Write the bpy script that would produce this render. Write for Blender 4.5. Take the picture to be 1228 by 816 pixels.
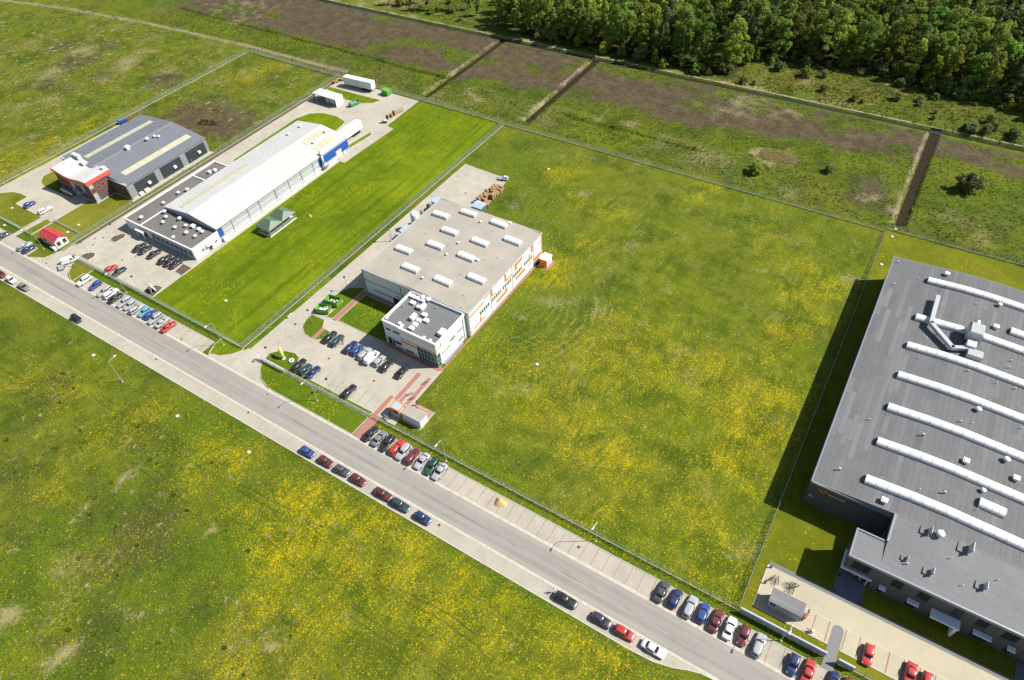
import bpy, bmesh, math, random
import numpy as np
from mathutils import Vector, Matrix
from mathutils.bvhtree import BVHTree

# ------------------------------------------------------------------ reset
for o in list(bpy.data.objects): bpy.data.objects.remove(o, do_unlink=True)
S = bpy.context.scene
COL = S.collection
random.seed(7)
RNG = np.random.default_rng(11)
R = math.radians

# ------------------------------------------------------------------ camera
cam = bpy.data.cameras.new('camera')
cam.sensor_width = 36.0
cam.sensor_fit = 'HORIZONTAL'
cam.lens = 23.68
cam.clip_start = 1.0
cam.clip_end = 9000.0
camo = bpy.data.objects.new('camera', cam)
COL.objects.link(camo)
yaw, pitch, roll = R(-34.637), R(46.992), R(-3.733)
fw = Vector((math.sin(yaw)*math.cos(pitch), math.cos(yaw)*math.cos(pitch), -math.sin(pitch)))
rt = Vector((math.cos(yaw), -math.sin(yaw), 0))
up = rt.cross(fw)
r2 = math.cos(roll)*rt + math.sin(roll)*up
u2 = -math.sin(roll)*rt + math.cos(roll)*up
mw = Matrix((r2, u2, -fw)).transposed().to_4x4()
mw.translation = (0, 0, 125)
camo.matrix_world = mw
S.camera = camo

# ------------------------------------------------------------------ light
SUNV = Vector((0.79, 0.50, 1.0)).normalized()
w = bpy.data.worlds.new('World')
S.world = w
w.use_nodes = True
wn = w.node_tree
wn.nodes.clear()
sky = wn.nodes.new('ShaderNodeTexSky')
sky.sky_type = 'NISHITA'
sky.sun_disc = False
sky.sun_elevation = math.asin(SUNV.z)
sky.sun_rotation = math.atan2(SUNV.x, SUNV.y)
sky.altitude = 100
bg = wn.nodes.new('ShaderNodeBackground')
bg.inputs['Strength'].default_value = 0.068
wo = wn.nodes.new('ShaderNodeOutputWorld')
wn.links.new(sky.outputs[0], bg.inputs[0])
wn.links.new(bg.outputs[0], wo.inputs[0])
sl = bpy.data.lights.new('sun', 'SUN')
sl.energy = 4.4
sl.angle = R(0.53)
sl.color = (1.0, 0.955, 0.87)
so = bpy.data.objects.new('sun', sl)
COL.objects.link(so)
so.location = (200, 150, 250)
so.rotation_euler = (-SUNV).to_track_quat('-Z', 'Y').to_euler()
vs = S.view_settings
vs.view_transform = 'Standard'
vs.look = 'None'
vs.gamma = 1.0
vs.use_curve_mapping = False
vs.exposure = 0.80

# ------------------------------------------------------------------ object helpers
def link(name, data, parent=None):
    o = bpy.data.objects.new(name, data)
    COL.objects.link(o)
    if parent is not None: o.parent = parent
    return o
def tag(o, label=None, cat=None, group=None, kind=None):
    if label: o['label'] = label
    if cat: o['category'] = cat
    if group: o['group'] = group
    if kind: o['kind'] = kind
    return o
def empty(name, loc, rz=0, label=None, cat=None, group=None):
    o = link(name, None)
    o.empty_display_size = 0.5
    o.location = loc
    o.rotation_euler = (0, 0, rz)
    return tag(o, label, cat, group)
def copy_tree(o, parent=None):
    c = o.copy()
    COL.objects.link(c)
    c.parent = parent
    for ch in o.children: copy_tree(ch, c)
    return c

class MB:
    """collects faces, becomes one mesh object"""
    def __init__(s): s.v = []; s.f = []
    def quad(s, *p):
        n = len(s.v); s.v += [tuple(q) for q in p]; s.f.append(tuple(range(n, n+len(p)))); return s
    def box(s, x0, x1, y0, y1, z0, z1):
        n = len(s.v)
        s.v += [(x0,y0,z0),(x1,y0,z0),(x1,y1,z0),(x0,y1,z0),(x0,y0,z1),(x1,y0,z1),(x1,y1,z1),(x0,y1,z1)]
        s.f += [(n,n+3,n+2,n+1),(n+4,n+5,n+6,n+7),(n,n+1,n+5,n+4),(n+1,n+2,n+6,n+5),(n+2,n+3,n+7,n+6),(n+3,n,n+4,n+7)]
        return s
    def cbox(s, cx, cy, cz, sx, sy, sz, rz=0):
        n = len(s.v); c, k = math.cos(rz), math.sin(rz)
        for dz in (-sz/2, sz/2):
            for dx, dy in ((-sx/2,-sy/2),(sx/2,-sy/2),(sx/2,sy/2),(-sx/2,sy/2)):
                s.v.append((cx+c*dx-k*dy, cy+k*dx+c*dy, cz+dz))
        s.f += [(n,n+3,n+2,n+1),(n+4,n+5,n+6,n+7),(n,n+1,n+5,n+4),(n+1,n+2,n+6,n+5),(n+2,n+3,n+7,n+6),(n+3,n,n+4,n+7)]
        return s
    def prism(s, poly, z0, z1, bottom=True):
        a = sum(poly[i][0]*poly[(i+1)%len(poly)][1]-poly[(i+1)%len(poly)][0]*poly[i][1] for i in range(len(poly)))
        if a < 0: poly = poly[::-1]
        n = len(s.v); k = len(poly)
        s.v += [(x,y,z0) for x,y in poly]+[(x,y,z1) for x,y in poly]
        if bottom: s.f.append(tuple(range(n+k-1, n-1, -1)))
        s.f.append(tuple(range(n+k, n+2*k)))
        for i in range(k):
            j = (i+1)%k; s.f.append((n+i, n+j, n+k+j, n+k+i))
        return s
    def tube(s, a, b, r0, r1=None, seg=8, cap=True):
        r1 = r0 if r1 is None else r1
        a = Vector(a); b = Vector(b); d = (b-a).normalized()
        t = Vector((1,0,0)) if abs(d.x) < .9 else Vector((0,1,0))
        u = d.cross(t).normalized(); v = d.cross(u)
        n = len(s.v)
        for c, r in ((a,r0),(b,r1)):
            for i in range(seg):
                g = 2*math.pi*i/seg
                s.v.append(tuple(c+u*(r*math.cos(g))+v*(r*math.sin(g))))
        for i in range(seg):
            j = (i+1)%seg; s.f.append((n+i, n+seg+i, n+seg+j, n+j))
        if cap:
            s.f.append(tuple(range(n, n+seg))); s.f.append(tuple(range(n+2*seg-1, n+seg-1, -1)))
        return s
    def lathe(s, cx, cy, prof, seg=12):
        n = len(s.v); k = len(prof)
        for r, z in prof:
            for i in range(seg):
                g = 2*math.pi*i/seg; s.v.append((cx+r*math.cos(g), cy+r*math.sin(g), z))
        for q in range(k-1):
            for i in range(seg):
                j = (i+1)%seg; s.f.append((n+q*seg+i, n+q*seg+j, n+(q+1)*seg+j, n+(q+1)*seg+i))
        s.f.append(tuple(range(n+seg-1, n-1, -1))); s.f.append(tuple(range(n+(k-1)*seg, n+k*seg)))
        return s
    def torus(s, c, R_, r, axis='z', seg=16, ring=6):
        n = len(s.v)
        for i in range(seg):
            g = 2*math.pi*i/seg
            for j in range(ring):
                h = 2*math.pi*j/ring
                a = (R_+r*math.cos(h))*math.cos(g); b = (R_+r*math.cos(h))*math.sin(g); d = r*math.sin(h)
                p = (a,b,d) if axis == 'z' else ((a,d,b) if axis == 'y' else (d,a,b))
                s.v.append((c[0]+p[0], c[1]+p[1], c[2]+p[2]))
        for i in range(seg):
            for j in range(ring):
                i2 = (i+1)%seg; j2 = (j+1)%ring
                s.f.append((n+i*ring+j, n+i2*ring+j, n+i2*ring+j2, n+i*ring+j2))
        return s
    def mesh(s, name, mat=None, smooth=False):
        me = bpy.data.meshes.new(name)
        me.from_pydata(s.v, [], s.f)
        if mat: me.materials.append(mat)
        if smooth: me.polygons.foreach_set('use_smooth', [True]*len(me.polygons))
        me.update()
        return me
    def build(s, name, mat, parent=None, smooth=False, loc=None):
        o = link(name, s.mesh(name, mat, smooth), parent)
        if loc is not None: o.location = loc
        return o

def np_mesh(name, V, F, mat=None):
    """V (n,3), F (m,k) numpy -> mesh"""
    me = bpy.data.meshes.new(name)
    k = F.shape[1]
    me.vertices.add(len(V)); me.vertices.foreach_set('co', np.ascontiguousarray(V, dtype=np.float32).ravel())
    me.loops.add(F.size); me.loops.foreach_set('vertex_index', np.ascontiguousarray(F, dtype=np.int32).ravel())
    me.polygons.add(len(F))
    me.polygons.foreach_set('loop_start', np.arange(0, F.size, k, dtype=np.int32))
    me.update(calc_edges=True)
    if mat: me.materials.append(mat)
    return me

# ------------------------------------------------------------------ material helpers
class NT:
    def __init__(s, name, rough=0.85, spec=0.3):
        s.m = bpy.data.materials.new(name); s.m.use_nodes = True
        s.t = s.m.node_tree; s.b = s.t.nodes['Principled BSDF']
        s.b.inputs['Roughness'].default_value = rough
        s.b.inputs['Specular IOR Level'].default_value = spec
        s._pos = None
    def n(s, typ, **props):
        nd = s.t.nodes.new(typ)
        for k, v in props.items(): setattr(nd, k, v)
        return nd
    def set(s, sock, val):
        if hasattr(val, 'is_output'): s.t.links.new(val, sock)
        else:
            if isinstance(val, (tuple, list)) and len(val) == 3 and sock.type == 'RGBA': val = (*val, 1)
            sock.default_value = val
    def pos(s):
        if s._pos is None: s._pos = s.n('ShaderNodeNewGeometry').outputs['Position']
        return s._pos
    def obj(s): return s.n('ShaderNodeTexCoord').outputs['Object']
    def scaled(s, v, sx, sy, sz=1.0):
        m = s.n('ShaderNodeMapping'); s.set(m.inputs['Vector'], v); m.inputs['Scale'].default_value = (sx, sy, sz); return m.outputs[0]
    def noise(s, scale, detail=4, rough=.55, vec=None, dist=0.0):
        x = s.n('ShaderNodeTexNoise'); s.set(x.inputs['Vector'], vec if vec is not None else s.pos())
        x.inputs['Scale'].default_value = scale; x.inputs['Detail'].default_value = detail
        x.inputs['Roughness'].default_value = rough; x.inputs['Distortion'].default_value = dist
        return x.outputs['Fac']
    def voro(s, scale, vec=None, feature='F1'):
        x = s.n('ShaderNodeTexVoronoi', feature=feature); s.set(x.inputs['Vector'], vec if vec is not None else s.pos())
        x.inputs['Scale'].default_value = scale; return x
    def math(s, op, a, b=0.0, clamp=False):
        x = s.n('ShaderNodeMath', operation=op, use_clamp=clamp); s.set(x.inputs[0], a); s.set(x.inputs[1], b); return x.outputs[0]
    def rng(s, v, a, b, c=0.0, d=1.0, smooth=False):
        x = s.n('ShaderNodeMapRange', clamp=True); x.interpolation_type = 'SMOOTHSTEP' if smooth else 'LINEAR'
        s.set(x.inputs[0], v)
        for i, q in enumerate((a,b,c,d)): s.set(x.inputs[i+1], q)
        return x.outputs[0]
    def mix(s, fac, a, b, mode='MIX'):
        x = s.n('ShaderNodeMix', data_type='RGBA', blend_type=mode)
        s.set(x.inputs[0], fac); s.set(x.inputs[6], a); s.set(x.inputs[7], b); return x.outputs[2]
    def ramp(s, fac, stops, mode='LINEAR'):
        x = s.n('ShaderNodeValToRGB'); x.color_ramp.interpolation = mode; e = x.color_ramp.elements
        while len(e) < len(stops): e.new(0.5)
        for i, (p, c) in enumerate(stops): e[i].position = p; e[i].color = (*c, 1)
        s.set(x.inputs[0], fac); return x.outputs[0]
    def attr(s, name): return s.n('ShaderNodeAttribute', attribute_name=name).outputs['Fac']
    def col(s, c): s.set(s.b.inputs['Base Color'], c); return s
    def bump(s, h, strength=.3, dist=.1):
        x = s.n('ShaderNodeBump'); x.inputs['Strength'].default_value = strength; x.inputs['Distance'].default_value = dist
        s.set(x.inputs['Height'], h); s.t.links.new(x.outputs[0], s.b.inputs['Normal']); return s

def flat(name, c, rough=.6, spec=.4, metal=0.0, var=.12, scale=1.5):
    """plain colour with gentle wear"""
    k = NT(name, rough, spec)
    f = k.noise(scale, 5, .6)
    lo = tuple(q*(1-var) for q in c); hi = tuple(min(1, q*(1+var*.7)) for q in c)
    k.col(k.mix(k.rng(f, .3, .7), lo, hi))
    k.b.inputs['Metallic'].default_value = metal
    return k.m

# ------------------------------------------------------------------ ground cover masks (world metres)
DAND = [(-91,166.6,4.9,.7),(-80.6,156.5,3.6,.6),(-72.5,128.9,3.8,.9),(-71,119.6,3.2,1),(-69.3,124.6,4.2,1),(-66.5,139.9,3.8,.6),(-68.4,156.7,3.8,.5),(-49.4,174.3,4.1,.6),(-47.5,183.4,3.1,.7),(-8.1,157.3,4,.8),(-3.8,154,3.9,.8),(-8.5,146.9,4.3,.6),(-38,111.3,2.5,.5),(-7.3,122.7,3.2,.6),(-50.9,83.2,5.1,.8),(-28.4,78.4,5.7,1),(-10.8,102.9,6.3,1),(-3.5,110.5,4.5,1),(-5.9,88.7,5.2,1),(-24.2,74.4,3.1,.9),(-10.1,71.9,3.3,.9),(-5.4,72.4,2.9,.9),(-26.4,62.3,4,.7),(-18.6,112.9,5.9,.8),(-5.6,98,5.4,1),(-41,82.8,4.7,.7),(-39.4,92.1,5.4,.6),(-27.4,103.3,3.9,.6),(-.9,100.7,2.9,.9),(-.1,84.4,2.7,.9),(-36.2,77.7,5.1,.7),(-6.5,132.4,4.1,.7),(-1.1,138.8,2.9,.7),
(-108.4,33.6,4.6,.8),(-100,34.7,4.9,.9),(-82.2,35.3,5.4,1),(-77,25,5.8,1),(-70.1,17.1,4.8,1),(-72.2,29.9,5.1,1),(-127.7,32.1,4.1,.6),(-132.4,23.9,4.4,.5),(-67.8,3.3,3.9,.9),(-80,38.1,3.6,1),(-72,35.6,4.2,1),(-65,37.1,4.1,1),(-61.7,39.5,3.4,1),(-55.5,38.5,3.7,1),(-20.8,39.8,3.3,.8),(-11.5,37.3,3.2,.9),(-61.8,28.9,5.6,.8),(-51.3,31.4,5.5,.8),(-41.1,33.7,4.7,.9),(-33.1,38.5,3.9,.9),(-42.1,40.6,2.9,.9),(-25.8,38.4,3,.9),(-20,34.3,3.8,.8),(-29.5,30.2,3.9,.7),(-39.3,26,4.5,.6),(-87.2,26.4,5.3,.6),(-104.4,25.5,4.8,.5),(-152.6,27.1,5.1,.5),(-164.5,23.3,4.3,.4),(-131.9,9.4,4.2,.4),(-58.7,19.5,4.1,.7),(-16.3,39.8,3,.9),(-6.9,40.6,2,.8),(-256,75.9,5.5,.9),(-260,86.6,5,.9),(-262,101.2,4.6,.7),(-263,117.1,3.4,.6),(-241.2,165.8,6.5,.5),(-236.9,180.5,4.4,.4),(-262,66,4,.9),(-266,80,5,.8),(-268,95,5,.7),(-270,68,6,.7),(-275,85,5,.5),(-266,110,4,.7),(-238,172,5,.6),(-246,158,4,.5)]
LUSH = [(-66,108,11,1),(-70,92,9,1),(-73,135,7,.8),(-108,175,9,.6),(-2,176,7,.7),(-20,180,8,.6),(3,130,4,.8),(3,100,3.5,.8),(3,75,4,.8),(-61.1,114.5,7.5,1),(-62.7,100.6,5.5,.9),(-63.7,90.3,5,.8),(-53,109.5,4.7,.8),(-65.8,85.9,5,.8),(-70,76,6,.7),(-70,100,6,.9),(-72,110,6,.9),(-100,140,10,.7),(-95,150,14,.7),(-112,165,12,.6),(-80,140,10,.6)]
DARK = [(-125,28,7,.6),(-70,0,8,.6),(-118,12,7,.7),(-105,2,7,.7),(-145,6,8,.7),(-60,8,6,.45),(-95,-6,8,.7),(-103.4,11.4,8.8,1.0),(-156.3,24.9,8.5,.8),(-153.9,14.7,6.2,.6),(-120.7,18.4,4.7,.6),(-114.6,5.9,7.1,.5),(-97.9,20.1,7.1,.4),(-80.9,9.9,6.5,.5),(-130,-2,10,.6),(-90,0,10,.5),(-140,15,8,.5),(-110,22,8,.5)]
DRY = [(-120.4,17.1,1.9,1),(-127.6,26.7,1.4,.9),(-111.5,-12.3,2.6,1),(-95.3,-9.4,2.2,1),(-63.8,10.9,1.8,1),(-118.3,19.8,1.1,1),(-120.2,22.4,1.2,1),(-128.4,16.3,1.5,.7),(-94.8,24.2,1.8,.6),(-102.5,15.2,1.4,.7),(-90.4,18.1,1.7,.8),(-92.8,0,1.9,.6),(-96.3,-13.4,2.5,.7),(-40.7,134.5,3.1,.5),(-25.9,158.8,3.2,.5),(-52.4,144.2,3.8,.5),(-43.6,153.3,2.4,.6),(-63.2,134,2.4,.6),(-30.2,144.2,2.7,.5),(-44.1,42,1.3,.8),(-107.4,19.1,1.5,.7),(-121.6,10.7,1.7,.7),(-85.2,5.5,1.6,.7),(-110.9,-2.2,2,.6),(-71.9,8.1,1.6,.7),
(-330.3,152.5,8.1,.8),(-300.9,153.1,7.7,.9),(-320.9,130,8.4,.8),(-301.5,166.6,6.3,.7),(-297,137.7,6.7,.7),(-299.6,116.3,6.5,.7),(-276.9,156.3,5.2,.7),(-365,145.3,6.8,.5),(-250,160.3,5.9,.6),(-243.8,172.8,5.1,.6),(-305.7,105.6,5,.7),(-31.6,209.2,5.5,1),(-38,208.6,4,1),(-150,199,4,.7),(-145,196,3,.8),(-290,206,6,.7),(-5,203,7,.5),(0,212,5,.5),(20,203,5,.5),(30,196,5,.6)]
SOIL = [(-322,142.7,10,.72),(-315.2,124.4,8.5,.62),(-270.4,151.1,8,.8),(-323.4,160.7,8,.6),(-345,150,9,.55),(-300,140,7,.5),(-233.5,135.4,14,.95),(-221.1,134.9,12,1.05),(-234.2,126,11,.85),(-228.4,172.2,5.7,.4),(-226,134,4,1.5),(-215,145,8,.7),(-4,205,6,.8),(-6,199,5,.7),(2,198,4,.8),(-210,190,8,.6),(-220,189,6,.6),(-215,196,6,.45),(-190,196,8,.5)]
def blobs(x, y, L):
    a = np.zeros_like(x)
    x, y = x+5.5*(vnoise(x,y,6,41)-.5)+2.5*(vnoise(x,y,2.6,43)-.5), y+5.5*(vnoise(x,y,6,42)-.5)+2.5*(vnoise(x,y,2.6,44)-.5)
    for bx, by, r, s in L:
        a = np.maximum(a, s*np.exp(-((x-bx)**2+(y-by)**2)/(1.3*r*r)))
    return a
def ss(v, a, b):
    t = np.clip((v-a)/(b-a), 0, 1); return t*t*(3-2*t)
def vnoise(x, y, s, seed=0):
    """cheap value noise"""
    x = x/s; y = y/s; xi = np.floor(x); yi = np.floor(y); fx = x-xi; fy = y-yi
    fx = fx*fx*(3-2*fx); fy = fy*fy*(3-2*fy)
    def h(a, b):
        q = np.sin(a*127.1+b*311.7+seed*74.7)*43758.5453; return q-np.floor(q)
    return (h(xi,yi)*(1-fx)+h(xi+1,yi)*fx)*(1-fy)+(h(xi,yi+1)*(1-fx)+h(xi+1,yi+1)*fx)*fy
def canal_y(x): return 248.9+0.018*x+0.0*x
TRK = [(-480,162),(-420.6,171.9),(-387.6,178.6),(-358.5,182),(-331.5,185.5),(-302.9,187.4),(-261.8,189.7),(-230,190.5),(-206,191)]
DITCH_X = [(-163.6,189.5,245,1.2,1.0),(-119.0,191,246,1.3,1.1),(7.6,190.5,250,1.4,1.1)]     # x, y0, y1, half width, depth
DITCH_Y = [(205.0,-330,-211,.9,.7),(204.4,-204.5,-163.6,1.0,.8),(200.6,-110,-58,.8,.6)]      # y, x0, x1
def masks(x, y):
    n20 = vnoise(x, y, 22, 1); n8 = vnoise(x, y, 8, 2); n4 = vnoise(x, y, 4, 3)
    field = ((x > -76) & (x < 5) & (y > 59) & (y < 185)) | ((x > -125) & (x < 5) & (y > 128) & (y < 185))
    south = y < 43.5
    west = (x < -257) & (y < 190)
    yard = (x > -259) & (x < -205) & (y > 118) & (y < 186)
    north = y > 186
    d = blobs(x, y, DAND)
    d = np.where(field, np.maximum(d, (.03+.55*n20*n20)*(1-.75*ss(y, 105, 140))), d)
    d = np.where(south & (x > -175), np.maximum(d*1.1, (.04+.45*n20*n8)*ss(x, -175, -60)), d)
    d = np.where(south & (y > 40) & (y < 43.5), d*.55, d)
    d = np.where((y > 57) & (y < 60) & (x > -125), np.maximum(d, .35*n8), d)
    d = np.where(north, 0, d)
    lush = blobs(x, y, LUSH)
    lush = np.where(south & (y > 40.2), .8, lush)
    lush = np.where((y > 57) & (y < 61), .9, lush)
    lush = np.where((x > -125) & (x < -76) & (y < 128), .8, lush)
    lush = np.where((x > 3.2) & (x < 6.5) & (y > 60) & (y < 120), .6, lush)
    lush = np.where(north & (y < 206), .05+.55*n8, lush)
    dark = np.where(north & (y < 246), .25+.35*n20, 0)
    dark = np.where(south, blobs(x, y, DARK), dark)
    dark = np.where(west, np.maximum(dark, .45*n8), dark)
    dry = blobs(x, y, DRY)
    dry = np.where(field, np.maximum(dry, .38*n8*n4*2), dry)
    dry = np.where(west | yard, np.maximum(dry, .55*n8), dry)
    dry = np.where(south, np.maximum(dry, .30*n8*n20*2), dry)
    soil = blobs(x, y, SOIL)
    # the drained moor between the long ditch and the canal
    moor = ss(y, 204, 207)*ss(-y, -246, -243)*ss(x, -345, -320)*ss(-x, -44, -34)
    yb = np.interp(x, [-340,-205,-164,-120,-116,-90,-60,-30,0,8,9,40], [206,206,207,213,209,213,217,219,222,224,228,232])+9*(n8-.5)
    moor = ss(y, 203, 206)*ss(-y, -246.5, -244)*ss(x, -345, -320)*ss(-x, -50, -40)*ss(y-yb, -3, 5)
    moor = np.where(x > 8.5, moor*.9, moor)
    grn = vnoise(x, y*2.6, 19, 12)*.55+vnoise(x, y*1.5, 7, 13)*.3+n4*.15
    soil = np.maximum(soil, moor*np.clip(.98-.70*ss(grn, .50, .68), 0, 1)*(.8+.25*n4))
    lush = np.maximum(lush, np.where((y > 200) & (y < 247), .3+.4*n4, 0))
    # sandy track to the west
    td = np.full_like(x, 99.)
    for (ax, ay), (bx, by) in zip(TRK[:-1], TRK[1:]):
        t = np.clip(((x-ax)*(bx-ax)+(y-ay)*(by-ay))/((bx-ax)**2+(by-ay)**2), 0, 1)
        td = np.minimum(td, np.hypot(x-ax-t*(bx-ax), y-ay-t*(by-ay)))
    sand = np.exp(-(td/1.7)**2)*.9
    for cx, cy, r, s in ((-55,236,13,.55),(-70,232,7,.4),(-38,240,7,.5),(-300,224,26,.45),(-3,200,5,.6),(-45.2,44,1.4,.5),(-85,206,4,.6),(-96,205,4,.5),(-121,205,2.4,.7),(-121,215,2,.6),(-121.5,192,2.5,.8),(-165.5,195,2.4,.7),(-166,210,2,.7),(-166,225,2,.6),(5.5,196,2.6,.8),(5,206,2,.7),(-259.8,172,2.5,.5)):
        sand = np.maximum(sand, s*np.exp(-((x-cx)**2+(y-cy)**2)/(1.3*r*r)))
    for dx, a_, b_, hw, dp in DITCH_X:
        sand = np.maximum(sand, np.where((y > a_-1) & (y < b_-3), .85*np.exp(-((x-dx+2.3)/.9)**2)*(.4+.8*n4), 0))
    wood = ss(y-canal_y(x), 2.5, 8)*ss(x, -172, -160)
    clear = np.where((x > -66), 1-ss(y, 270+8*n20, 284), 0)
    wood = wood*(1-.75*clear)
    scrub = ss(y-canal_y(x), 1.5, 3)*(1-wood)
    dry = np.where(north & (y < 206), np.maximum(dry, .5*n8*n20*1.6), dry); dry = np.maximum(dry, scrub*(.05+.75*n8*n20*1.6)); lush = np.maximum(lush, scrub*(.9-n20))
    soil = np.maximum(soil, scrub*.35*n4)
    soil = np.where((np.abs(y-59.5) < .3) & (x < -125) & (x > -205), .5, soil)
    rough = np.where(south | west | yard | north, 1.0, .25)
    return dict(dand=d, lush=lush, dark=dark, dry=dry, soil=soil, sand=sand, wood=wood, rough=rough, mown=np.where(field, 1.0, 0.0))

def ground_z(x, y):
    z = np.zeros_like(x)
    for dx, a, b, hw, dp in DITCH_X:
        m = ss(y, a-1.5, a)*ss(-y, -b-1.5, -b)
        z -= dp*m*ss(-np.abs(x-dx), -hw-.55, -hw+.35)
    for dy, a, b, hw, dp in DITCH_Y:
        yy = dy+.35*np.sin(x*.21)
        m = ss(x, a-2, a)*ss(-x, -b-2, -b)
        z -= dp*m*ss(-np.abs(y-yy), -hw-.6, -hw+.3)
    z -= 1.3*ss(-np.abs(y-canal_y(x)), -1.7, -.7)
    return z
def lines(a, b, step, fine, far):
    L = list(np.arange(a, b+.01, step))
    for c, hw, st in fine: L += list(np.arange(c-hw, c+hw+.01, st))
    L += far
    L = sorted(set(round(float(q), 3) for q in L)); o = [L[0]]
    for q in L[1:]:
        if q-o[-1] > .2: o.append(q)
    return np.array(o)
GX = lines(-480, 112, 2.0, [(d[0],3,.5) for d in DITCH_X], [-3000,-1600,-900,-620,-530,160,260,500,1000,2000,3000])
GY = lines(-60, 440, 2.0, [(d[0],2.5,.5) for d in DITCH_Y]+[(246.6,6.6,.5)], [-3000,-1500,-700,-300,-130,-85,480,560,760,1200,2000,3000])
X, Y = np.meshgrid(GX, GY)
xf, yf = X.ravel(), Y.ravel()
zf = ground_z(xf, yf)
nx, ny = len(GX), len(GY)
idx = np.arange(nx*ny).reshape(ny, nx)
Fg = np.stack([idx[:-1,:-1].ravel(), idx[:-1,1:].ravel(), idx[1:,1:].ravel(), idx[1:,:-1].ravel()], 1)

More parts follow.
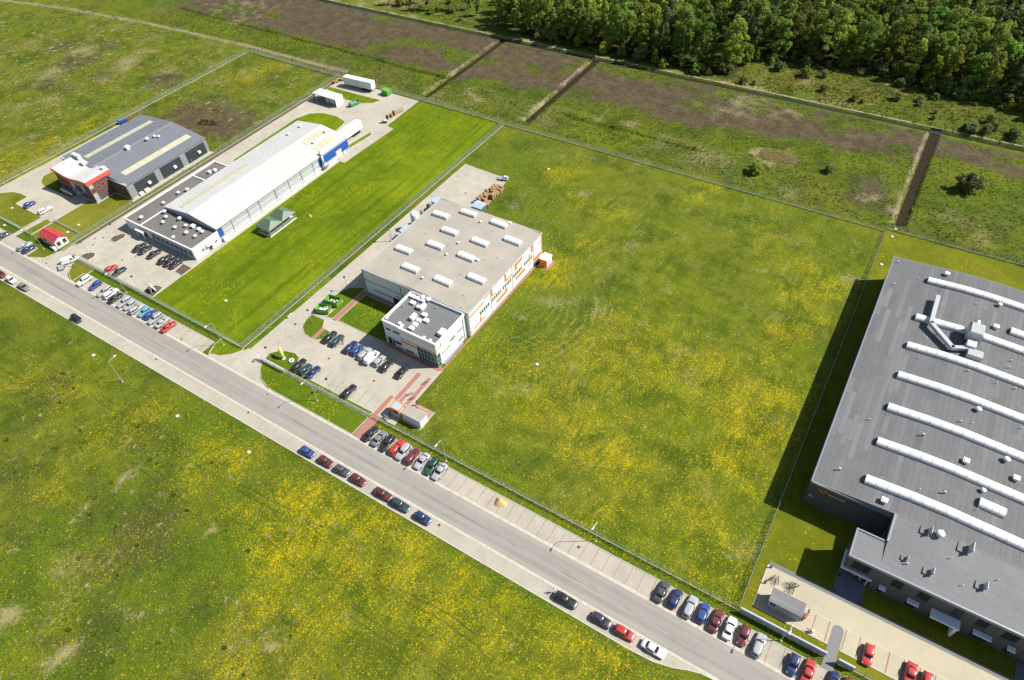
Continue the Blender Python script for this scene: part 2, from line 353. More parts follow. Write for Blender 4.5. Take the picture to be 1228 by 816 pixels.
# ------------------------------------------------------------------ ground material
def ground_mat():
    k = NT('meadow_ground', .95, .1)
    A = {n: k.attr(n) for n in ('dand','lush','dark','dry','soil','sand','wood','rough','mown')}
    nL = k.noise(.035, 5, .6); nM = k.noise(.22, 8, .68); nF = k.noise(1.7, 5, .7); nX = k.noise(4.5, 3, .7)
    nM2 = k.noise(.31, 7, .7, k.scaled(k.pos(), 1, 1, 7.3), .4)
    grass = k.ramp(k.math('ADD', k.math('MULTIPLY', nM, .55), k.math('MULTIPLY', nF, .45)), [(.30,(.026,.045,.003)),(.42,(.066,.100,.005)),(.54,(.118,.148,.009)),(.70,(.205,.204,.034))])
    lushc = k.ramp(nF, [(.3,(.032,.062,.004)),(.5,(.070,.116,.007)),(.72,(.130,.175,.014))])
    c = k.mix(k.rng(k.math('ADD', A['lush'], k.math('MULTIPLY', k.math('SUBTRACT', nM, .5), 1.6)), .22, .62, 0, .95), grass, lushc)
    nB = k.noise(.085, 5, .62)
    c = k.mix(k.rng(nL, .42, .66, 0, .34), c, (.125,.112,.018))
    c = k.mix(k.rng(nB, .50, .72, 0, .50), c, (.146,.165,.008))
    c = k.mix(k.rng(nB, .49, .34, 0, .75), c, (.034,.068,.004))
    # broad darker tussock ground
    darkc = k.ramp(nF, [(.3,(.026,.032,.009)),(.52,(.060,.064,.017)),(.75,(.125,.112,.045))])
    c = k.mix(k.rng(k.math('ADD', A['dark'], k.math('MULTIPLY', k.math('SUBTRACT', nM2, .5), 2.0)), .35, .95, 0, .8), c, darkc)
    # rough fields: dark brown-green tussocks
    tus = k.math('MULTIPLY', A['rough'], k.rng(k.noise(.62, 6, .7), .54, .70))
    c = k.mix(k.math('MULTIPLY', tus, .55), c, (.050,.046,.014))
    # straw
    strawc = k.ramp(nX, [(.3,(.20,.165,.07)),(.7,(.36,.31,.17))])
    dm = k.rng(k.math('ADD', k.math('MULTIPLY', A['dry'], .62), k.math('MULTIPLY', k.noise(.9, 6, .75), .75)), .62, .90)
    c = k.mix(k.math('MULTIPLY', dm, .85), c, strawc)
    # mowing swathes: straw streaks along one direction
    warp = k.n('ShaderNodeVectorMath', operation='ADD')
    k.set(warp.inputs[0], k.pos())
    wv = k.n('ShaderNodeTexNoise'); k.set(wv.inputs['Vector'], k.pos()); wv.inputs['Scale'].default_value = .02; wv.inputs['Detail'].default_value = 1
    wsc = k.n('ShaderNodeVectorMath', operation='SCALE'); k.set(wsc.inputs[0], wv.outputs['Color']); wsc.inputs['Scale'].default_value = 26
    k.set(warp.inputs[1], wsc.outputs[0])
    st = k.noise(.85, 4, .6, k.scaled(warp.outputs[0], 1, .16, 1))
    patch = k.rng(k.noise(.045, 3, .5), .45, .68)
    sm = k.math('MULTIPLY', k.math('MULTIPLY', A['mown'], k.rng(st, .56, .70)), k.math('ADD', k.math('MULTIPLY', patch, .50), .05))
    c = k.mix(sm, c, (.235,.20,.075))
    ds = k.noise(1.5, 4, .65, k.scaled(warp.outputs[0], 1, .30, 1))
    c = k.mix(k.math('MULTIPLY', k.math('MULTIPLY', A['mown'], k.rng(ds, .62, .70)), k.rng(k.noise(.11, 4, .6), .46, .64, .04, .62)), c, (.34,.30,.13))
    def swirl(cx, cy, r0, r1, pitch, ang, half, amt, lo, hi):
        # curved mower swathes about a turning point
        nonlocal c
        dv = k.n('ShaderNodeVectorMath', operation='SUBTRACT'); k.set(dv.inputs[0], k.pos()); dv.inputs[1].default_value = (cx,cy,0)
        wn_ = k.n('ShaderNodeTexNoise'); k.set(wn_.inputs['Vector'], k.pos()); wn_.inputs['Scale'].default_value = .09; wn_.inputs['Detail'].default_value = 2
        wa = k.n('ShaderNodeVectorMath', operation='MULTIPLY_ADD'); k.set(wa.inputs[0], wn_.outputs['Color']); wa.inputs[1].default_value = (4.5,4.5,0); k.set(wa.inputs[2], dv.outputs[0])
        ln = k.n('ShaderNodeVectorMath', operation='LENGTH'); k.set(ln.inputs[0], wa.outputs[0]); r = ln.outputs['Value']
        dt = k.n('ShaderNodeVectorMath', operation='DOT_PRODUCT'); k.set(dt.inputs[0], wa.outputs[0]); dt.inputs[1].default_value = (math.cos(R(ang)),math.sin(R(ang)),0)
        sect = k.rng(k.math('DIVIDE', dt.outputs['Value'], k.math('MAXIMUM', r, .01)), math.cos(R(half)), math.cos(R(half*.6)))
        win_ = k.math('MULTIPLY', k.rng(r, r0, r0+3), k.rng(r, r1, r1-4))
        wv2 = k.math('SINE', k.math('MULTIPLY', r, 6.2832/pitch))
        brk = k.math('MULTIPLY', k.rng(k.noise(1.1, 5, .75), .45, .62), k.rng(k.noise(.16, 3, .6), .40, .60))
        m0 = k.math('MULTIPLY', k.math('MULTIPLY', sect, win_), k.math('MULTIPLY', brk, amt))
        c = k.mix(k.math('MULTIPLY', m0, k.rng(wv2, .55, .98)), c, hi)
        c = k.mix(k.math('MULTIPLY', m0, k.rng(wv2, -.4, -.95)), c, lo)
    HI, LO = (.27,.24,.085), (.040,.062,.007)
    swirl(-74,110,10,31,2.0,2,62,1.0,LO,HI); swirl(-62,80,12,28,2.1,60,50,.45,LO,HI)
    swirl(-24,108,12.2,15.2,1.5,-10,80,.8,LO,(.33,.28,.13)); swirl(-45,146,30,44,2.2,-35,40,.4,LO,HI); swirl(-110,120,34,66,2.3,22,20,.45,LO,HI)
    sd = k.math('MULTIPLY', k.math('MULTIPLY', A['mown'], k.rng(st, .44, .34)), k.math('MULTIPLY', patch, .55))
    c = k.mix(sd, c, (.035,.052,.008))
    gr = k.rng(k.noise(2.9, 6, .85), .33, .67, .30, 1.62); gx_ = k.n('ShaderNodeCombineColor'); [k.set(gx_.inputs[i], gr) for i in range(3)]
    c = k.mix(.85, c, gx_.outputs[0], 'MULTIPLY')
    # bare peat and soil
    peat = k.ramp(k.math('ADD', k.math('MULTIPLY', nM, .5), k.math('MULTIPLY', k.noise(.9, 6, .75), .5)), [(.30,(.028,.021,.014)),(.46,(.066,.049,.030)),(.60,(.115,.088,.053)),(.74,(.22,.18,.115))])
    so_ = k.rng(k.math('ADD', A['soil'], k.math('ADD', k.math('MULTIPLY', k.math('SUBTRACT', nM2, .5), 1.6), k.math('MULTIPLY', k.math('SUBTRACT', nF, .5), 2.0))), .26, .70, 0, .96)
    c = k.mix(so_, c, peat)
    sa = k.rng(k.math('ADD', A['sand'], k.math('MULTIPLY', k.math('SUBTRACT', nM, .5), 1.3)), .35, .8, 0, .85)
    c = k.mix(sa, c, k.ramp(nF, [(.3,(.17,.135,.085)),(.7,(.33,.27,.18))]))
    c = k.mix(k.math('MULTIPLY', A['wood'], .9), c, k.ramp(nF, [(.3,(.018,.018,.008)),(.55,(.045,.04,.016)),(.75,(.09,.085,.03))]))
    # single dandelion heads, clumps and the far haze of flowers
    drift = k.rng(st, .36, .62, .35, 1.35)
    cl = k.math('MULTIPLY', A['dand'], k.math('MULTIPLY', k.rng(nM, .30, .66, .1, 1.2), drift))
    c = k.mix(k.math('MULTIPLY', cl, .42), c, (.225,.195,.005))
    for sc, cut, f0 in ((6.0, .55, .66), (2.9, .46, .40)):
        v = k.voro(sc)
        sep = k.n('ShaderNodeSeparateColor'); k.set(sep.inputs[0], v.outputs['Color'])
        mk = k.math('MULTIPLY', k.math('LESS_THAN', sep.outputs[0], k.math('MULTIPLY', cl, f0)), k.rng(v.outputs['Distance'], cut, cut-.2))
        c = k.mix(k.math('MULTIPLY', mk, .82), c, k.mix(sep.outputs[1], (.46,.345,.003), (.62,.47,.005)))
    rx = k.n('ShaderNodeSeparateXYZ'); k.set(rx.inputs[0], k.pos())
    for y0 in (22.0, 23.6, 29.5, 31.0):
        wv_ = k.math('MULTIPLY', k.math('SUBTRACT', k.noise(.03, 2, .5, k.scaled(k.pos(), 1, 0, 0)), .5), 5.0)
        dd = k.math('ABSOLUTE', k.math('SUBTRACT', k.math('SUBTRACT', rx.outputs[1], y0), wv_))
        on = k.rng(k.noise(.06, 4, .7), .45, .6)
        c = k.mix(k.math('MULTIPLY', k.rng(dd, .20, .06), k.math('MULTIPLY', k.math('MULTIPLY', on, A['rough']), .6)), c, (.035,.042,.010))
    k.col(c)
    k.bump(k.math('ADD', k.math('MULTIPLY', nM, .8), k.math('ADD', k.math('MULTIPLY', nF, .35), k.math('MULTIPLY', nX, .12))), .75, .55)
    return k.m
me = np_mesh('ground', np.stack([xf, yf, zf], 1), Fg, ground_mat())
for nme, val in masks(xf, yf).items():
    a = me.attributes.new(nme, 'FLOAT', 'POINT'); a.data.foreach_set('value', val.astype(np.float32))
tag(link('ground', me), kind='structure')

# ------------------------------------------------------------------ other shared materials
def grass_mat(name, a, b, c_, dand=.0, stripe=0.0, scale=.3):
    k = NT(name, .95, .1)
    nM = k.noise(scale, 7, .65); nF = k.noise(2.2, 5, .7); nL = k.noise(.05, 4, .55)
    c = k.ramp(k.math('ADD', k.math('MULTIPLY', nM, .5), k.math('ADD', k.math('MULTIPLY', nF, .28), k.math('MULTIPLY', nL, .22))), [(.34,a),(.5,b),(.66,c_)])
    gr = k.rng(k.noise(2.9, 6, .85), .30, .70, .62, 1.34); gx_ = k.n('ShaderNodeCombineColor'); [k.set(gx_.inputs[i], gr) for i in range(3)]
    c = k.mix(.8, c, gx_.outputs[0], 'MULTIPLY')
    c = k.mix(k.math('MULTIPLY', k.rng(k.noise(.16, 5, .65), .58, .74), .35), c, (.19,.175,.05))
    c = k.mix(k.rng(nL, .46, .68, 0, .35), c, tuple(q*1.35 for q in c_))
    if stripe:
        s = k.noise(.5, 3, .5, k.scaled(k.pos(), 1, .06, 1))
        c = k.mix(k.rng(s, .5, .68, 0, stripe), c, a)
    if dand:
        v = k.voro(3.2); sep = k.n('ShaderNodeSeparateColor'); k.set(sep.inputs[0], v.outputs['Color'])
        dens = k.math('MULTIPLY', k.rng(k.noise(.09, 3, .6), .46, .70), dand)
        mk = k.math('MULTIPLY', k.math('LESS_THAN', sep.outputs[0], dens), k.rng(v.outputs['Distance'], .42, .26))
        c = k.mix(k.math('MULTIPLY', mk, .9), c, (.55,.42,.006))
    k.col(c); k.bump(k.math('ADD', nF, k.math('MULTIPLY', nM, .8)), .5, .25)
    return k.m
M_LAWN = grass_mat('mown_lawn', (.056,.098,.002), (.100,.148,.003), (.155,.188,.005), .30, .75)
M_LAWN1 = grass_mat('thin_lawn', (.070,.092,.006), (.115,.130,.010), (.17,.165,.022), .06)
M_LAWN3 = grass_mat('dandelion_lawn', (.042,.085,.004), (.075,.122,.005), (.125,.16,.010), .5)
M_LAWN4 = grass_mat('olive_lawn', (.075,.095,.004), (.115,.128,.006), (.16,.155,.012), .16)
def paving_mat(name, c, stain=.22, block=(5, 10)):
    k = NT(name, .88, .25)
    nL = k.noise(.11, 6, .62); nF = k.noise(2.6, 5, .75); nX = k.noise(.45, 6, .7)
    lo = tuple(q*(1-stain) for q in c); hi = tuple(min(.8, q*(1+stain*.55)) for q in c)
    o = k.mix(k.rng(k.math('ADD', k.math('MULTIPLY', nL, .6), k.math('MULTIPLY', nX, .4)), .36, .64), lo, hi)
    br = k.n('ShaderNodeTexBrick'); k.set(br.inputs['Vector'], k.pos()); br.inputs['Scale'].default_value = 1
    br.inputs['Color1'].default_value = (.86,.86,.86,1); br.inputs['Color2'].default_value = (1,1,1,1); br.inputs['Mortar'].default_value = (.7,.7,.68,1)
    br.inputs['Brick Width'].default_value = .4; br.inputs['Row Height'].default_value = .2; br.inputs['Mortar Size'].default_value = .012
    o = k.mix(.5, o, br.outputs[0], 'MULTIPLY')
    o = k.mix(k.rng(nF, .3, .75, .25, 0), o, lo)
    k.col(o); k.bump(nF, .2, .02)
    return k.m
M_PAVE = paving_mat('concrete_paving', (.42,.385,.315))
M_PAVE4 = paving_mat('cream_paving', (.44,.395,.285), .14)
M_BAY = paving_mat('bay_paving', (.40,.365,.30), .2)
M_RED = paving_mat('red_paving', (.36,.165,.13), .16)
M_GREYP = paving_mat('grey_paving', (.20,.20,.195), .12)
M_DARKP = paving_mat('dark_paving', (.135,.145,.165), .12)
def asphalt():
    k = NT('asphalt', .9, .25)
    st = k.noise(.9, 5, .6, k.scaled(k.pos(), .018, 1, 1)); nF = k.noise(5, 4, .75); nL = k.noise(.12, 5, .6)
    c = k.ramp(k.math('ADD', k.math('MULTIPLY', st, .55), k.math('ADD', k.math('MULTIPLY', nL, .25), k.math('MULTIPLY', nF, .2))), [(.36,(.215,.197,.172)),(.5,(.265,.245,.216)),(.64,(.31,.287,.254))])
    # a tarred joint wandering down the middle
    sp = k.n('ShaderNodeSeparateXYZ'); k.set(sp.inputs[0], k.pos())
    wob = k.math('MULTIPLY', k.math('SUBTRACT', k.noise(.35, 4, .6, k.scaled(k.pos(), 1, 0, 0)), .5), .5)
    dd = k.math('ABSOLUTE', k.math('SUBTRACT', k.math('SUBTRACT', sp.outputs[1], 49.15), wob))
    seg = k.rng(k.noise(.05, 4, .7, k.scaled(k.pos(), 1, 0, 0)), .46, .56)
    c = k.mix(k.math('MULTIPLY', k.rng(dd, .16, .05), k.math('MULTIPLY', seg, .6)), c, (.09,.083,.072))
    c = k.mix(k.rng(k.noise(.35, 6, .75), .58, .74, 0, .35), c, (.14,.128,.11))
    c = k.mix(k.rng(k.noise(.22, 5, .7, k.scaled(k.pos(), .25, 1, 1)), .60, .74, 0, .35), c, (.36,.335,.29))
    edge = k.rng(k.math('ABSOLUTE', k.math('SUBTRACT', sp.outputs[1], 49.3)), 2.3, 3.05)
    c = k.mix(k.math('MULTIPLY', edge, k.rng(k.noise(.8, 5, .7), .35, .7, .1, .6)), c, (.34,.305,.25))
    k.col(c); k.bump(nF, .15, .02)
    return k.m
M_ASPH = asphalt()
M_CONC = flat('concrete_kerb', (.46,.43,.36), .9, .2, 0, .15, .8)
M_WHITE = flat('white_cladding', (.70,.70,.69), .5, .4, 0, .05, .4)
M_WHITER = flat('white_roof', (.52,.515,.49), .45, .4, 0, .06, .15)
M_GREYW = flat('light_grey_cladding', (.36,.38,.38), .55, .4, 0, .06, .5)
M_GREY = flat('grey_cladding', (.24,.25,.255), .5, .4, 0, .06, .5)
M_SLATE = flat('slate_panel', (.035,.043,.05), .5, .4, 0, .15, .6)
M_BROWN = flat('brown_brick', (.105,.082,.076), .8, .3, 0, .15, 3)
M_REDP = flat('red_panel', (.62,.10,.065), .5, .4)
M_ORANGE = flat('orange_panel', (.80,.20,.02), .5, .4)
M_OCHRE = flat('ochre_panel', (.62,.27,.05), .5, .4)
M_BLUE = flat('blue_panel', (.012,.085,.36), .4, .5)
M_STEEL = flat('galvanised_steel', (.50,.52,.53), .45, .5, .5, .1, 2)
M_DSTEEL = flat('dark_steel', (.055,.058,.062), .5, .5, .3)
M_FENCE = flat('fence_green_grey', (.30,.36,.31), .5, .5, .2)
M_WOOD = flat('pallet_wood', (.42,.285,.14), .85, .2, 0, .3, 2.2)
M_GREEN = flat('green_skip_paint', (.12,.34,.04), .45, .5, 0, .15, 2)
M_DGREEN = flat('green_machine_paint', (.05,.27,.12), .45, .5)
M_RUST = flat('rusty_steel', (.20,.075,.03), .85, .3, .2, .4, 2)
M_GAZ = flat('green_sheet_roof', (.085,.135,.085), .5, .4, 0, .1, 1)
M_GAZW = flat('olive_boards', (.20,.22,.12), .8, .3)
M_MULCH = flat('bark_mulch', (.11,.085,.062), .95, .1, 0, .4, 3)
M_RUBBER = flat('tyre_rubber', (.018,.018,.019), .8, .3)
M_BLACK = flat('black_plastic', (.02,.02,.022), .5, .4)
M_YELLOW = flat('yellow_paint', (.62,.50,.12), .5, .4)
M_TRANS = flat('translucent_sheet', (.46,.44,.31), .5, .4, 0, .08, .3)
M_ROOF1 = flat('blue_grey_roof_sheet', (.185,.195,.215), .45, .4, .1, .07, .12)
M_TILE = flat('red_roof_sheet', (.42,.045,.05), .5, .4)
M_BLUER = flat('pale_blue_roof', (.36,.43,.55), .4, .4)
M_SAND = flat('sand', (.50,.37,.17), .95, .1, 0, .2, 3)
M_CREAM = flat('cream_render', (.72,.68,.58), .8, .3)
def felt(name, c, seam, along):
    k = NT(name, .9, .2)
    nL = k.noise(.13, 7, .65); nF = k.noise(1.6, 5, .7)
    o = k.mix(k.rng(k.math('ADD', k.math('MULTIPLY', nL, .65), k.math('MULTIPLY', nF, .35)), .34, .66), tuple(q*.82 for q in c), tuple(q*1.10 for q in c))
    sp = k.n('ShaderNodeSeparateXYZ'); k.set(sp.inputs[0], k.pos())
    fr = k.math('FRACT', k.math('DIVIDE', sp.outputs[along], seam))
    ln = k.math('LESS_THAN', fr, .055)
    o = k.mix(k.math('MULTIPLY', ln, .35), o, tuple(q*.6 for q in c))
    streak = k.rng(k.noise(.5, 4, .6, k.scaled(k.pos(), .07, .9, 1)), .58, .72, 0, .25)
    o = k.mix(streak, o, tuple(min(.7, q*1.35) for q in c))
    k.col(o); k.bump(nF, .2, .02)
    return k.m
M_FELT3 = felt('beige_roof_felt', (.345,.315,.265), 1.0, 1)
M_FELT3D = felt('grey_roof_felt', (.155,.158,.16), 1.0, 0)
M_FELT2 = felt('brown_grey_roof_felt', (.150,.143,.132), 1.0, 0)
M_FELT4 = felt('grey_membrane', (.185,.185,.19), 1.1, 1)
def strip_mat():
    k = NT('membrane_strip', .85, .25)
    oi = k.n('ShaderNodeObjectInfo')
    nF = k.noise(2.0, 5, .7); nL = k.noise(.2, 5, .6)
    c = k.mix(k.rng(nF, .3, .7, 0, .35), oi.outputs['Color'], (.10,.10,.104))
    c = k.mix(k.rng(nL, .5, .75, 0, .3), c, (.19,.187,.18))
    stn = k.noise(.4, 5, .65, k.scaled(k.pos(), 1, .12, 1)); c = k.mix(k.rng(stn, .56, .72, 0, .35), c, (.085,.083,.08))
    k.col(c); k.bump(nF, .15, .02); return k.m
M_STRIP = strip_mat()
def glass_mat(name, c, rough=.08, spec=.6):
    k = NT(name, rough, spec); k.col(k.mix(k.noise(.8, 3), tuple(q*.8 for q in c), tuple(q*1.2 for q in c))); return k.m
M_GLASS = glass_mat('dark_glass', (.022,.032,.036))
M_GGLASS = glass_mat('green_glass', (.03,.085,.06))
M_CGLASS = glass_mat('car_glass', (.012,.015,.018), .05, .5)
def dome_mat():
    k = NT('opal_polycarbonate', .35, .45); k.col(k.mix(k.noise(.7, 4), (.58,.59,.58), (.70,.70,.68)))
    k.b.inputs['Subsurface Weight'].default_value = 0.0; return k.m
M_DOME = dome_mat()
def water_mat():
    k = NT('silty_water', .1, .6); k.col((.030,.027,.020)); k.bump(k.noise(1.2, 3), .06, .05); return k.m
M_WATER = water_mat()
def mud_mat():
    k = NT('wet_ditch_bed', .9, .05); k.col(k.ramp(k.noise(1.2, 5, .7), [(.3,(.016,.012,.007)),(.7,(.045,.034,.020))])); return k.m
M_MUD = mud_mat()
def paint_mat():
    k = NT('car_paint', .28, .5)
    oi = k.n('ShaderNodeObjectInfo')
    k.col(k.mix(k.rng(k.noise(1.3, 4), .35, .75, 0, .12), oi.outputs['Color'], (.30,.28,.24)))
    k.b.inputs['Coat Weight'].default_value = .6; k.b.inputs['Coat Roughness'].default_value = .06
    return k.m
M_PAINT = paint_mat()
M_LAMPR = flat('tail_lamp_red', (.45,.02,.015), .25, .6)
M_LAMPW = flat('head_lamp_clear', (.42,.43,.45), .15, .7)
M_ALLOY = flat('wheel_alloy', (.45,.46,.47), .35, .6, .6)

# ------------------------------------------------------------------ setting: water, lawns, roads, paving
def struct(name, mb, mat, label=None): return tag(mb.build(name, mat), label, kind='structure')
PZ = 0.05
def arc(cx, cy, r, a0, a1, n=8):
    return [(cx+r*math.cos(R(a0+(a1-a0)*i/n)), cy+r*math.sin(R(a0+(a1-a0)*i/n))) for i in range(n+1)]
cw = MB()
xs = np.arange(-470, 112, 6.0)
for a, b in zip(xs[:-1], xs[1:]):
    cw.quad((a,canal_y(a)-1.2,-.62),(b,canal_y(b)-1.2,-.62),(b,canal_y(b)+1.2,-.62),(a,canal_y(a)+1.2,-.62))
struct('canal_water', cw, M_WATER)
def bank_mat():
    k = NT('pale_bank', .9, .2); n_ = k.noise(.5, 6, .7); k.col(k.ramp(n_, [(.36,(.10,.095,.05)),(.50,(.26,.25,.21)),(.7,(.40,.39,.36))])); return k.m
bk = MB(); rb_ = random.Random(9); xs = np.arange(-470, 112, 2.5)
e0 = [rb_.uniform(-.12,.12) for _ in xs]; e1 = [rb_.uniform(-.2,.2) for _ in xs]
for i in range(len(xs)-1):
    a, b = xs[i], xs[i+1]
    bk.quad((a,canal_y(a)+1.75+e0[i],.03),(b,canal_y(b)+1.75+e0[i+1],.03),(b,canal_y(b)+2.35+e1[i+1],.035),(a,canal_y(a)+2.35+e1[i],.035))
struct('canal_bank', bk, bank_mat())
for dx, a, b, hw, dp in DITCH_X:
    struct('ditch_water', MB().quad((dx-hw+.1,a+.5,-.72*dp),(dx+hw-.1,a+.5,-.72*dp),(dx+hw-.1,b,-.72*dp),(dx-hw+.1,b,-.72*dp)), M_MUD)
pud = [(-226+4.2*math.cos(t)*(1+.25*math.sin(3*t+1)), 134.0+2.2*math.sin(t)*(1+.3*math.sin(2*t))) for t in np.linspace(0, 2*math.pi, 22)[:-1]]
struct('pond_water', MB().quad(*[(x,y,.012) for x, y in pud]), M_MUD)

def sheet(name, poly, z, mat, z0=-.2): return struct(name, MB().prism(poly, z0, z), mat)
def rect(x0, x1, y0, y1): return [(x0,y0),(x1,y0),(x1,y1),(x0,y1)]
# lawns inside the fenced plots
sheet('lawn', rect(-162.3,-125.3,59.6,184.6), .02, M_LAWN)
sheet('lawn', [(-256,60),(-205.2,60),(-205.2,121),(-256,121)], .021, M_LAWN1)
sheet('lawn', rect(5.3,90,59.2,185.6), .02, M_LAWN4)
sheet('lawn', [(-124.6,60),(-76,60),(-76,91),(-124.6,91)], .022, M_LAWN3)

road = sheet('road', rect(-700,260,46.25,52.35), .054, M_ASPH)
for nm, y0, y1 in (('gutter_strip',45.75,46.247),('gutter_strip',52.353,52.95)):
    g = MB()
    x = -640.
    while x < 200:
        g.box(x, x+3.96, y0, y1, -.2, .062); x += 4.0
    tag(g.build(nm, M_CONC), kind='stuff').parent = road
south_lay = sheet('lay_by', [(-640,45.747),(5.5,45.747),(3.4,45.6),(1.2,45.0),(-1.2,44.0),(-4.5,43.2),(-9,42.9),(-640,42.5)], .048, M_BAY)
def kerb(pts, wdt=.16, top=.13, parent=None, name='kerb'):
    m = MB()
    for (ax, ay), (bx, by) in zip(pts[:-1], pts[1:]):
        L = math.hypot(bx-ax, by-ay)
        if L < .05: continue
        m.cbox((ax+bx)/2, (ay+by)/2, top/2-.05, L+.02, wdt, top+.1, math.atan2(by-ay, bx-ax))
    o = m.build(name, M_CONC, parent)
    if parent is None: tag(o, kind='structure')
    return o
kerb([(-640,42.42),(-9,42.82),(-4.5,43.1),(-1.2,43.9),(1.2,44.9),(3.4,45.55),(5.5,45.70),(200,45.70)], .2, .1, south_lay)

def bays(parent, xs, y0, y1, mat, z, wd=.11):
    me_ = MB().box(-wd/2, wd/2, y0, y1, -.1, z).mesh('bay_line', mat)
    for x in xs: link('bay_line', me_, parent).location = (x, 0, 0)
# roadside bays in front of the white hall
p0 = sheet('parking_bays', rect(-187.6,-133.2,52.953,57.0), PZ, M_BAY)
bays(p0, np.arange(-185.0,-133.5,2.5), 53.1, 56.95, M_RED, .056)
kerb([(-187.6,57.08),(-133.1,57.08)], .16, .13, p0)
# roadside bays in front of the dandelion field
p1 = sheet('parking_bays', rect(-79.7,60,52.953,57.0), PZ, M_BAY)
bays(p1, np.arange(-77.4,30,2.415), 53.1, 56.95, M_RED, .056)
kerb([(-79.7,57.08),(20.3,57.08)], .16, .13, p1); kerb([(22.4,57.08),(60,57.08)], .16, .13, p1)
p2 = sheet('parking_bays', rect(-260,-212.6,52.953,56.7), PZ, M_BAY)
bays(p2, np.arange(-258,-212,2.5), 53.1, 56.6, M_RED, .056)
kerb([(-260,56.78),(-212.6,56.78),(-212.6,53.2)], .16, .13, p2)

# plot of the grey hall (west)
s1 = sheet('paved_yard', [(-256.0,86),(-256.0,120.5),(-243.9,120.5),(-243.9,88.6),(-236,88.6),(-236,80.6),(-221.0,80.6),(-221.0,67.0),(-226.3,67.0),(-241.8,67.0),(-256.5,67.0)], PZ, M_PAVE)
sheet('footpath', [(-226.3,67.0),(-224.3,67.0),(-225.0,56.9),(-226.9,56.9)], .046, M_PAVE)
sheet('footpath', [(-221.4,67.0),(-220.7,67.0),(-220.7,59.7),(-221.4,59.7)], .046, M_PAVE)
bays(s1, (-238.6,-235.6,-232.8,-230.1,-227.0,-224.1), 67.1, 71.3, M_RED, .056, .08)
def island(pts, mat, parent=None, name='grass_island', top=.12):
    o = struct(name, MB().prism(pts, -.1, top), mat)
    kerb(pts+[pts[0]], .14, top+.015, o)
    return o
island([(-256.3,60.4)]+[(-256.3,66.2),(-252,68.6),(-249.5,70.6),(-245.8,71.4),(-241.9,71.3),(-241.8,67.1),(-226.4,66.9),(-227.2,60.4)], M_LAWN1)
island([(-244,88.4),(-248.4,86.1),(-248.9,81.5),(-246.7,79.3),(-244.5,78.3),(-241.4,77.9),(-232.3,78.0),(-227.7,78.3),(-227.7,80.4),(-236.2,80.4),(-236.2,88.4)], M_LAWN1)
sheet('wall_apron', [(-208.0,87.2),(-206.9,87.2),(-206.9,121),(-208.0,121)], .06, M_CONC)

# plot of the white hall
s2 = sheet('paved_yard', [(-204.4,60.0),(-162.2,60.0),(-162.2,138.0),(-160.2,138.0),(-159.2,163.7),(-162.7,164.3),(-163.6,184.6),(-204.4,184.6)], PZ+.001, M_PAVE)
e2 = sheet('entrance_apron', [(-211.0,52.953),(-206.5,55.2),(-205.0,59.996),(-197.4,59.996),(-195.4,56.6),(-193.6,54.2),(-190.6,52.953)], PZ, M_PAVE)
kerb([(-211.0,53.0),(-206.5,55.2),(-205.0,59.8)], .15, .12, e2)
island([(-190.0,53.05),(-193.4,54.6),(-195.2,56.7),(-197.0,59.2),(-188.0,59.2),(-188.0,56.9),(-189.2,56.7),(-189.2,53.05)], M_LAWN1)
bays(s2, np.arange(-184.4,-164,2.45), 60.2, 64.3, M_CONC, .056, .09)
bays(s2, np.arange(-188.2,-166,2.45), 70.6, 75.0, M_CONC, .056, .09)
for pts in ([(-197.2,61.0),(-197.1,62.4),(-196,63.8),(-194.3,64.2),(-193.3,63.1),(-193.5,61)], [(-195.8,70.4),(-196.6,72.0),(-195.6,74.2),(-194,74.9),(-193.2,73.5),(-193.6,70.6)], [(-165.8,70.6),(-166.4,74.2),(-162.5,74.2),(-162.5,70.4)], [(-166.5,60.2),(-167.3,62.4),(-165.4,64.1),(-163,64.3),(-162.4,60.2)]):
    island(pts, M_MULCH, name='mulch_bed')
sheet('gravel_strip', rect(-204.35,-203.3,64,184), .062, M_MULCH)
island([(-196.4,120.5)]+[(-197.2,151.8),(-195.4,157.3),(-191,160.2),(-184.4,160.8),(-178.5,159.2),(-177.6,154.5),(-177.6,146.4),(-187.9,146.4),(-193.5,146.4),(-193.7,120.5)], M_LAWN)
island([(-203.1,175.5),(-203.1,177.3),(-190.7,177.6),(-177.0,178.2),(-178.7,175.2),(-182.4,172.9),(-190,172.3),(-196,173.6)], M_LAWN)
island([(-164.9,145.6),(-163.7,156.6),(-165.4,157.9),(-166.6,147.0)], M_LAWN)
sheet('wall_apron', rect(-163.9,-162.7,88.0,137.9), .064, M_CONC)

# plot of the orange and white hall
s3 = sheet('paved_yard', [(-123.1,60.1),(-75.6,60.1),(-75.6,79.0),(-96.0,79.0),(-110.4,79.0),(-110.4,128.4),(-103.0,128.4),(-103.0,139),(-105.2,156.2),(-122.9,157),(-122.9,90)], PZ+.001, M_PAVE)
e3 = sheet('entrance_apron', [(-132.8,56.9),(-131.8,54.0),(-131.0,52.953),(-109.6,52.953),(-113.4,54.2),(-115.6,56.2),(-117.6,58.8),(-117.4,60.096),(-123.5,60.096),(-124.6,58.6),(-128.4,57.0)], PZ, M_PAVE)
island([(-132.6,56.95),(-131.3,53.6),(-128.2,54.5),(-126,56.4),(-124.6,58.6),(-124.9,59.5),(-132.6,59.5)], M_LAWN, top=.1)
bays(s3, [-108.9,-106.5,-104.1,-101.7,-99.3,-97.0,-94.7,-92.3,-90.0,-87.7,-85.4], 60.7, 65.0, M_GREYP, .056, .12)
bays(s3, [-106.3,-103.8,-101.6,-99.3,-96.9,-94.6,-92.2,-89.9,-87.4,-85.0], 70.6, 74.6, M_GREYP, .056, .12)
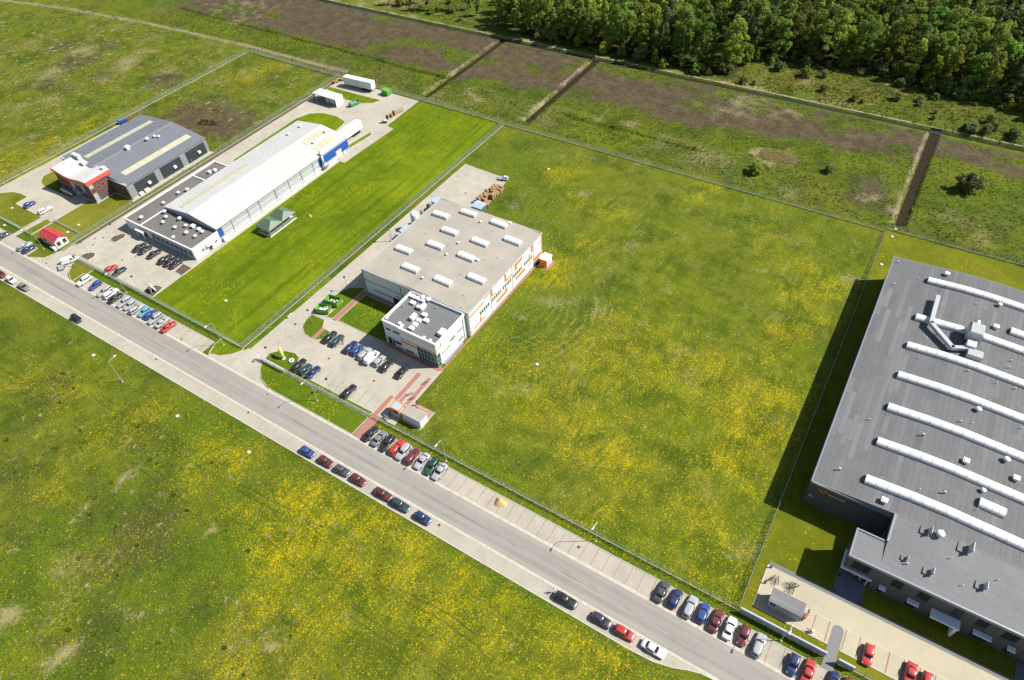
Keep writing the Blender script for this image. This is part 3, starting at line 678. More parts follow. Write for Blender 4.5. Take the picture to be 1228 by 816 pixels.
island([(-113.4,77.5),(-117.9,77.4),(-117.9,75.2),(-116.9,72.7),(-114.5,71.0),(-112.1,70.8),(-110.2,71.1),(-109.0,72.0),(-109.0,74.9),(-111.9,75.1)], M_LAWN3)
island([(-113.9,78.6),(-113.9,85.4),(-117.6,85.6),(-117.2,88.1),(-115.9,90.5),(-112.6,92.4),(-111.9,92.4),(-111.9,79.0)], M_LAWN3)
island([(-110.2,79.1),(-96.2,79.1),(-93.8,79.3),(-93.8,90.4),(-110.2,90.4)], M_LAWN3)
island([(-117.1,59.4),(-117.6,61.5),(-116.4,62.9),(-114.6,64.1),(-111.8,64.8),(-109.7,64.2),(-108.9,62.2),(-109.3,60.2),(-82.4,60.3),(-82.4,59.4)], M_LAWN3)
island([(-117.2,58.6),(-115.6,56.4),(-113.2,54.4),(-109.2,53.1),(-82.5,53.05),(-82.3,58.6)], M_LAWN3)
for nm, pts in (('red_path',[(-82.2,53.0),(-79.8,53.0),(-79.8,60.0),(-80.9,60.0),(-80.9,66.4),(-82.0,66.4)]), ('red_path',rect(-112.0,-110.7,71.0,75.0)), ('red_path',rect(-111.85,-110.5,78.7,91.4)),
    ('red_path',rect(-80.6,-79.5,65.9,75.3)), ('red_path',rect(-77.4,-76.4,66.0,75.3)), ('red_path',rect(-79.2,-78.3,65.9,68.7)), ('red_path',rect(-110.4,-93.9,90.45,91.45)), ('red_path',[(-94,78.5),(-76.5,78.0),(-75.7,78.6),(-75.2,128.2),(-76.0,128.2),(-76.0,79.6),(-94,79.6)]), ('red_path',rect(-76,-71.4,123.7,127.9))):
    sheet(nm, pts, .138 if nm and pts[0][0] in (-112.0,-111.85,-110.4) else .064, M_RED)
for i in range(5): sheet('red_path', rect(-75.5+.0*i,-69.9,64.75+.62*i,65.1+.62*i), .062, M_RED)
sheet('garden_paving', rect(-75.6,-69.6,61.9,67.6), .0565, M_PAVE)
sheet('garden_paving', rect(-79.7,-75.596,59.9,66), .0575, M_PAVE)

# plot of the big dark hall (east)
s4 = sheet('paved_yard', rect(7.2,75,61.5,70.4), PZ, M_PAVE4)
bays(s4, (17.35,19.75,22.6,25.0,27.35,29.8,32.2,34.7,37.1,39.5,42.,44.4,46.9), 61.6, 65.6, M_RED, .057, .2)
bays(s4, (17.35,), 65.6, 65.601, M_RED, .05)
struct('bay_edging', MB().box(15,20.1,65.66,65.84,-.1,.058).box(22.4,75,65.66,65.84,-.1,.058), M_CONC)
kerb([(7.12,70.5),(7.12,61.42),(20.3,61.42)], .2, .12, s4); kerb([(22.4,61.42),(75,61.42)], .2, .12, s4)
sheet('grey_path', [(20.35,57.0),(22.3,57.0),(22.3,64.6)]+arc(21.32,64.7,.98,0,180,8)+[(20.35,64.6)], .062, M_GREYP)
st4 = MB()
for i in range(3): st4.box(7.2,75,70.404+.32*i,70.704+.32*i-.02,-.2,.07+.0*i)
struct('edging_course', st4, M_GREYP)
sheet('terrace', rect(18.6,23.7,71.36,79.2), .06, M_DARKP)
sheet('terrace', rect(48.2,56,71.36,75.1), .06, M_DARKP)

# ------------------------------------------------------------------ fences: each post and each wire panel a part
def fence_parts(h, span, mat):
    post = MB().box(-.035,.035,-.035,.035,-.1,h+.06).mesh('fence_post', mat)
    p = MB()
    for z in (.10, h*.5, h-.06): p.box(.05,span-.05,-.012,.012,z-.016,z+.016)
    n = int(span/.125)
    for i in range(1, n): p.box(i*span/n-.011,i*span/n+.011,-.009,.009,.06,h)
    return post, p.mesh('fence_panel', mat)
def fence(a, b, label, h=1.75, span=2.5, mat=None, base=True):
    mat = mat or M_FENCE
    ax, ay = a; bx, by = b
    L = math.hypot(bx-ax, by-ay); n = max(1, round(L/span)); sp = L/n
    root = empty('fence', (ax,ay,0), math.atan2(by-ay, bx-ax), label, 'fence', 'wire mesh boundary fences')
    post, pan = fence_parts(h, sp, mat)
    for i in range(n+1): link('fence_post', post, root).location = (i*sp,0,0)
    for i in range(n): link('fence_panel', pan, root).location = (i*sp,0,0)
    if base: MB().box(0,L,-.06,.06,-.1,.13).build('base_board', M_CONC, root)
    return root
fence((-205,60.2),(-205,185.6), 'tall green mesh fence between the grey hall and the white hall', 1.9)
fence((-125,59.6),(-125,184.8), 'green mesh fence between the bright lawn and the orange and white hall', 1.9)
fence((5.1,59.3),(4.8,185.0), 'mesh fence between the dandelion field and the big dark hall', 1.6)
fence((-258,60),(-258.8,185.5), 'long mesh fence with pale footing behind the grey hall, beside rough pasture', 1.6)
fence((-258.8,185.6),(-205.1,185.8), 'mesh fence closing the brown plot behind the grey hall', 1.6)
fence((-204.9,185.8),(-125.1,185.2), 'mesh fence behind the trailer yard and the bright lawn', 1.8)
fence((-124.9,185.0),(4.7,185.2), 'mesh fence along the far side of the dandelion field', 1.6)
fence((4.9,186.6),(90,188), 'mesh fence behind the big dark hall', 1.6)
fence((-81.0,59.25),(5.0,59.2), 'mesh fence between roadside bays and the dandelion field', 1.5)
fence((-117.4,59.0),(-82.2,59.0), 'mesh fence along the front of the skips car park', 1.5)
fence((-197.6,59.7),(-125.2,59.3), 'dense grey mesh fence in front of the white hall car park', 1.8)
fence((-256,59.9),(-226.8,59.8), 'mesh fence in front of the grey hall forecourt', 1.3)
fence((-224.9,59.8),(-221.2,59.8), 'short mesh fence beside the footpath to the grey hall', 1.3)
fence((-220.7,67.8),(-207.4,67.8), 'mesh fence behind the red roofed hut', 1.3)
fence((24.4,59.2),(75,59.2), 'mesh fence in front of the dark hall car park', 1.3)
M_BOARD = flat('pale_metal_board', (.40,.42,.47), .4, .5, 0, .06)
def board_fence(x0, x1, y, label):
    root = empty('board_fence', (x0,y,0), 0, label, 'fence')
    n = max(1, round((x1-x0)/2.6)); sp = (x1-x0)/n
    post = MB().box(-.05,.05,.04,.14,-.1,1.85).mesh('post', M_DSTEEL)
    brd = MB().box(.01,sp-.01,-.02,.02,0,.37).mesh('board', M_BOARD)
    for i in range(n+1): link('post', post, root).location = (i*sp,0,0)
    for i in range(n):
        for j in range(4): link('board', brd, root).location = (i*sp,0,.12+.41*j)
    MB().box(-.05,x1-x0+.05,-.1,.2,1.86,1.93).build('cap_rail', M_BOARD, root)
    return root
board_fence(5.4, 20.4, 59.0, 'long grey board fence in front of the dark hall car park')
board_fence(22.4, 25.0, 59.0, 'short grey board fence east of the grey path')
# sliding gate in front of the skips car park
g = empty('sliding_gate', (-118.6,58.75,0), 0, 'pale sliding gate left open beside the round grass island', 'gate')
for z in (.25,.6,.95,1.3,1.6): MB().box(0,9.2,-.04,.04,z-.05,z+.05).build('rail', M_WHITE, g)
for x in np.arange(0, 9.3, 1.15): MB().box(x-.04,x+.04,-.055,.055,.1,1.7).build('upright', M_WHITE, g)

# ------------------------------------------------------------------ lamps
def street_lamp(x, y, label, ang=-90, h=8.4):
    r = empty('street_lamp', (x,y,0), R(ang+90), label, 'street lamp', 'street lamps along the road')
    MB().tube((0,0,0),(0,0,h-.4),.085,.045,8).build('pole', M_STEEL, r)
    MB().box(-.2,.2,-.2,.2,-.05,.16).build('footing', M_CONC, r)
    MB().tube((0,0,h-.42),(0,-.25,h-.08),.05).tube((0,-.25,h-.08),(0,-1.7,h+.12),.045).build('arm', M_STEEL, r)
    hd = MB(); hd.cbox(0,-1.95,h+.15,.26,.7,.1).cbox(0,-1.9,h+.22,.18,.5,.06)
    o = hd.build('lamp_head', M_WHITE, r)
    MB().cbox(0,-2.05,h+.08,.24,.55,.03).build('lens', M_LAMPW, o)
for x, y, l in ((-210.9,57.6,'street lamp beside the red roofed hut'),(-170.6,57.7,'street lamp behind the row of cars at the white hall fence'),(-130.3,57.6,'street lamp on the grass corner at the skips entrance'),(-96.2,56.3,'street lamp on the lawn in front of the skips car park'),(-59.7,58.1,'street lamp behind the silver car at the end of the bays'),(-23.2,58.1,'street lamp beside the empty roadside bays'),(13.3,57.9,'street lamp against the long grey board fence')):
    street_lamp(x, y, l)
street_lamp(-143.0, 36.2, 'lone lamp post standing in the rough field south of the road', 90, 7.6)
def yard_lamp(x, y, label, h=4.6, z=0.05):
    r = empty('yard_lamp', (x,y,z), 0, label, 'lamp', 'short yard lamps')
    MB().tube((0,0,-.05),(0,0,h),.07,.045,8).build('pole', M_STEEL, r)
    MB().lathe(0,0,[(.08,h-.05),(.14,h),(.34,h+.25),(.36,h+.32),(.2,h+.4),(.02,h+.42)],10).build('lamp_head', M_BLACK, r, True)
for x, y, l in ((-115.3,59.9,'yard lamp on the round grass island with the yellow sculpture'),(-115.4,74.9,'yard lamp on the grass beside the skips'),(-115.7,89.4,'yard lamp on the curved grass at the hall corner'),(-95.1,59.9,'yard lamp behind the front parking bays of the skips yard'),(-195.2,72.6,'yard lamp on the oval mulch bed at the white hall corner'),(-195.6,62.8,'yard lamp on the mulch bed by the white van'),(-168.5,60.4,'yard lamp between the white hall car park and its fence'),(-203.4,110.0,'yard lamp on the gravel strip beside the mesh fence')):
    yard_lamp(x, y, l, z=.12)

# ------------------------------------------------------------------ building helpers
def P(parent, name, mat, mb): return mb.build(name, mat, parent)
def face_box(face, c, a0, a1, z0, z1, d0, d1):
    """box on a wall: face E (x=c, outward +x), S (y=c, outward -y), W, N; a = coordinate along the wall"""
    if face == 'E': return MB().box(c+d0, c+d1, a0, a1, z0, z1)
    if face == 'W': return MB().box(c-d1, c-d0, a0, a1, z0, z1)
    if face == 'S': return MB().box(a0, a1, c-d1, c-d0, z0, z1)
    return MB().box(a0, a1, c+d0, c+d1, z0, z1)
def window(parent, face, c, a0, a1, z0, z1, pane=None, frame=None, mull=0, f=.07, name='window'):
    fr = MB()
    for (p, q, r, s) in ((a0,a1,z0,z0+f),(a0,a1,z1-f,z1),(a0,a0+f,z0+f,z1-f),(a1-f,a1,z0+f,z1-f)):
        b = face_box(face, c, p, q, r, s, .0, .05); n = len(fr.v); fr.v += b.v; fr.f += [tuple(i+n for i in t) for t in b.f]
    for i in range(mull):
        m = a0+(a1-a0)*(i+1)/(mull+1)
        b = face_box(face, c, m-f/2, m+f/2, z0+f, z1-f, .0, .045); n = len(fr.v); fr.v += b.v; fr.f += [tuple(i_+n for i_ in t) for t in b.f]
    o = fr.build(name, frame or M_WHITE, parent)
    face_box(face, c, a0+f, a1-f, z0+f, z1-f, .003, .02).build('pane', pane or M_GLASS, o)
    return o
M_PANE0 = flat('rib_grey', (.46,.47,.47), .5, .4, 0, .05)
def barrel(parent, x0, x1, yc, hw, rise, zf, seg, mat=None, name='skylight'):
    """barrel rooflight along x: kerb + one pane per segment; zf(x) gives the roof height"""
    zf = zf if callable(zf) else (lambda x, q=zf: q)
    kb = MB(); n = max(1, round((x1-x0)/seg)); sp = (x1-x0)/n
    for i in range(n):
        a, b = x0+i*sp, x0+(i+1)*sp; za, zb = zf(a), zf(b)
        k = len(kb.v)
        kb.v += [(a,yc-hw-.08,za-.1),(b,yc-hw-.08,zb-.1),(b,yc+hw+.08,zb-.1),(a,yc+hw+.08,za-.1),(a,yc-hw-.08,za+.34),(b,yc-hw-.08,zb+.34),(b,yc+hw+.08,zb+.34),(a,yc+hw+.08,za+.34)]
        kb.f += [(k,k+3,k+2,k+1),(k+4,k+5,k+6,k+7),(k,k+1,k+5,k+4),(k+1,k+2,k+6,k+5),(k+2,k+3,k+7,k+6),(k+3,k,k+4,k+7)]
    o = kb.build(name, M_GREYW, parent)
    for i in range(n):
        a, b = x0+i*sp+.03, x0+(i+1)*sp-.03; za, zb = zf(a)+.33, zf(b)+.33
        m = MB(); S_ = 8
        for xx, zz in ((a,za),(b,zb)):
            for j in range(S_+1):
                t = math.pi*j/S_; m.v.append((xx, yc-hw*math.cos(t), zz+rise*math.sin(t)**.85))
        for j in range(S_): m.f.append((j, S_+1+j, S_+2+j, j+1))
        m.f.append(tuple(range(S_+1))); m.f.append(tuple(range(2*S_+1, S_, -1)))
        p = m.build('pane', mat or M_DOME, o)
    for i in range(n+1):
        a = x0+i*sp; za = zf(a)+.35; rb = MB()
        for xx in (a-.035, a+.035):
            for j in range(S_+1):
                t = math.pi*j/S_; rb.v.append((xx, yc-(hw+.02)*math.cos(t), za+(rise+.02)*math.sin(t)**.85))
        for j in range(S_): rb.f.append((j, S_+1+j, S_+2+j, j+1))
        rb.build('glazing_rib', M_PANE0, o)
    return o
def cowl(parent, x, y, z, s=1.0, kind=0):
    """roof ventilator"""
    m = MB()
    if kind == 0:    # mushroom fan
        m.lathe(x, y, [(.28*s,z-.05),(.28*s,z+.45*s),(.55*s,z+.5*s),(.6*s,z+.75*s),(.4*s,z+.95*s),(.05*s,z+1.0*s)], 10)
    elif kind == 1:  # square hooded fan
        m.cbox(x,y,z+.2*s,.7*s,.7*s,.5*s); m.cbox(x,y,z+.62*s,1.1*s,1.1*s,.34*s); m.cbox(x,y,z+.84*s,.7*s,.7*s,.12*s)
    elif kind == 2:  # thin pipe with cap
        m.tube((x,y,z-.05),(x,y,z+.8*s),.08*s,.08*s,7); m.lathe(x,y,[(.2*s,z+.8*s),(.16*s,z+.95*s),(.02*s,z+1.0*s)],8)
    else:            # bent pipe
        m.tube((x,y,z-.05),(x,y,z+.55*s),.13*s,.13*s,8); m.tube((x,y,z+.5*s),(x-.45*s,y-.2*s,z+.75*s),.13*s,.14*s,8)
    return m.build('roof_vent', M_STEEL if kind in (2,3) else M_WHITE, parent, kind == 0)

# ================================================================== grey hall (west)
b1 = empty('warehouse', (-226,88,0), 0, 'grey warehouse with a white wavy office front trimmed in red', 'warehouse')
def at1(mb, name, mat, parent=None):
    o = mb.build(name, mat, parent or b1); 
    if parent is None: o.location = (226,-88,0)
    return o
X0, X1, Y0, Y1, EZ, RZ, RX = -243.6, -208.2, 88.0, 120.6, 5.2, 7.0, -224.6
wl = MB()
wl.quad((X0,Y0,0),(X1,Y0,0),(X1,Y0,EZ),(RX,Y0,RZ),(X0,Y0,EZ)).quad((X1,Y1,0),(X0,Y1,0),(X0,Y1,EZ),(RX,Y1,RZ),(X1,Y1,EZ))
wl.quad((X1,Y0,0),(X1,Y1,0),(X1,Y1,EZ),(X1,Y0,EZ)).quad((X0,Y1,0),(X0,Y0,0),(X0,Y0,EZ),(X0,Y1,EZ))
at1(wl, 'wall', M_GREY)
rf = MB(); o_ = .25
for xa, xb, za, zb in ((X0-o_,RX,EZ,RZ),(RX,X1+o_,RZ,EZ)):
    k = len(rf.v)
    rf.v += [(xa,Y0-.05,za+.02),(xb,Y0-.05,zb+.02),(xb,Y1+o_,zb+.02),(xa,Y1+o_,za+.02),(xa,Y0-.05,za+.22),(xb,Y0-.05,zb+.22),(xb,Y1+o_,zb+.22),(xa,Y1+o_,za+.22)]
    rf.f += [(k,k+3,k+2,k+1),(k+4,k+5,k+6,k+7),(k,k+1,k+5,k+4),(k+1,k+2,k+6,k+5),(k+2,k+3,k+7,k+6),(k+3,k,k+4,k+7)]
roof1 = at1(rf, 'roof', M_ROOF1)
def slope1(x): return EZ+(RZ-EZ)*(1-abs(x-RX)/((RX-X0) if x < RX else (X1-RX)))+.22
sm = MB()
for y in np.arange(Y0+.5, Y1, .9):
    for xa, xb in ((X0-.2,RX-.12),(RX+.12,X1+.2)):
        za, zb = slope1(max(xa,X0)), slope1(min(xb,X1)); k = len(sm.v)
        sm.v += [(xa,y-.02,za),(xb,y-.02,zb),(xb,y+.02,zb),(xa,y+.02,za),(xa,y-.02,za+.05),(xb,y-.02,zb+.05),(xb,y+.02,zb+.05),(xa,y+.02,za+.05)]
        sm.f += [(k+4,k+5,k+6,k+7),(k,k+1,k+5,k+4),(k+2,k+3,k+7,k+6),(k+1,k+2,k+6,k+5),(k+3,k,k+4,k+7)]
tag(sm.build('roof_seams', M_ROOF1, roof1), kind='stuff')
MB().box(RX-.25,RX+.25,Y0,Y1+.2,RZ+.15,RZ+.29).build('ridge_cap', M_GREY, roof1)
for xa, xb in ((-235.3,-232.8),(-215.0,-212.4)):
    for i in range(9):
        y0 = 91.4+i*3.02; z0, z1 = slope1(xa)+.035, slope1(xb)+.035
        m = MB(); m.v = [(xa,y0,z0-.03),(xb,y0,z1-.03),(xb,y0+2.96,z1-.03),(xa,y0+2.96,z0-.03),(xa,y0,z0+.04),(xb,y0,z1+.04),(xb,y0+2.96,z1+.04),(xa,y0+2.96,z0+.04)]
        m.f = [(4,5,6,7),(0,1,5,4),(1,2,6,5),(2,3,7,6),(3,0,4,7)]
        m.build('rooflight', M_TRANS, roof1)
for x, y, s, kd in ((-223.7,101.3,1.4,1),(-222.4,108.3,1.2,0),(-222.0,111,.9,0),(-220.7,111.7,.9,0),(-209,107.1,.6,2),(-209.4,91.7,.6,2),(-236.3,91.7,.7,2),(-236.3,107.2,.7,2)):
    cowl(roof1, x, y, slope1(x), s, kd)
for a, b in ((90.4,98.5),(100.7,109.1),(111.3,119.5)):
    for q in range(2):
        m_ = a+(b-a)/2
        at1(face_box('E', X1, a if q == 0 else m_+.04, m_-.04 if q == 0 else b, .35, 4.6, .0, .06), 'dark_panel', M_SLATE)
    at1(MB().cbox(X1+.35, a+(b-a)*.62, 2.3, .6, 1.0, .8), 'wall_unit', M_WHITE)
at1(MB().cbox(X1+.6,91.2,.55,.9,1.3,1.0), 'air_conditioner', M_WHITE); at1(MB().cbox(X1+.6,93.4,.55,.9,1.6,1.0), 'air_conditioner', M_CREAM)
at1(MB().box(X1,X1+.12,Y0,Y1,0,.34), 'plinth', M_CONC)
at1(MB().box(-217.2,X1+.02,Y0-.3,Y0-.003,.3,5.3), 'brick_wall', M_BROWN)
at1(MB().box(-217.2,X1+.3,Y0-.42,Y0+.35,5.32,5.62), 'parapet', M_GREYW)
at1(MB().box(-217.0,X1+.06,Y0-.45,Y0-.303,0,.3), 'plinth', M_CONC)
at1(MB().box(X0-.1,-236.2,Y0-.42,Y0+.35,5.32,5.62), 'parapet', M_GREYW)
# office front with the wavy roof
def wave(x): # roof height along the front
    t = (x+236)/(19.0); return 7.2+.55*math.cos(2*math.pi*t*1.0)-.25*math.sin(2*math.pi*t)
xs_ = np.linspace(-236.0, -217.0, 21)
m = MB()
for a, b in zip(xs_[:-1], xs_[1:]): m.quad((a,80.8,0),(b,80.8,0),(b,80.8,wave(b)-1.0),(a,80.8,wave(a)-1.0))
m.quad((-217,80.8,0),(-217,89.2,0),(-217,89.2,6.75),(-217,80.8,wave(-217)-1.0)).quad((-236,89.2,0),(-236,80.8,0),(-236,80.8,wave(-236)-1.0),(-236,89.2,6.75))
m.quad((-236,89.2,5.),(-236,89.2,6.9),(-217,89.2,6.9),(-217,89.2,5.))
at1(m, 'office_wall', M_BROWN)
m = MB()
for a, b in zip(xs_[:-1], xs_[1:]):
    m.quad((a,80.55,wave(a)),(b,80.55,wave(b)),(b,89.6,wave(b)+.15),(a,89.6,wave(a)+.15)).quad((a,89.6,wave(a)-.6),(a,89.6,wave(a)+.15),(b,89.6,wave(b)+.15),(b,89.6,wave(b)-.6))
roofo = at1(m, 'office_roof', M_WHITER)
m = MB()
for a, b in zip(xs_[:-1], xs_[1:]):
    for ya, yb in ((80.42,80.52),):
        k = len(m.v)
        m.v += [(a,ya,wave(a)-1.05),(b,ya,wave(b)-1.05),(b,yb,wave(b)-1.05),(a,yb,wave(a)-1.05),(a,ya,wave(a)+.12),(b,ya,wave(b)+.12),(b,yb,wave(b)+.12),(a,yb,wave(a)+.12)]
        m.f += [(k,k+3,k+2,k+1),(k+4,k+5,k+6,k+7),(k,k+1,k+5,k+4),(k+2,k+3,k+7,k+6)]
at1(m, 'red_fascia', M_REDP)
at1(MB().box(-217.05,-216.72,80.42,89.5,6.75,7.95), 'red_fascia', M_REDP)
at1(MB().box(-236.25,-236.0,80.42,89.5,6.75,7.75), 'red_fascia', M_REDP)
at1(MB().box(-217.6,-217.06,80.6,89.5,7.4,7.9), 'parapet', M_WHITER); at1(MB().box(-219.9,-218.4,88.2,89.6,7.3,8.6), 'roof_house', M_WHITER)
at1(MB().box(-235.9,-232.2,88.4,89.7,7.2,8.9), 'roof_house', M_WHITER); at1(MB().box(-230.5,-228.6,87.4,88.6,6.9,7.9), 'roof_house', M_WHITER)
for x, y in ((-233.8,84.2),(-231.4,85.2),(-229.6,86.3),(-220.5,84)): cowl(roofo, x, y, wave(x)-.05, .7, 2)
at1(face_box('E',-217,80.9,82.3,5.2,6.7,0,.05),'grey_panel',M_GREYW); at1(face_box('E',-217,80.9,82.3,.3,3.3,0,.05),'grey_panel',M_GREYW)
for a, b, z0, z1 in ((81.0,82.4,3.4,5.1),(83.2,84.2,4.2,5.3),(85.1,86.0,4.2,5.4),(86.7,87.5,4.2,5.4),(85.2,86.1,1.2,2.4)):
    o = window(b1,'E',-217,a,b,z0,z1,M_GLASS,M_REDP,1 if b-a > 1 else 0,.14); o.location = (226,-88,0)
for a, b, z0, z1, mt in ((-228.4,-226.2,.3,5.6,M_GREYW),(-222.2,-220.6,2.8,6.0,M_GREYW),(-226.0,-222.4,4.9,5.6,M_GREYW)): at1(face_box('S',80.8,a,b,z0,z1,0,.05),'grey_panel',mt)
for a, b, z0, z1 in ((-226.0,-222.4,2.6,4.8),(-233.8,-231.6,2.9,4.6),(-231.2,-229.2,2.9,4.6),(-233.8,-231.6,.9,2.2),(-220.2,-218.2,.9,2.3)):
    o = window(b1,'S',80.8,a,b,z0,z1,M_GLASS,M_REDP,2,.12); o.location = (226,-88,0)
o = window(b1,'S',80.8,-225.4,-223.4,.1,2.4,M_GLASS,M_GREYW,1,.1,'door'); o.location = (226,-88,0)
at1(MB().box(-227.2,-222.2,79.7,80.75,2.5,2.68),'entrance_canopy',M_GREYW)
at1(MB().box(-236,-217,80.55,80.78,0,.3),'plinth',M_CONC); at1(MB().box(-216.98,-216.8,80.6,88,0,.3),'plinth',M_CONC)
at1(MB().box(-234.7,-228.5,79.2,79.5,0,1.0),'garden_wall',M_WHITE)

# red roofed hut
h = empty('gatehouse', (-210.4,61.7,0), 0, 'small white hut with a red pitched roof by the roadside', 'hut')
MB().prism(rect(-3.8,3.8,-1.9,1.9),0,2.55).build('wall', M_CREAM, h)
m = MB(); m.v = [(-4.1,-2.2,2.45),(4.1,-2.2,2.45),(4.1,0,3.55),(-4.1,0,3.55),(4.1,2.2,2.45),(-4.1,2.2,2.45),(-4.1,-2.2,2.6),(4.1,-2.2,2.6),(4.1,0,3.7),(-4.1,0,3.7),(4.1,2.2,2.6),(-4.1,2.2,2.6)]
m.f = [(6,7,8,9),(9,8,10,11),(0,3,2,1),(3,5,4,2),(0,1,7,6),(4,5,11,10),(1,2,8,7),(2,4,10,8),(0,6,9,3),(3,9,11,5)]
rf_ = m.build('roof', M_TILE, h)
MB().box(-4.12,4.12,-.12,.12,3.66,3.76).build('ridge_cap', M_TILE, rf_)
m = MB(); m.quad((3.801,-1.9,2.5),(3.801,1.9,2.5),(3.801,0,3.45)); m.build('gable', M_CREAM, h)
for a, b in ((-1.5,-.4),(.4,1.5)): window(h,'E',3.8,a,b,.7,2.1,M_GLASS,M_BROWN,1,.12)
window(h,'S',-1.9,-2.6,-1.2,1.0,2.0,M_GLASS,M_BROWN,1,.1); window(h,'S',-1.9,-.4,.6,.05,2.1,M_WHITE,M_BROWN,0,.1,'door')
MB().cbox(2.9,-2.6,.55,1.9,.8,1.1).build('bin_store', M_WHITE, h)

# ================================================================== white hall
M_PANE = flat('opal_pane', (.40,.42,.43), .3, .5, 0, .06, .6)
b2 = empty('factory_hall', (-176,77.3,0), 0, 'long white factory hall with low L-shaped flat-roofed office', 'factory')
def at2(mb, name, mat, parent=None, sm=False):
    o = mb.build(name, mat, parent or b2, sm)
    if parent is None: o.location = (176,-77.3,0)
    return o
HX0, HX1, HY0, HY1, HE, HR, HRX = -187.5, -164.0, 86.9, 145.2, 4.9, 6.5, -175.4
m = MB()
m.quad((HX0,HY0,0),(HX1,HY0,0),(HX1,HY0,HE),(HRX,HY0,HR),(HX0,HY0,HE)).quad((HX1,HY1,0),(HX0,HY1,0),(HX0,HY1,HE),(HRX,HY1,HR),(HX1,HY1,HE))
m.quad((HX1,HY0,0),(HX1,HY1,0),(HX1,HY1,HE),(HX1,HY0,HE)).quad((HX0,HY1,0),(HX0,HY0,0),(HX0,HY0,HE),(HX0,HY1,HE))
at2(m, 'wall', M_GREYW)
m = MB()
for xa, xb, za, zb in ((HX0-.2,HRX,HE,HR),(HRX,HX1+.25,HR,HE)):
    k = len(m.v)
    m.v += [(xa,HY0-.2,za+.02),(xb,HY0-.2,zb+.02),(xb,HY1+.2,zb+.02),(xa,HY1+.2,za+.02),(xa,HY0-.2,za+.2),(xb,HY0-.2,zb+.2),(xb,HY1+.2,zb+.2),(xa,HY1+.2,za+.2)]
    m.f += [(k,k+3,k+2,k+1),(k+4,k+5,k+6,k+7),(k,k+1,k+5,k+4),(k+1,k+2,k+6,k+5),(k+2,k+3,k+7,k+6),(k+3,k,k+4,k+7)]
roof2 = at2(m, 'roof', M_WHITER)
def slope2(x): return HE+(HR-HE)*(1-abs(x-HRX)/((HRX-HX0) if x < HRX else (HX1-HRX)))+.2
sm = MB()
for y in np.arange(HY0+.4, HY1, 1.0):
    for xa, xb in ((HX0-.15,HRX-.1),(HRX+.1,HX1+.2)):
        za, zb = slope2(max(xa,HX0)), slope2(min(xb,HX1)); k = len(sm.v)
        sm.v += [(xa,y-.02,za),(xb,y-.02,zb),(xb,y+.02,zb),(xa,y+.02,za),(xa,y-.02,za+.05),(xb,y-.02,zb+.05),(xb,y+.02,zb+.05),(xa,y+.02,za+.05)]
        sm.f += [(k+4,k+5,k+6,k+7),(k,k+1,k+5,k+4),(k+2,k+3,k+7,k+6),(k+1,k+2,k+6,k+5),(k+3,k,k+4,k+7)]
tag(sm.build('roof_seams', M_WHITER, roof2), kind='stuff')
MB().box(HRX-.22,HRX+.22,HY0-.15,HY1+.15,HR+.14,HR+.26).build('ridge_cap', M_WHITER, roof2)
def sheet2(xa, xb, y0, y1):
    z0, z1 = slope2(xa)+.03, slope2(xb)+.03
    m = MB(); m.v = [(xa,y0,z0-.03),(xb,y0,z1-.03),(xb,y1,z1-.03),(xa,y1,z0-.03),(xa,y0,z0+.05),(xb,y0,z1+.05),(xb,y1,z1+.05),(xa,y1,z0+.05)]
    m.f = [(4,5,6,7),(0,1,5,4),(1,2,6,5),(2,3,7,6),(3,0,4,7)]
    m.build('rooflight', M_TRANS, roof2)
for i in range(9): sheet2(-182.3,-180.0,88.4+i*3,88.4+i*3+2.94)
for i in range(3): sheet2(-174.0,-171.2,133.6+i*3,133.6+i*3+2.94); sheet2(-169.0,-166.1,132.9+i*3,132.9+i*3+2.94)
for x, y in ((-182.4,141.6),(-182.3,135.7),(-171.3,142.6),(-170.1,135.5)): cowl(roof2, x, y, slope2(x), .9, 0)
# flat office wing round two sides
RW = 4.0
at2(MB().prism([(-195.6,77.3),(-164.05,77.3),(-164.05,86.85),(-188.0,86.85),(-188.0,113.2),(-195.6,113.2)],0,RW-.35), 'office_wall', M_WHITE)
fr_ = at2(MB().prism([(-195.4,77.5),(-164.25,77.5),(-164.25,86.8),(-187.75,86.8),(-187.75,113.0),(-195.4,113.0)],RW-.348,RW-.15), 'flat_roof', M_FELT2)
for nm, bx in (('parapet',(-195.75,-163.95,77.15,77.5)),('parapet',(-164.3,-163.95,77.503,86.9)),('parapet',(-195.75,-195.4,77.503,113.3)),('parapet',(-195.397,-187.6,113.02,113.35)),('parapet_upstand',(-188.1,-187.85,77.6,86.8)),('parapet_upstand',(-195.3,-187.8,103.6,104.0))):
    at2(MB().box(*bx, RW-.34, RW+.18 if nm == 'parapet' else RW+.1), nm, M_WHITE)
for i, (x, y) in enumerate(((-186.4,85.5),(-183.7,83.9),(-182.3,81.7),(-179.1,85.4),(-176.9,81.8),(-174.6,84),(-172.4,84.9),(-169.6,84.8),(-167.6,84.4),(-171.5,81.7),(-167.9,81.9),(-173.3,78.3),(-190.3,79.9),(-190.6,88.4),(-191,94.5),(-189.6,97),(-191.4,107.7),(-190.6,109.3))):
    cowl(fr_, x, y, RW-.16, 1.0 if i % 3 else 1.15, 1 if i in (6,7,16,17) else 0)
for i in range(9): window(b2,'S',77.3,-183.4+i*2.1,-181.6+i*2.1,1.0,2.7,M_GLASS,M_WHITE,1,.08).location = (176,-77.3,0)
for z in (3.0,.75): at2(MB().box(-184.2,-164.3,77.12,77.28,z-.06,z+.06),'string_course',M_GREYW)
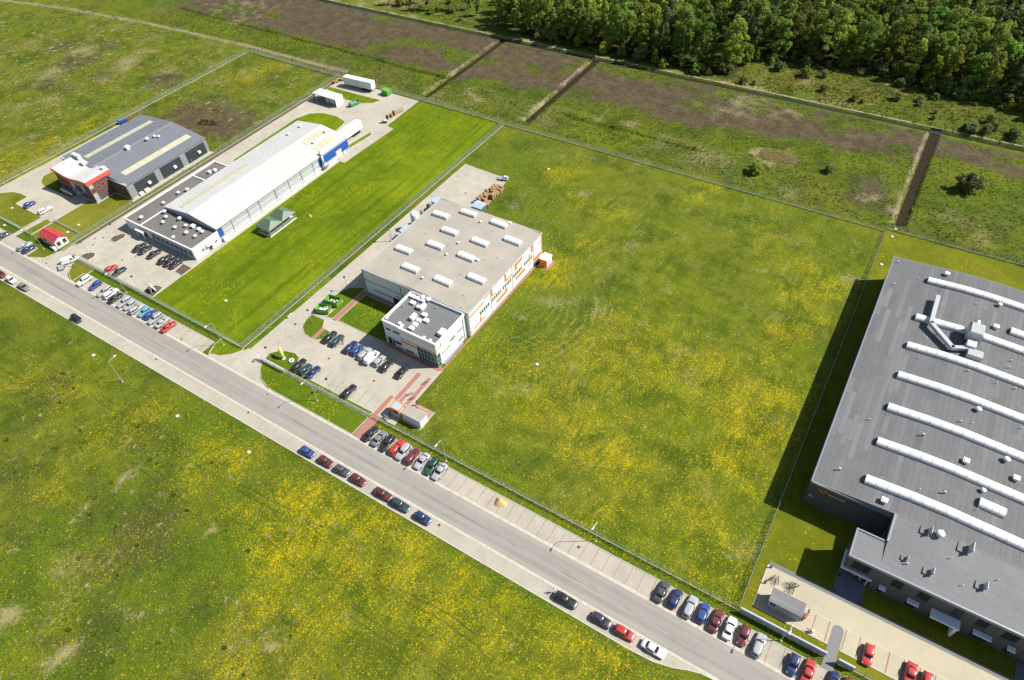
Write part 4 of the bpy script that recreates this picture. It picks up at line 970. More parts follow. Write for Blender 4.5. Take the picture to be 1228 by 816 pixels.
at2(MB().box(-189.4,-185.6,75.9,77.25,2.7,2.9),'entrance_canopy',M_WHITE); window(b2,'S',77.3,-188.6,-186.0,.05,2.4,M_GLASS,M_GREYW,1,.1,'door').location = (176,-77.3,0)
at2(MB().box(-189.3,-189.1,75.95,76.15,0,2.7),'canopy_post',M_WHITE); at2(MB().box(-185.9,-185.7,75.95,76.15,0,2.7),'canopy_post',M_WHITE)
# east face: narrow windows, little awning, blue panels, long white window bands
for a, b in ((80.0,80.35),(80.55,80.95)): window(b2,'E',-163.95,a,b,1.3,2.3,M_GLASS,M_WHITE,0,.05).location = (176,-77.3,0)
m = MB(); m.v = [(-163.95,81.7,2.9),(-163.95,84.4,2.9),(-163.05,84.4,2.3),(-163.05,81.7,2.3),(-163.95,81.7,2.8),(-163.95,84.4,2.8),(-163.05,84.4,2.2),(-163.05,81.7,2.2)]
m.f = [(0,3,2,1),(4,5,6,7),(0,1,5,4),(1,2,6,5),(2,3,7,6),(3,0,4,7)]
at2(m,'awning',M_WHITE); window(b2,'E',-163.95,82.3,83.5,.05,2.1,M_GLASS,M_GREYW,0,.1,'door').location = (176,-77.3,0)
for a in (84.7,85.3): window(b2,'E',-163.95,a,a+.42,1.3,2.1,M_GLASS,M_WHITE,0,.05).location = (176,-77.3,0)
at2(face_box('E',HX1,87.0,88.6,1.7,4.7,0,.05),'blue_panel',M_BLUE)
at2(MB().cbox(HX1+.5,88.0,.85,.8,1.2,1.3),'air_conditioner',M_CREAM)
for a, b in ((89.0,92.1),(92.5,98.6),(99.0,103.3),(103.7,109.7),(111.1,116.1),(116.6,121.6),(122.3,127.4),(127.8,130.1)):
    window(b2,'E',HX1,a,b,1.45,3.1,M_PANE,M_WHITE,max(1,int((b-a)/1.2)),.1).location = (176,-77.3,0)
for y in (92.3,98.8,103.5,110.4,116.35,122.0,127.6): at2(face_box('E',HX1,y-.07,y+.07,.1,4.85,.0,.14),'downpipe',M_GREY)
at2(face_box('E',HX1,130.3,138.6,1.5,4.3,0,.05),'blue_panel',M_BLUE); at2(face_box('E',HX1,138.7,145.0,3.0,4.3,0,.05),'blue_panel',M_BLUE); at2(face_box('E',HX1,141.5,145.0,1.2,2.95,0,.05),'blue_panel',M_BLUE)
window(b2,'E',HX1,138.9,141.3,.1,2.9,M_WHITE,M_GREYW,0,.12,'door').location = (176,-77.3,0); window(b2,'E',HX1,142.1,143.4,.05,2.4,M_WHITE,M_GREYW,0,.12,'door').location = (176,-77.3,0)
at2(face_box('E',HX1,88.7,138.6,.85,1.0,0,.3),'sill_ledge',M_WHITE); at2(face_box('E',HX1,88.7,138.6,0,.25,0,.12),'plinth',M_WHITE)
at2(MB().tube((HX1+.7,131.7,.9),(HX1+.7,131.7,5.2),.45,.45,10).tube((HX1+.7,131.7,5.1),(HX1-.4,132.3,6.3),.42,.42,10).cbox(HX1+.7,132.2,1.4,1.1,2.2,1.4),'extract_duct',M_STEEL,None,True)
at2(MB().cbox(-188.3,129.5,1.4,.9,1.6,1.4),'air_conditioner',M_STEEL)

# gazebo on the lawn
g = empty('gazebo', (-155.2,101.4,.02), 0, 'green twin-roofed wooden gazebo on the bright lawn', 'gazebo')
MB().box(-2.85,2.85,-5.6,5.6,-.1,.12).build('floor_slab', M_WHITE, g)
for yc in (-2.72,2.72):
    m = MB(); hw, hl = 3.0, 2.95
    for (dx, dy) in ((-hw,-hl),(hw,-hl),(hw,hl),(-hw,hl)): m.v.append((dx,yc+dy,2.35))
    m.v += [(-1.3,yc,3.9),(1.3,yc,3.9)]
    for (dx, dy) in ((-hw,-hl),(hw,-hl),(hw,hl),(-hw,hl)): m.v.append((dx,yc+dy,2.22))
    m.f = [(0,1,5,4),(1,2,5),(2,3,4,5),(3,0,4),(9,8,7,6),(0,6,7,1),(1,7,8,2),(2,8,9,3),(3,9,6,0)]
    m.build('roof', M_GAZ, g)
for x in (-2.6,2.6):
    for y in (-5.4,-2.7,0,2.7,5.4): MB().box(x-.09,x+.09,y-.09,y+.09,.1,2.3).build('post', M_GAZW, g)
for i in range(4):
    y0 = -5.3+i*2.7
    for j in range(5): MB().box(2.56,2.62,y0,y0+2.5,.25+j*.2,.42+j*.2).build('board', M_GAZW, g); 
    if i > 1:
        for j in range(5): MB().box(-2.62,-2.56,y0,y0+2.5,.25+j*.2,.42+j*.2).build('board', M_GAZW, g)
for i in range(2): MB().box(-2.5+i*2.6,-.1+i*2.6,-5.43,-5.37,.25,1.2).build('board', M_GAZW, g)
for y in (-2.6,2.6):
    MB().box(-.5,.5,y-1.2,y+1.2,.78,.84).box(-.1,.1,y-.8,y+.8,.12,.78).build('table', M_WOOD, g)

# ================================================================== orange and white hall
b3 = empty('factory_hall', (-93,91.5,0), 0, 'white flat-roofed hall with orange bars on its side and twelve barrel rooflights', 'factory')
def at3(mb, name, mat, parent=None, sm=False):
    o = mb.build(name, mat, parent or b3, sm)
    if parent is None: o.location = (93,-91.5,0)
    return o
def win3(*a, **k):
    o = window(b3, *a, **k); o.location = (93,-91.5,0); return o
HZ = 8.5
at3(MB().box(-110.5,-76.0,91.6,127.9,0,HZ-.25), 'wall', M_WHITE)
m = MB(); rz3 = lambda x: HZ-.1+.45*(1-abs(x+93.25)/17.2)
for xa, xb in ((-110.35,-93.25),(-93.25,-76.15)):
    m.quad((xa,91.75,rz3(xa)),(xb,91.75,rz3(xb)),(xb,127.75,rz3(xb)),(xa,127.75,rz3(xa)))
    m.quad((xb,91.752,rz3(xb)),(xa,91.752,rz3(xa)),(xa,91.752,HZ-.24),(xb,91.752,HZ-.24)).quad((xa,127.748,rz3(xa)),(xb,127.748,rz3(xb)),(xb,127.748,HZ-.24),(xa,127.748,HZ-.24))
roof3 = at3(m, 'roof', M_FELT3)
for bx in ((-110.62,-110.35,91.5,128.0),(-76.15,-75.9,91.5,128.0),(-110.347,-76.153,91.48,91.74),(-110.347,-76.153,127.76,128.0)): at3(MB().box(*bx,HZ-.3,HZ+.07),'parapet_cap',M_GREYW)
for x, y in ((-107.7,119.6),(-101,124),(-90.6,124),(-100.9,114.5),(-90.8,114.6),(-83.4,119.6),(-100.8,107.6),(-90.6,107.7),(-107.4,102),(-100.9,96.7),(-90.4,96.8),(-83.4,101.9)):
    barrel(roof3, x, x+4.9, y+1.2, 1.05, .62, lambda q: rz3(q), 1.22)
for x, y, s, kd in ((-93.3,123.3,.6,0),(-85.8,127.0,.7,1),(-93.4,112.5,.6,0),(-95.2,110.7,.7,2),(-93.4,107,.6,0),(-84.9,109.3,.7,1),(-85.5,102.5,.7,2),(-93.4,96.2,.6,0),(-104,121.8,.7,2),(-96,103,.7,2),(-80.7,113,.7,2),(-83.2,110.4,.7,2),(-80.2,121,.7,2),(-88,121.9,.7,2),(-104.8,104.8,.7,2),(-80.4,96.6,.7,2),(-78.4,92.6,.7,2),(-105.6,98.4,.7,2),(-104,112,.7,2)):
    cowl(roof3, x, y, rz3(x), s, kd)
for y in (91.75,101.7,112.1,123.2): at3(face_box('E',-76.0,y-.13,y+.13,.3,HZ-.35,0,.07),'pilaster',M_GREYW)
EX = -76.0
def bar3(a0, a1, z0, z1): at3(face_box('E',EX,a0,a1,z0,z1,0,.09),'orange_bar',M_ORANGE)
for q in ((92.0,98.4,6.5,6.95),(98.6,101.5,7.5,7.85),(101.85,102.5,5.55,8.1),(102.5,104.0,5.45,5.8),(108.4,109.2,5.5,8.1),(109.2,111.9,5.4,5.85),(113.5,114.4,5.6,7.8),(114.4,117.3,6.95,7.8),(121.9,122.75,5.75,8.1),(120.2,121.9,5.25,5.7),(104.1,108.4,1.6,2.5),(108.4,109.3,1.75,3.2),(113.6,118.6,2.15,3.0),(93.1,98.6,1.3,1.65),(96.3,96.8,1.65,3.2),(91.9,92.6,1.1,1.6),(123.4,127.4,1.5,2.6),(127.3,127.65,2.6,8.3),(125.4,127.25,5.95,6.2),(120.0,122.7,2.5,2.75)): bar3(*q)
for a, b in ((96.2,100.9),(101.95,106.4),(107.1,111.6),(112.4,117.0),(118.0,122.4)):
    n = 5; sp = (b-a)/n
    for i in range(n): win3('E',EX,a+i*sp+.1,a+(i+1)*sp-.12,3.5,5.0,M_GGLASS,M_WHITE,0,.07)
at3(MB().box(-75.998,-75.86,91.6,128,0,.28),'plinth',M_GREY)
# south face of the hall
at3(face_box('S',91.6,-110.3,-93.8,4.75,5.0,0,.06),'grey_band',M_GREY); at3(face_box('S',91.6,-107.5,-101.3,2.0,2.4,0,.05),'grey_band',M_GREY); at3(face_box('S',91.6,-99.5,-96.2,3.1,3.5,0,.05),'grey_band',M_GREY)
for x in (-110.4,-97.5): at3(face_box('S',91.6,x-.09,x+.09,.3,8.2,0,.1),'downpipe',M_GREY)
win3('S',91.6,-101.0,-98.8,.1,2.6,M_GLASS,M_GREY,0,.12,'door')
# office block
OZ = 8.15
at3(MB().prism([(-93.6,79.6),(-88.0,79.6),(-88.0,79.1),(-76.9,79.1),(-76.9,91.45),(-93.6,91.45)],0,7.5),'office_wall',M_WHITE)
fr3 = at3(MB().box(-93.35,-77.15,79.85,91.3,7.502,7.7),'flat_roof',M_FELT3D)
for bx, zt in (((-93.7,-88.003,79.5,79.95),OZ),((-88.0,-76.8,79.0,79.5),OZ+.45),((-77.25,-76.8,79.503,91.5),OZ+.1),((-93.7,-93.25,79.953,91.5),OZ+.1),((-93.247,-77.253,91.15,91.47),OZ+.2)): at3(MB().box(*bx,7.45,zt),'parapet',M_WHITE)
at3(MB().box(-88.0,-87.7,79.323,80.6,7.7,8.55),'parapet',M_WHITE)
for i, (x, y) in enumerate(((-92.2,90.2),(-90.4,90.2),(-88.7,90.2),(-90.6,88.3),(-85.4,86.3),(-83.8,84.9),(-85.4,84.0),(-85.4,82.5),(-85.4,81.1))):
    q = MB(); q.cbox(x,y,8.05,1.25,.95,.5).cbox(x,y,8.32,1.35,1.05,.06); o = q.build('rooftop_unit', M_WHITE, fr3)
    MB().cbox(x-.5,y,7.76,.1,.9,.12).cbox(x+.5,y,7.76,.1,.9,.12).build('skid', M_DSTEEL, o)
for x, y in ((-87.4,88.2),(-87.3,84.2)):
    q = MB().cbox(x,y,8.25,.9,2.0,1.0); q.build('air_handler', M_WHITE, fr3)
for x, y, s, kd in ((-88.4,87.6,1,0),(-89.5,91.0,1.1,0),(-87.7,91.0,1.2,0),(-92,86.1,.8,2),(-84.4,89.8,.8,2),(-92.9,80.6,.9,0),(-88.9,80.7,.9,0),(-87.9,80.5,.8,0),(-80.8,79.9,.8,0),(-78.9,79.9,.8,0)): cowl(fr3, x, y, 7.69, s, kd)
at3(MB().box(-78.6,-77.2,82.4,84.4,7.72,8.75),'roof_hatch',M_WHITE)
for a, b, z0, z1, mu in ((-92.9,-91.3,5.2,5.9,1),(-90.6,-87.95,5.2,6.0,3),(-90.7,-88.1,1.3,2.35,3)): win3('S',79.6,a,b,z0,z1,M_GLASS,M_GREYW,mu,.06)
win3('S',79.6,-93.0,-91.7,.1,2.6,M_GLASS,M_GREYW,0,.08); win3('S',79.6,-91.6,-90.9,.05,2.3,M_DSTEEL,M_GREYW,0,.08,'door')
win3('S',79.1,-87.0,-84.4,.75,1.6,M_GLASS,M_GREYW,2,.07)
def och(face, c, a0, a1, z0, z1): at3(face_box(face,c,a0,a1,z0,z1,0,.07),'ochre_band',M_OCHRE)
for q in ((-87.9,-77.0,7.25,7.5),(-87.9,-77.0,4.95,5.2),(-87.8,-83.2,3.65,4.35),(-88.0,-83.3,.1,.62),(-88.0,-87.2,1.0,1.2),(-84.3,-83.3,1.0,1.2)): och('S',79.1,*q)
for q in ((79.2,81.2,5.95,6.2),(80.95,81.2,6.2,8.1)): och('E',-76.9,*q)
# green glazed corner: mullions and single panes
gx = np.linspace(-83.0,-76.95,7)
for a, b in zip(gx[:-1], gx[1:]):
    for z0, z1 in ((.15,1.6),(1.6,3.0),(3.0,4.7)): win3('S',79.1,a+.02,b-.02,z0+.02,z1-.02,M_GGLASS,M_GREYW,0,.06)
for z0, z1 in ((.15,1.6),(1.6,3.0),(3.0,4.7)): win3('E',-76.9,79.15,80.35,z0+.02,z1-.02,M_GGLASS,M_GREYW,0,.06)
for a, b, z0, z1 in ((84.6,86.7,4.2,5.1),(87.8,89.9,4.4,5.1),(87.7,89.8,1.2,2.0)): win3('E',-76.9,a,b,z0,z1,M_GGLASS,M_WHITE,2,.06)
at3(face_box('E',-76.9,80.8,84.5,3.2,3.42,0,.04),'slot',M_DSTEEL)
for y in (90.3,91.2): at3(face_box('E',-76.9,y-.1,y+.1,.2,7.3,0,.15),'downpipe',M_STEEL)
at3(MB().box(-76.75,-76.2,80.6,88.8,0,.35),'ramp_wall',M_GREY)
# yard kit along the west wall
def thing(name, mb, mat, label, cat, group=None, sm=False): return tag(mb.build(name, mat, None, sm), label, cat, group)
def at_base(o, x, y, z):
    me_ = o.data
    me_.transform(Matrix.Translation((-x,-y,-z))); o.location = (x,y,z); return o
tk = empty('silo_tank', (-115.6,120.6,.05), 0, 'white upright tank against the wall of the orange and white hall', 'tank')
MB().lathe(0,0,[(1.25,.5),(1.25,5.6),(1.05,6.0),(.5,6.25),(.05,6.3)],16).build('shell', M_WHITE, tk, True)
for a in range(4): MB().box(-.08+.95*math.cos(a*1.57+.78),.08+.95*math.cos(a*1.57+.78),-.08+.95*math.sin(a*1.57+.78),.08+.95*math.sin(a*1.57+.78),0,.6).build('leg', M_STEEL, tk)
for x, y, sx, sy, h, lab in ((-115.2,115.6,2.6,3.0,3.4,'steel plant cabinet with pale top south of the white tank'),(-115.2,131.2,2.6,2.6,4.0,'steel plant cabinet with pale top at the back corner of the hall')):
    u = empty('plant_cabinet', (x,y,.05), 0, lab, 'plant cabinet')
    MB().box(-sx/2,sx/2,-sy/2,sy/2,0,h).build('body', M_STEEL, u); MB().box(-sx/2-.1,sx/2+.1,-sy/2-.1,sy/2+.1,h,h+.15).build('lid', M_BLUER, u)
    for i in range(4): MB().box(-sx/2-.03,-sx/2,-sy/2+.2+i*.6,-sy/2+.65+i*.6,.4,h-.4).build('louvre', M_DSTEEL, u)
for x, y, r, h, lab in ((-115.4,124.0,.6,5.0,'dark upright vessel next to the white tank'),(-115.0,126.9,.75,5.4,'tall black upright vessel near the back corner of the hall')):
    u = empty('vessel', (x,y,.05), 0, lab, 'vessel')
    MB().lathe(0,0,[(r,.3),(r,h-.4),(r*.6,h-.1),(.05,h)],12).build('shell', M_DSTEEL if r > .7 else M_GREY, u, True)
    for a in range(3): MB().box(r*.7*math.cos(a*2.1)-.06,r*.7*math.cos(a*2.1)+.06,r*.7*math.sin(a*2.1)-.06,r*.7*math.sin(a*2.1)+.06,0,.4).build('leg', M_DSTEEL, u)
u = empty('flue_mast', (-118.6,112.3,.05), 0, 'thin steel mast on the paved side yard', 'mast')
MB().tube((0,0,0),(0,0,5.2),.12,.08).build('pole', M_STEEL, u); MB().lathe(0,0,[(.3,5.2),(.3,5.6),(.1,5.8)],8).build('cap', M_DSTEEL, u); MB().box(-.35,.35,-.35,.35,0,.4).build('footing', M_CONC, u)
u = empty('duct_run', (-115.4,108.5,.05), 0, 'low steel duct run beside the hall wall', 'duct')
MB().tube((0,-4,1.6),(0,4,1.6),.35,.35,10).build('duct', M_STEEL, u, True)
for y in (-3,0,3): MB().box(-.1,.1,y-.1,y+.1,0,1.35).build('leg', M_DSTEEL, u)
u = empty('kiosk', (-73.5,125.7,.06), 0, 'small orange and white kiosk with white roof at the hall side', 'kiosk')
MB().box(-1.15,1.15,-1.4,1.4,0,2.4).build('wall', M_WHITE, u); MB().box(-1.1,1.1,-1.46,-1.41,.1,2.2).build('orange_panel', M_ORANGE, u); MB().box(-1.3,1.3,-1.6,1.55,2.4,2.58).build('roof', M_WHITE, u)
window(u,'E',1.15,-.5,.5,.1,2.1,M_WHITE,M_GREYW,0,.08,'door')
# gate kiosk and store by the footpath
u = empty('gate_kiosk', (-76.8,63.2,.057), 0, 'white gate kiosk framed in orange with a pale blue roof', 'kiosk')
MB().box(-1.2,1.2,-1.0,1.0,0,2.75).build('wall', M_WHITE, u)
MB().box(-1.15,1.15,-.95,.95,2.752,2.9).build('roof', M_BLUER, u)
for x in (-1.25,1.25):
    for y in (-1.05,1.05): MB().box(x-.12,x+.12,y-.12,y+.12,0,2.9).build('orange_post', M_ORANGE, u)
for y in (-1.1,1.1): MB().box(-1.13,1.13,y-.11,y+.11,2.68,2.96).build('orange_rail', M_ORANGE, u)
for x in (-1.3,1.3): MB().box(x-.11,x+.11,-.93,.93,2.68,2.96).build('orange_rail', M_ORANGE, u)
window(u,'S',-1.0,-.75,.75,1.0,2.1,M_GLASS,M_GREY,0,.1); window(u,'E',1.2,-.5,.5,.05,2.1,M_WHITE,M_GREYW,0,.08,'door')
u = empty('store_shed', (-72.3,63.6,.056), 0, 'long white store with a flat beige roof beside the gate kiosk', 'shed')
MB().box(-2.6,2.6,-1.3,1.3,0,2.4).build('wall', M_WHITE, u); MB().box(-2.7,2.7,-1.4,1.4,2.4,2.56).build('roof', M_FELT3, u)
for i in range(2): window(u,'N',1.3,-2.2+i*2.3,-.3+i*2.3,.05,2.1,M_GREYW,M_GREY,0,.08,'door')

# ================================================================== big dark hall (east)
b4 = empty('production_hall', (40,87,0), 0, 'huge dark grey production hall with long white barrel rooflights', 'factory')
def at4(mb, name, mat, parent=None, sm=False):
    o = mb.build(name, mat, parent or b4, sm)
    if parent is None: o.location = (-40,-87,0)
    return o
def win4(*a, **k):
    o = window(b4, *a, **k); o.location = (-40,-87,0); return o
M_FAC = flat('facade_panel', (.085,.088,.086), .6, .35, 0, .12, .7)
M_FACT = flat('roof_edge_metal', (.23,.25,.29), .4, .5, .3)
RXS = [8.6,25,31,40,50,60,75,90]; RZS = [7.75,8.8,8.85,8.4,7.9,8.8,8.2,7.75]
def rz4(x): return float(np.interp(x, RXS, RZS))
E4 = 78.0
m = MB()
m.prism([(8.7,87.1),(E4,87.1),(E4,163.9),(8.7,163.9)],0,7.5)
at4(m, 'wall', M_FAC)
m = MB(); xs4 = [8.6,25,31,40,50,60,75,E4]
for a, b in zip(xs4[:-1], xs4[1:]):
    m.quad((a,87.02,rz4(a)),(b,87.02,rz4(b)),(b,164.1,rz4(b)),(a,164.1,rz4(a)))
    m.quad((a,87.02,7.4),(b,87.02,7.4),(b,87.02,rz4(b)),(a,87.02,rz4(a))).quad((b,164.1,7.4),(a,164.1,7.4),(a,164.1,rz4(a)),(b,164.1,rz4(b)))
m.quad((8.6,164.1,7.4),(8.6,87.02,7.4),(8.6,87.02,rz4(8.6)),(8.6,164.1,rz4(8.6)))
roof4 = at4(m, 'roof', M_FELT4)
# roofing membrane laid in strips
strips = []
rr = random.Random(5)
x = 8.75
while x < E4-1.1:
    y = 87.5+rr.uniform(0, 4)
    ys = [87.3]
    while y < 163.5:
        if y-ys[-1] > 2: ys.append(y)
        y += rr.choice((5.0,7.5,10.0,10.0,12.5))
    if 163.8-ys[-1] < 2: ys.pop()
    ys.append(163.8)
    for a, b in zip(ys[:-1], ys[1:]): strips.append((x, a, b))
    x += 1.06
vis = [s for s in strips if s[0] < 47]; vis.sort(key=lambda s: (s[0]-25)**2*.3+(s[1]-87)**2*.02)
big = vis[:300]; rest = [s for s in strips if s not in set(big)]
def strip_geo(m, s, t):
    x, a, b = s; xa, xb = x+.02, x+1.05; za, zb = rz4(xa), rz4(xb); k = len(m.v)
    m.v += [(xa,a+.02,za-.05),(xb,a+.02,zb-.05),(xb,b-.02,zb-.05),(xa,b-.02,za-.05),(xa,a+.02,za+t),(xb,a+.02,zb+t*.6),(xb,b-.02,zb+t*.6),(xa,b-.02,za+t)]
    m.f += [(k+4,k+5,k+6,k+7),(k,k+1,k+5,k+4),(k+1,k+2,k+6,k+5),(k+2,k+3,k+7,k+6),(k+3,k,k+4,k+7)]
for s in big:
    m = MB(); strip_geo(m, s, .022)
    o = m.build('membrane_strip', M_STRIP, roof4)
    g_ = rr.gauss(.140, .006)
    if s[0] < 22 and rr.random() < .22: g_ *= 1.28
    elif rr.random() < .12: g_ *= 1.12
    elif rr.random() < .2: g_ *= .93
    o.color = (g_, g_, g_*1.03, 1)
m = MB()
for s in rest: strip_geo(m, s, .022)
o = tag(m.build('membrane_strip', M_STRIP, roof4), kind='stuff'); o.color = (.14,.14,.144,1)
m = MB(); m.box(8.42,8.72,86.85,164.3,7.35,7.95); at4(m,'roof_edge',M_FACT)
for a, b in ((8.725,23.2),): at4(MB().box(a,b,86.75,87.02,7.3,7.86),'roof_edge',M_FACT)
for y in (92.0,102.1,112.1,122.2,132.3,142.6): barrel(roof4, 17.1, 71.1, y, 1.02, .62, lambda q: rz4(q)+.02, 2.0)
barrel(roof4, 17.3, 71.3, 157.4, 1.02, .62, lambda q: rz4(q)+.02, 2.0)
barrel(roof4, 36.0, 40.4, 97.1, 1.05, .62, lambda q: rz4(q)+.02, 1.1); barrel(roof4, 36.1, 40.6, 147.8, 1.05, .62, lambda q: rz4(q)+.02, 1.1)
for x, y, s, kd in ((9.9,161.8,1,3),(10.7,152.6,1,3),(15.2,157.3,.7,2),(20.9,161.5,1.25,1),(33,155.4,1.2,0),(28.5,153.5,.8,3),(33.2,147.2,1.3,1),(20.3,136.6,.7,2),(20.1,129.3,.7,2),(29.8,130.2,1,3),(37.4,138.2,1,3),(37.2,135.8,1.1,3),(35.3,129.6,.9,2),(39,130.1,1.1,3),(32.9,119.8,1.3,0),(30.5,115,1,3),(32.4,115.7,.7,2),(14.8,107.1,.9,3),(24.7,107.8,1.4,3),(39.2,109.6,1.4,0),(32.6,105.2,1.3,1),(41.3,106.1,1.3,1),(36.3,100,1.1,0),(30.4,95.9,1.4,3),(26.2,94.3,.7,2),(21.1,88.6,1.3,1),(41.1,119.6,.9,3),(12.6,92,1.4,3),(35.9,95.2,.8,2)):
    cowl(roof4, x, y, rz4(x)+.02, s*.78, kd)
# extraction duct and its filter unit on the roof
zd = rz4(24)+1.1
du = MB()
def duct(m, a, b, w=.9, h=.8):
    (x0,y0),(x1,y1) = a, b; L = math.hypot(x1-x0,y1-y0); m.cbox((x0+x1)/2,(y0+y1)/2,zd,L+.5,w,h,math.atan2(y1-y0,x1-x0))
duct(du,(20.2,150.6),(20.3,140.6)); duct(du,(20.3,140.6),(25.6,134.8)); duct(du,(25.6,134.8),(28.2,136.0))
dd_ = at4(du,'extract_duct',M_STEEL)
for x, y in ((20.2,148),(20.3,143.4),(22.2,138.6),(24.3,136.2)): MB().box(x-.1,x+.1,y-.1,y+.1,rz4(x)-.05,zd).build('duct_leg', M_DSTEEL, dd_)
m = MB()
for z, hx, hy in ((0,.9,.9),(1.0,1.5,2.0),(3.0,1.5,2.0),(3.4,1.2,1.7)): m.v += [(28.9+sx*hx,140.6+sy*hy,rz4(29)+.3+z) for sx, sy in ((-1,-1),(1,-1),(1,1),(-1,1))]
for q in range(3):
    for i in range(4): j = (i+1)%4; m.f.append((q*4+i,q*4+j,q*4+4+j,q*4+4+i))
m.f += [(3,2,1,0),(12,13,14,15)]
un = at4(m,'filter_unit',M_GREYW)
for sx in (-1.2,1.2):
    for sy in (-1.6,1.6): MB().box(28.9+sx-.1,28.9+sx+.1,140.6+sy-.1,140.6+sy+.1,rz4(29)-.05,rz4(29)+1.6).build('unit_leg', M_DSTEEL, un)
MB().box(28.0,29.8,136.2,138.7,rz4(29),rz4(29)+2.0).build('blower', M_WHITE, un); MB().box(28.6,31.6,134.0,136.1,rz4(29),rz4(29)+1.5).build('blower', M_GREYW, un)
MB().tube((28.9,143,rz4(29)+2.2),(28.9,144.4,rz4(29)+2.6),.7,.5,10).build('outlet', M_STEEL, un)
# south face: facade panels
for i in range(6):
    for j in range(5):
        a = 8.75+i*2.46; at4(face_box('S',87.1,a+.015,a+2.445,.35+j*1.38+.012,.35+(j+1)*1.38-.012,.0,.06+.004*((i+j)%2)),'facade_panel',M_FAC)
lg = MB()
for cx, cz, r in ((10.55,6.3,.36),(11.15,5.75,.36),(11.75,6.25,.36)): lg.torus((cx,86.98,cz), r, .085, 'y', 16, 6)
at4(lg,'wall_logo',M_ORANGE)
lt = MB(); xx = 12.35
for i, (wd_, hh) in enumerate(((.24,.34),(.2,.28),(.22,.28),(.1,.38),(.24,.28),(.22,.28),(.2,.36),(.24,.28),(.1,.36),(.22,.28),(.26,.28),(.3,.40))):
    lt.box(xx,xx+wd_*.35,86.97,87.03,5.62,5.62+hh); lt.box(xx+wd_*.35,xx+wd_,86.97,87.03,5.62+(hh-.12)*(i%2),5.62+(hh-.12)*(i%2)+.11); xx += wd_+.045
at4(lt,'wall_lettering',M_WHITE)
at4(MB().cbox(9.4,86.9,3.3,.35,.2,.25).cbox(9.75,86.9,3.2,.25,.2,.2),'wall_light',M_WHITE)
# office wing: L-shape with a recessed entrance corner
OW = [(18.7,75.3),(E4,75.3),(E4,87.0),(23.75,87.0),(23.75,80.9),(18.7,80.9)]
at4(MB().prism(OW,3.35,7.5),'office_wall',M_FAC)
at4(MB().prism([(23.75,75.3),(E4,75.3),(E4,87),(23.75,87)],0,3.349),'office_wall',M_FAC)
at4(MB().box(18.75,23.745,79.0,80.9,0,3.345),'entrance_wall',M_FAC)
win4('S',79.0,19.2,23.4,.1,2.9,M_GLASS,M_GREYW,4,.08,'glazed_entrance')
m = MB(); oz = lambda x, y: 7.77+max(0, y-76.5)/10.5*(rz4(max(x,23.5))-7.80)
xo = [18.5,23.5,25,31,40,50,60,75,E4+.1]
for a, b in zip(xo[:-1], xo[1:]):
    yt = 81.1 if b < 24 else 87.0
    for y0, y1 in ((75.1,76.5),(76.5,81.1),(81.1,yt)):
        if y1-y0 < .01: continue
        f_ = (lambda x, y: 7.77) if b < 24 else oz
        m.quad((a,y0,f_(a,y0)),(b,y0,f_(b,y0)),(b,y1,f_(b,y1)),(a,y1,f_(a,y1)))
m.quad((23.5,87,7.4),(23.5,76.5,7.4),(23.5,76.5,7.77),(23.5,81.1,oz(23.5,81.1)),(23.5,87,oz(23.5,87)))
at4(m,'office_roof',M_FELT4)
for bx in ((18.3,E4+.2,74.95,75.25),(18.3,18.6,75.253,81.2),(18.603,23.4,80.9,81.2),): at4(MB().box(*bx,7.3,7.98),'roof_edge',M_FACT)
mm_ = MB(); mm_.v = [(23.35,81.0,7.3),(23.75,81.0,7.3),(23.75,87.0,7.3),(23.35,87.0,7.3),(23.35,81.0,8.3),(23.75,81.0,8.3),(23.75,87.0,8.85),(23.35,87.0,8.85)]; mm_.f = [(0,3,2,1),(4,5,6,7),(0,1,5,4),(1,2,6,5),(2,3,7,6),(3,0,4,7)]; at4(mm_,'roof_edge',M_FACT)
at4(MB().box(18.3,23.72,74.9,79.0,3.05,3.345),'entrance_soffit',M_WHITE)
at4(MB().box(23.2,23.5,75.4,75.7,0,3.05),'entrance_column',M_GREYW)
for a, b in ((82.0,83.6),(84.2,85.8)): win4('W',23.75,a,b,4.0,6.8,M_GLASS,M_DSTEEL,0,.08)
for a, b in ((76.0,78.0),(78.4,80.4)): win4('W',18.7,a,b,4.2,6.4,M_GLASS,M_DSTEEL,1,.08)
ups = [(19.6,22.6),(26.3,28.1),(30.5,32.4),(36.1,37.6),(39.7,41.5),(43.7,45.9),(48.5,50.5),(53,55),(58,60)]
los = [(25.2,26.1),(29.9,31.6),(40.4,43.0),(45.6,46.6),(52,54),(57,59)]
for a, b in ups: win4('S',75.3,a,b,4.2,6.6,M_GLASS,M_DSTEEL,1,.07)
for a, b in los:
    win4('S',75.3,a,b,.4,2.7,M_GLASS,M_DSTEEL,1 if b-a > 1.2 else 0,.07)
    at4(MB().box(a-.1,b+.1,74.3,75.23,2.95,3.2),'sun_shade',M_WHITE)
at4(MB().box(33.6,38.2,73.4,75.23,3.2,3.5),'door_canopy',M_WHITE); at4(MB().box(37.6,38.1,73.6,75.23,0,3.19),'canopy_fin',M_WHITE)
win4('S',75.3,34.0,37.2,.05,2.9,M_DSTEEL,M_DSTEEL,1,.08,'loading_door')
xw = 23.8
occ = sorted(ups+los+[(33.9,37.3)])
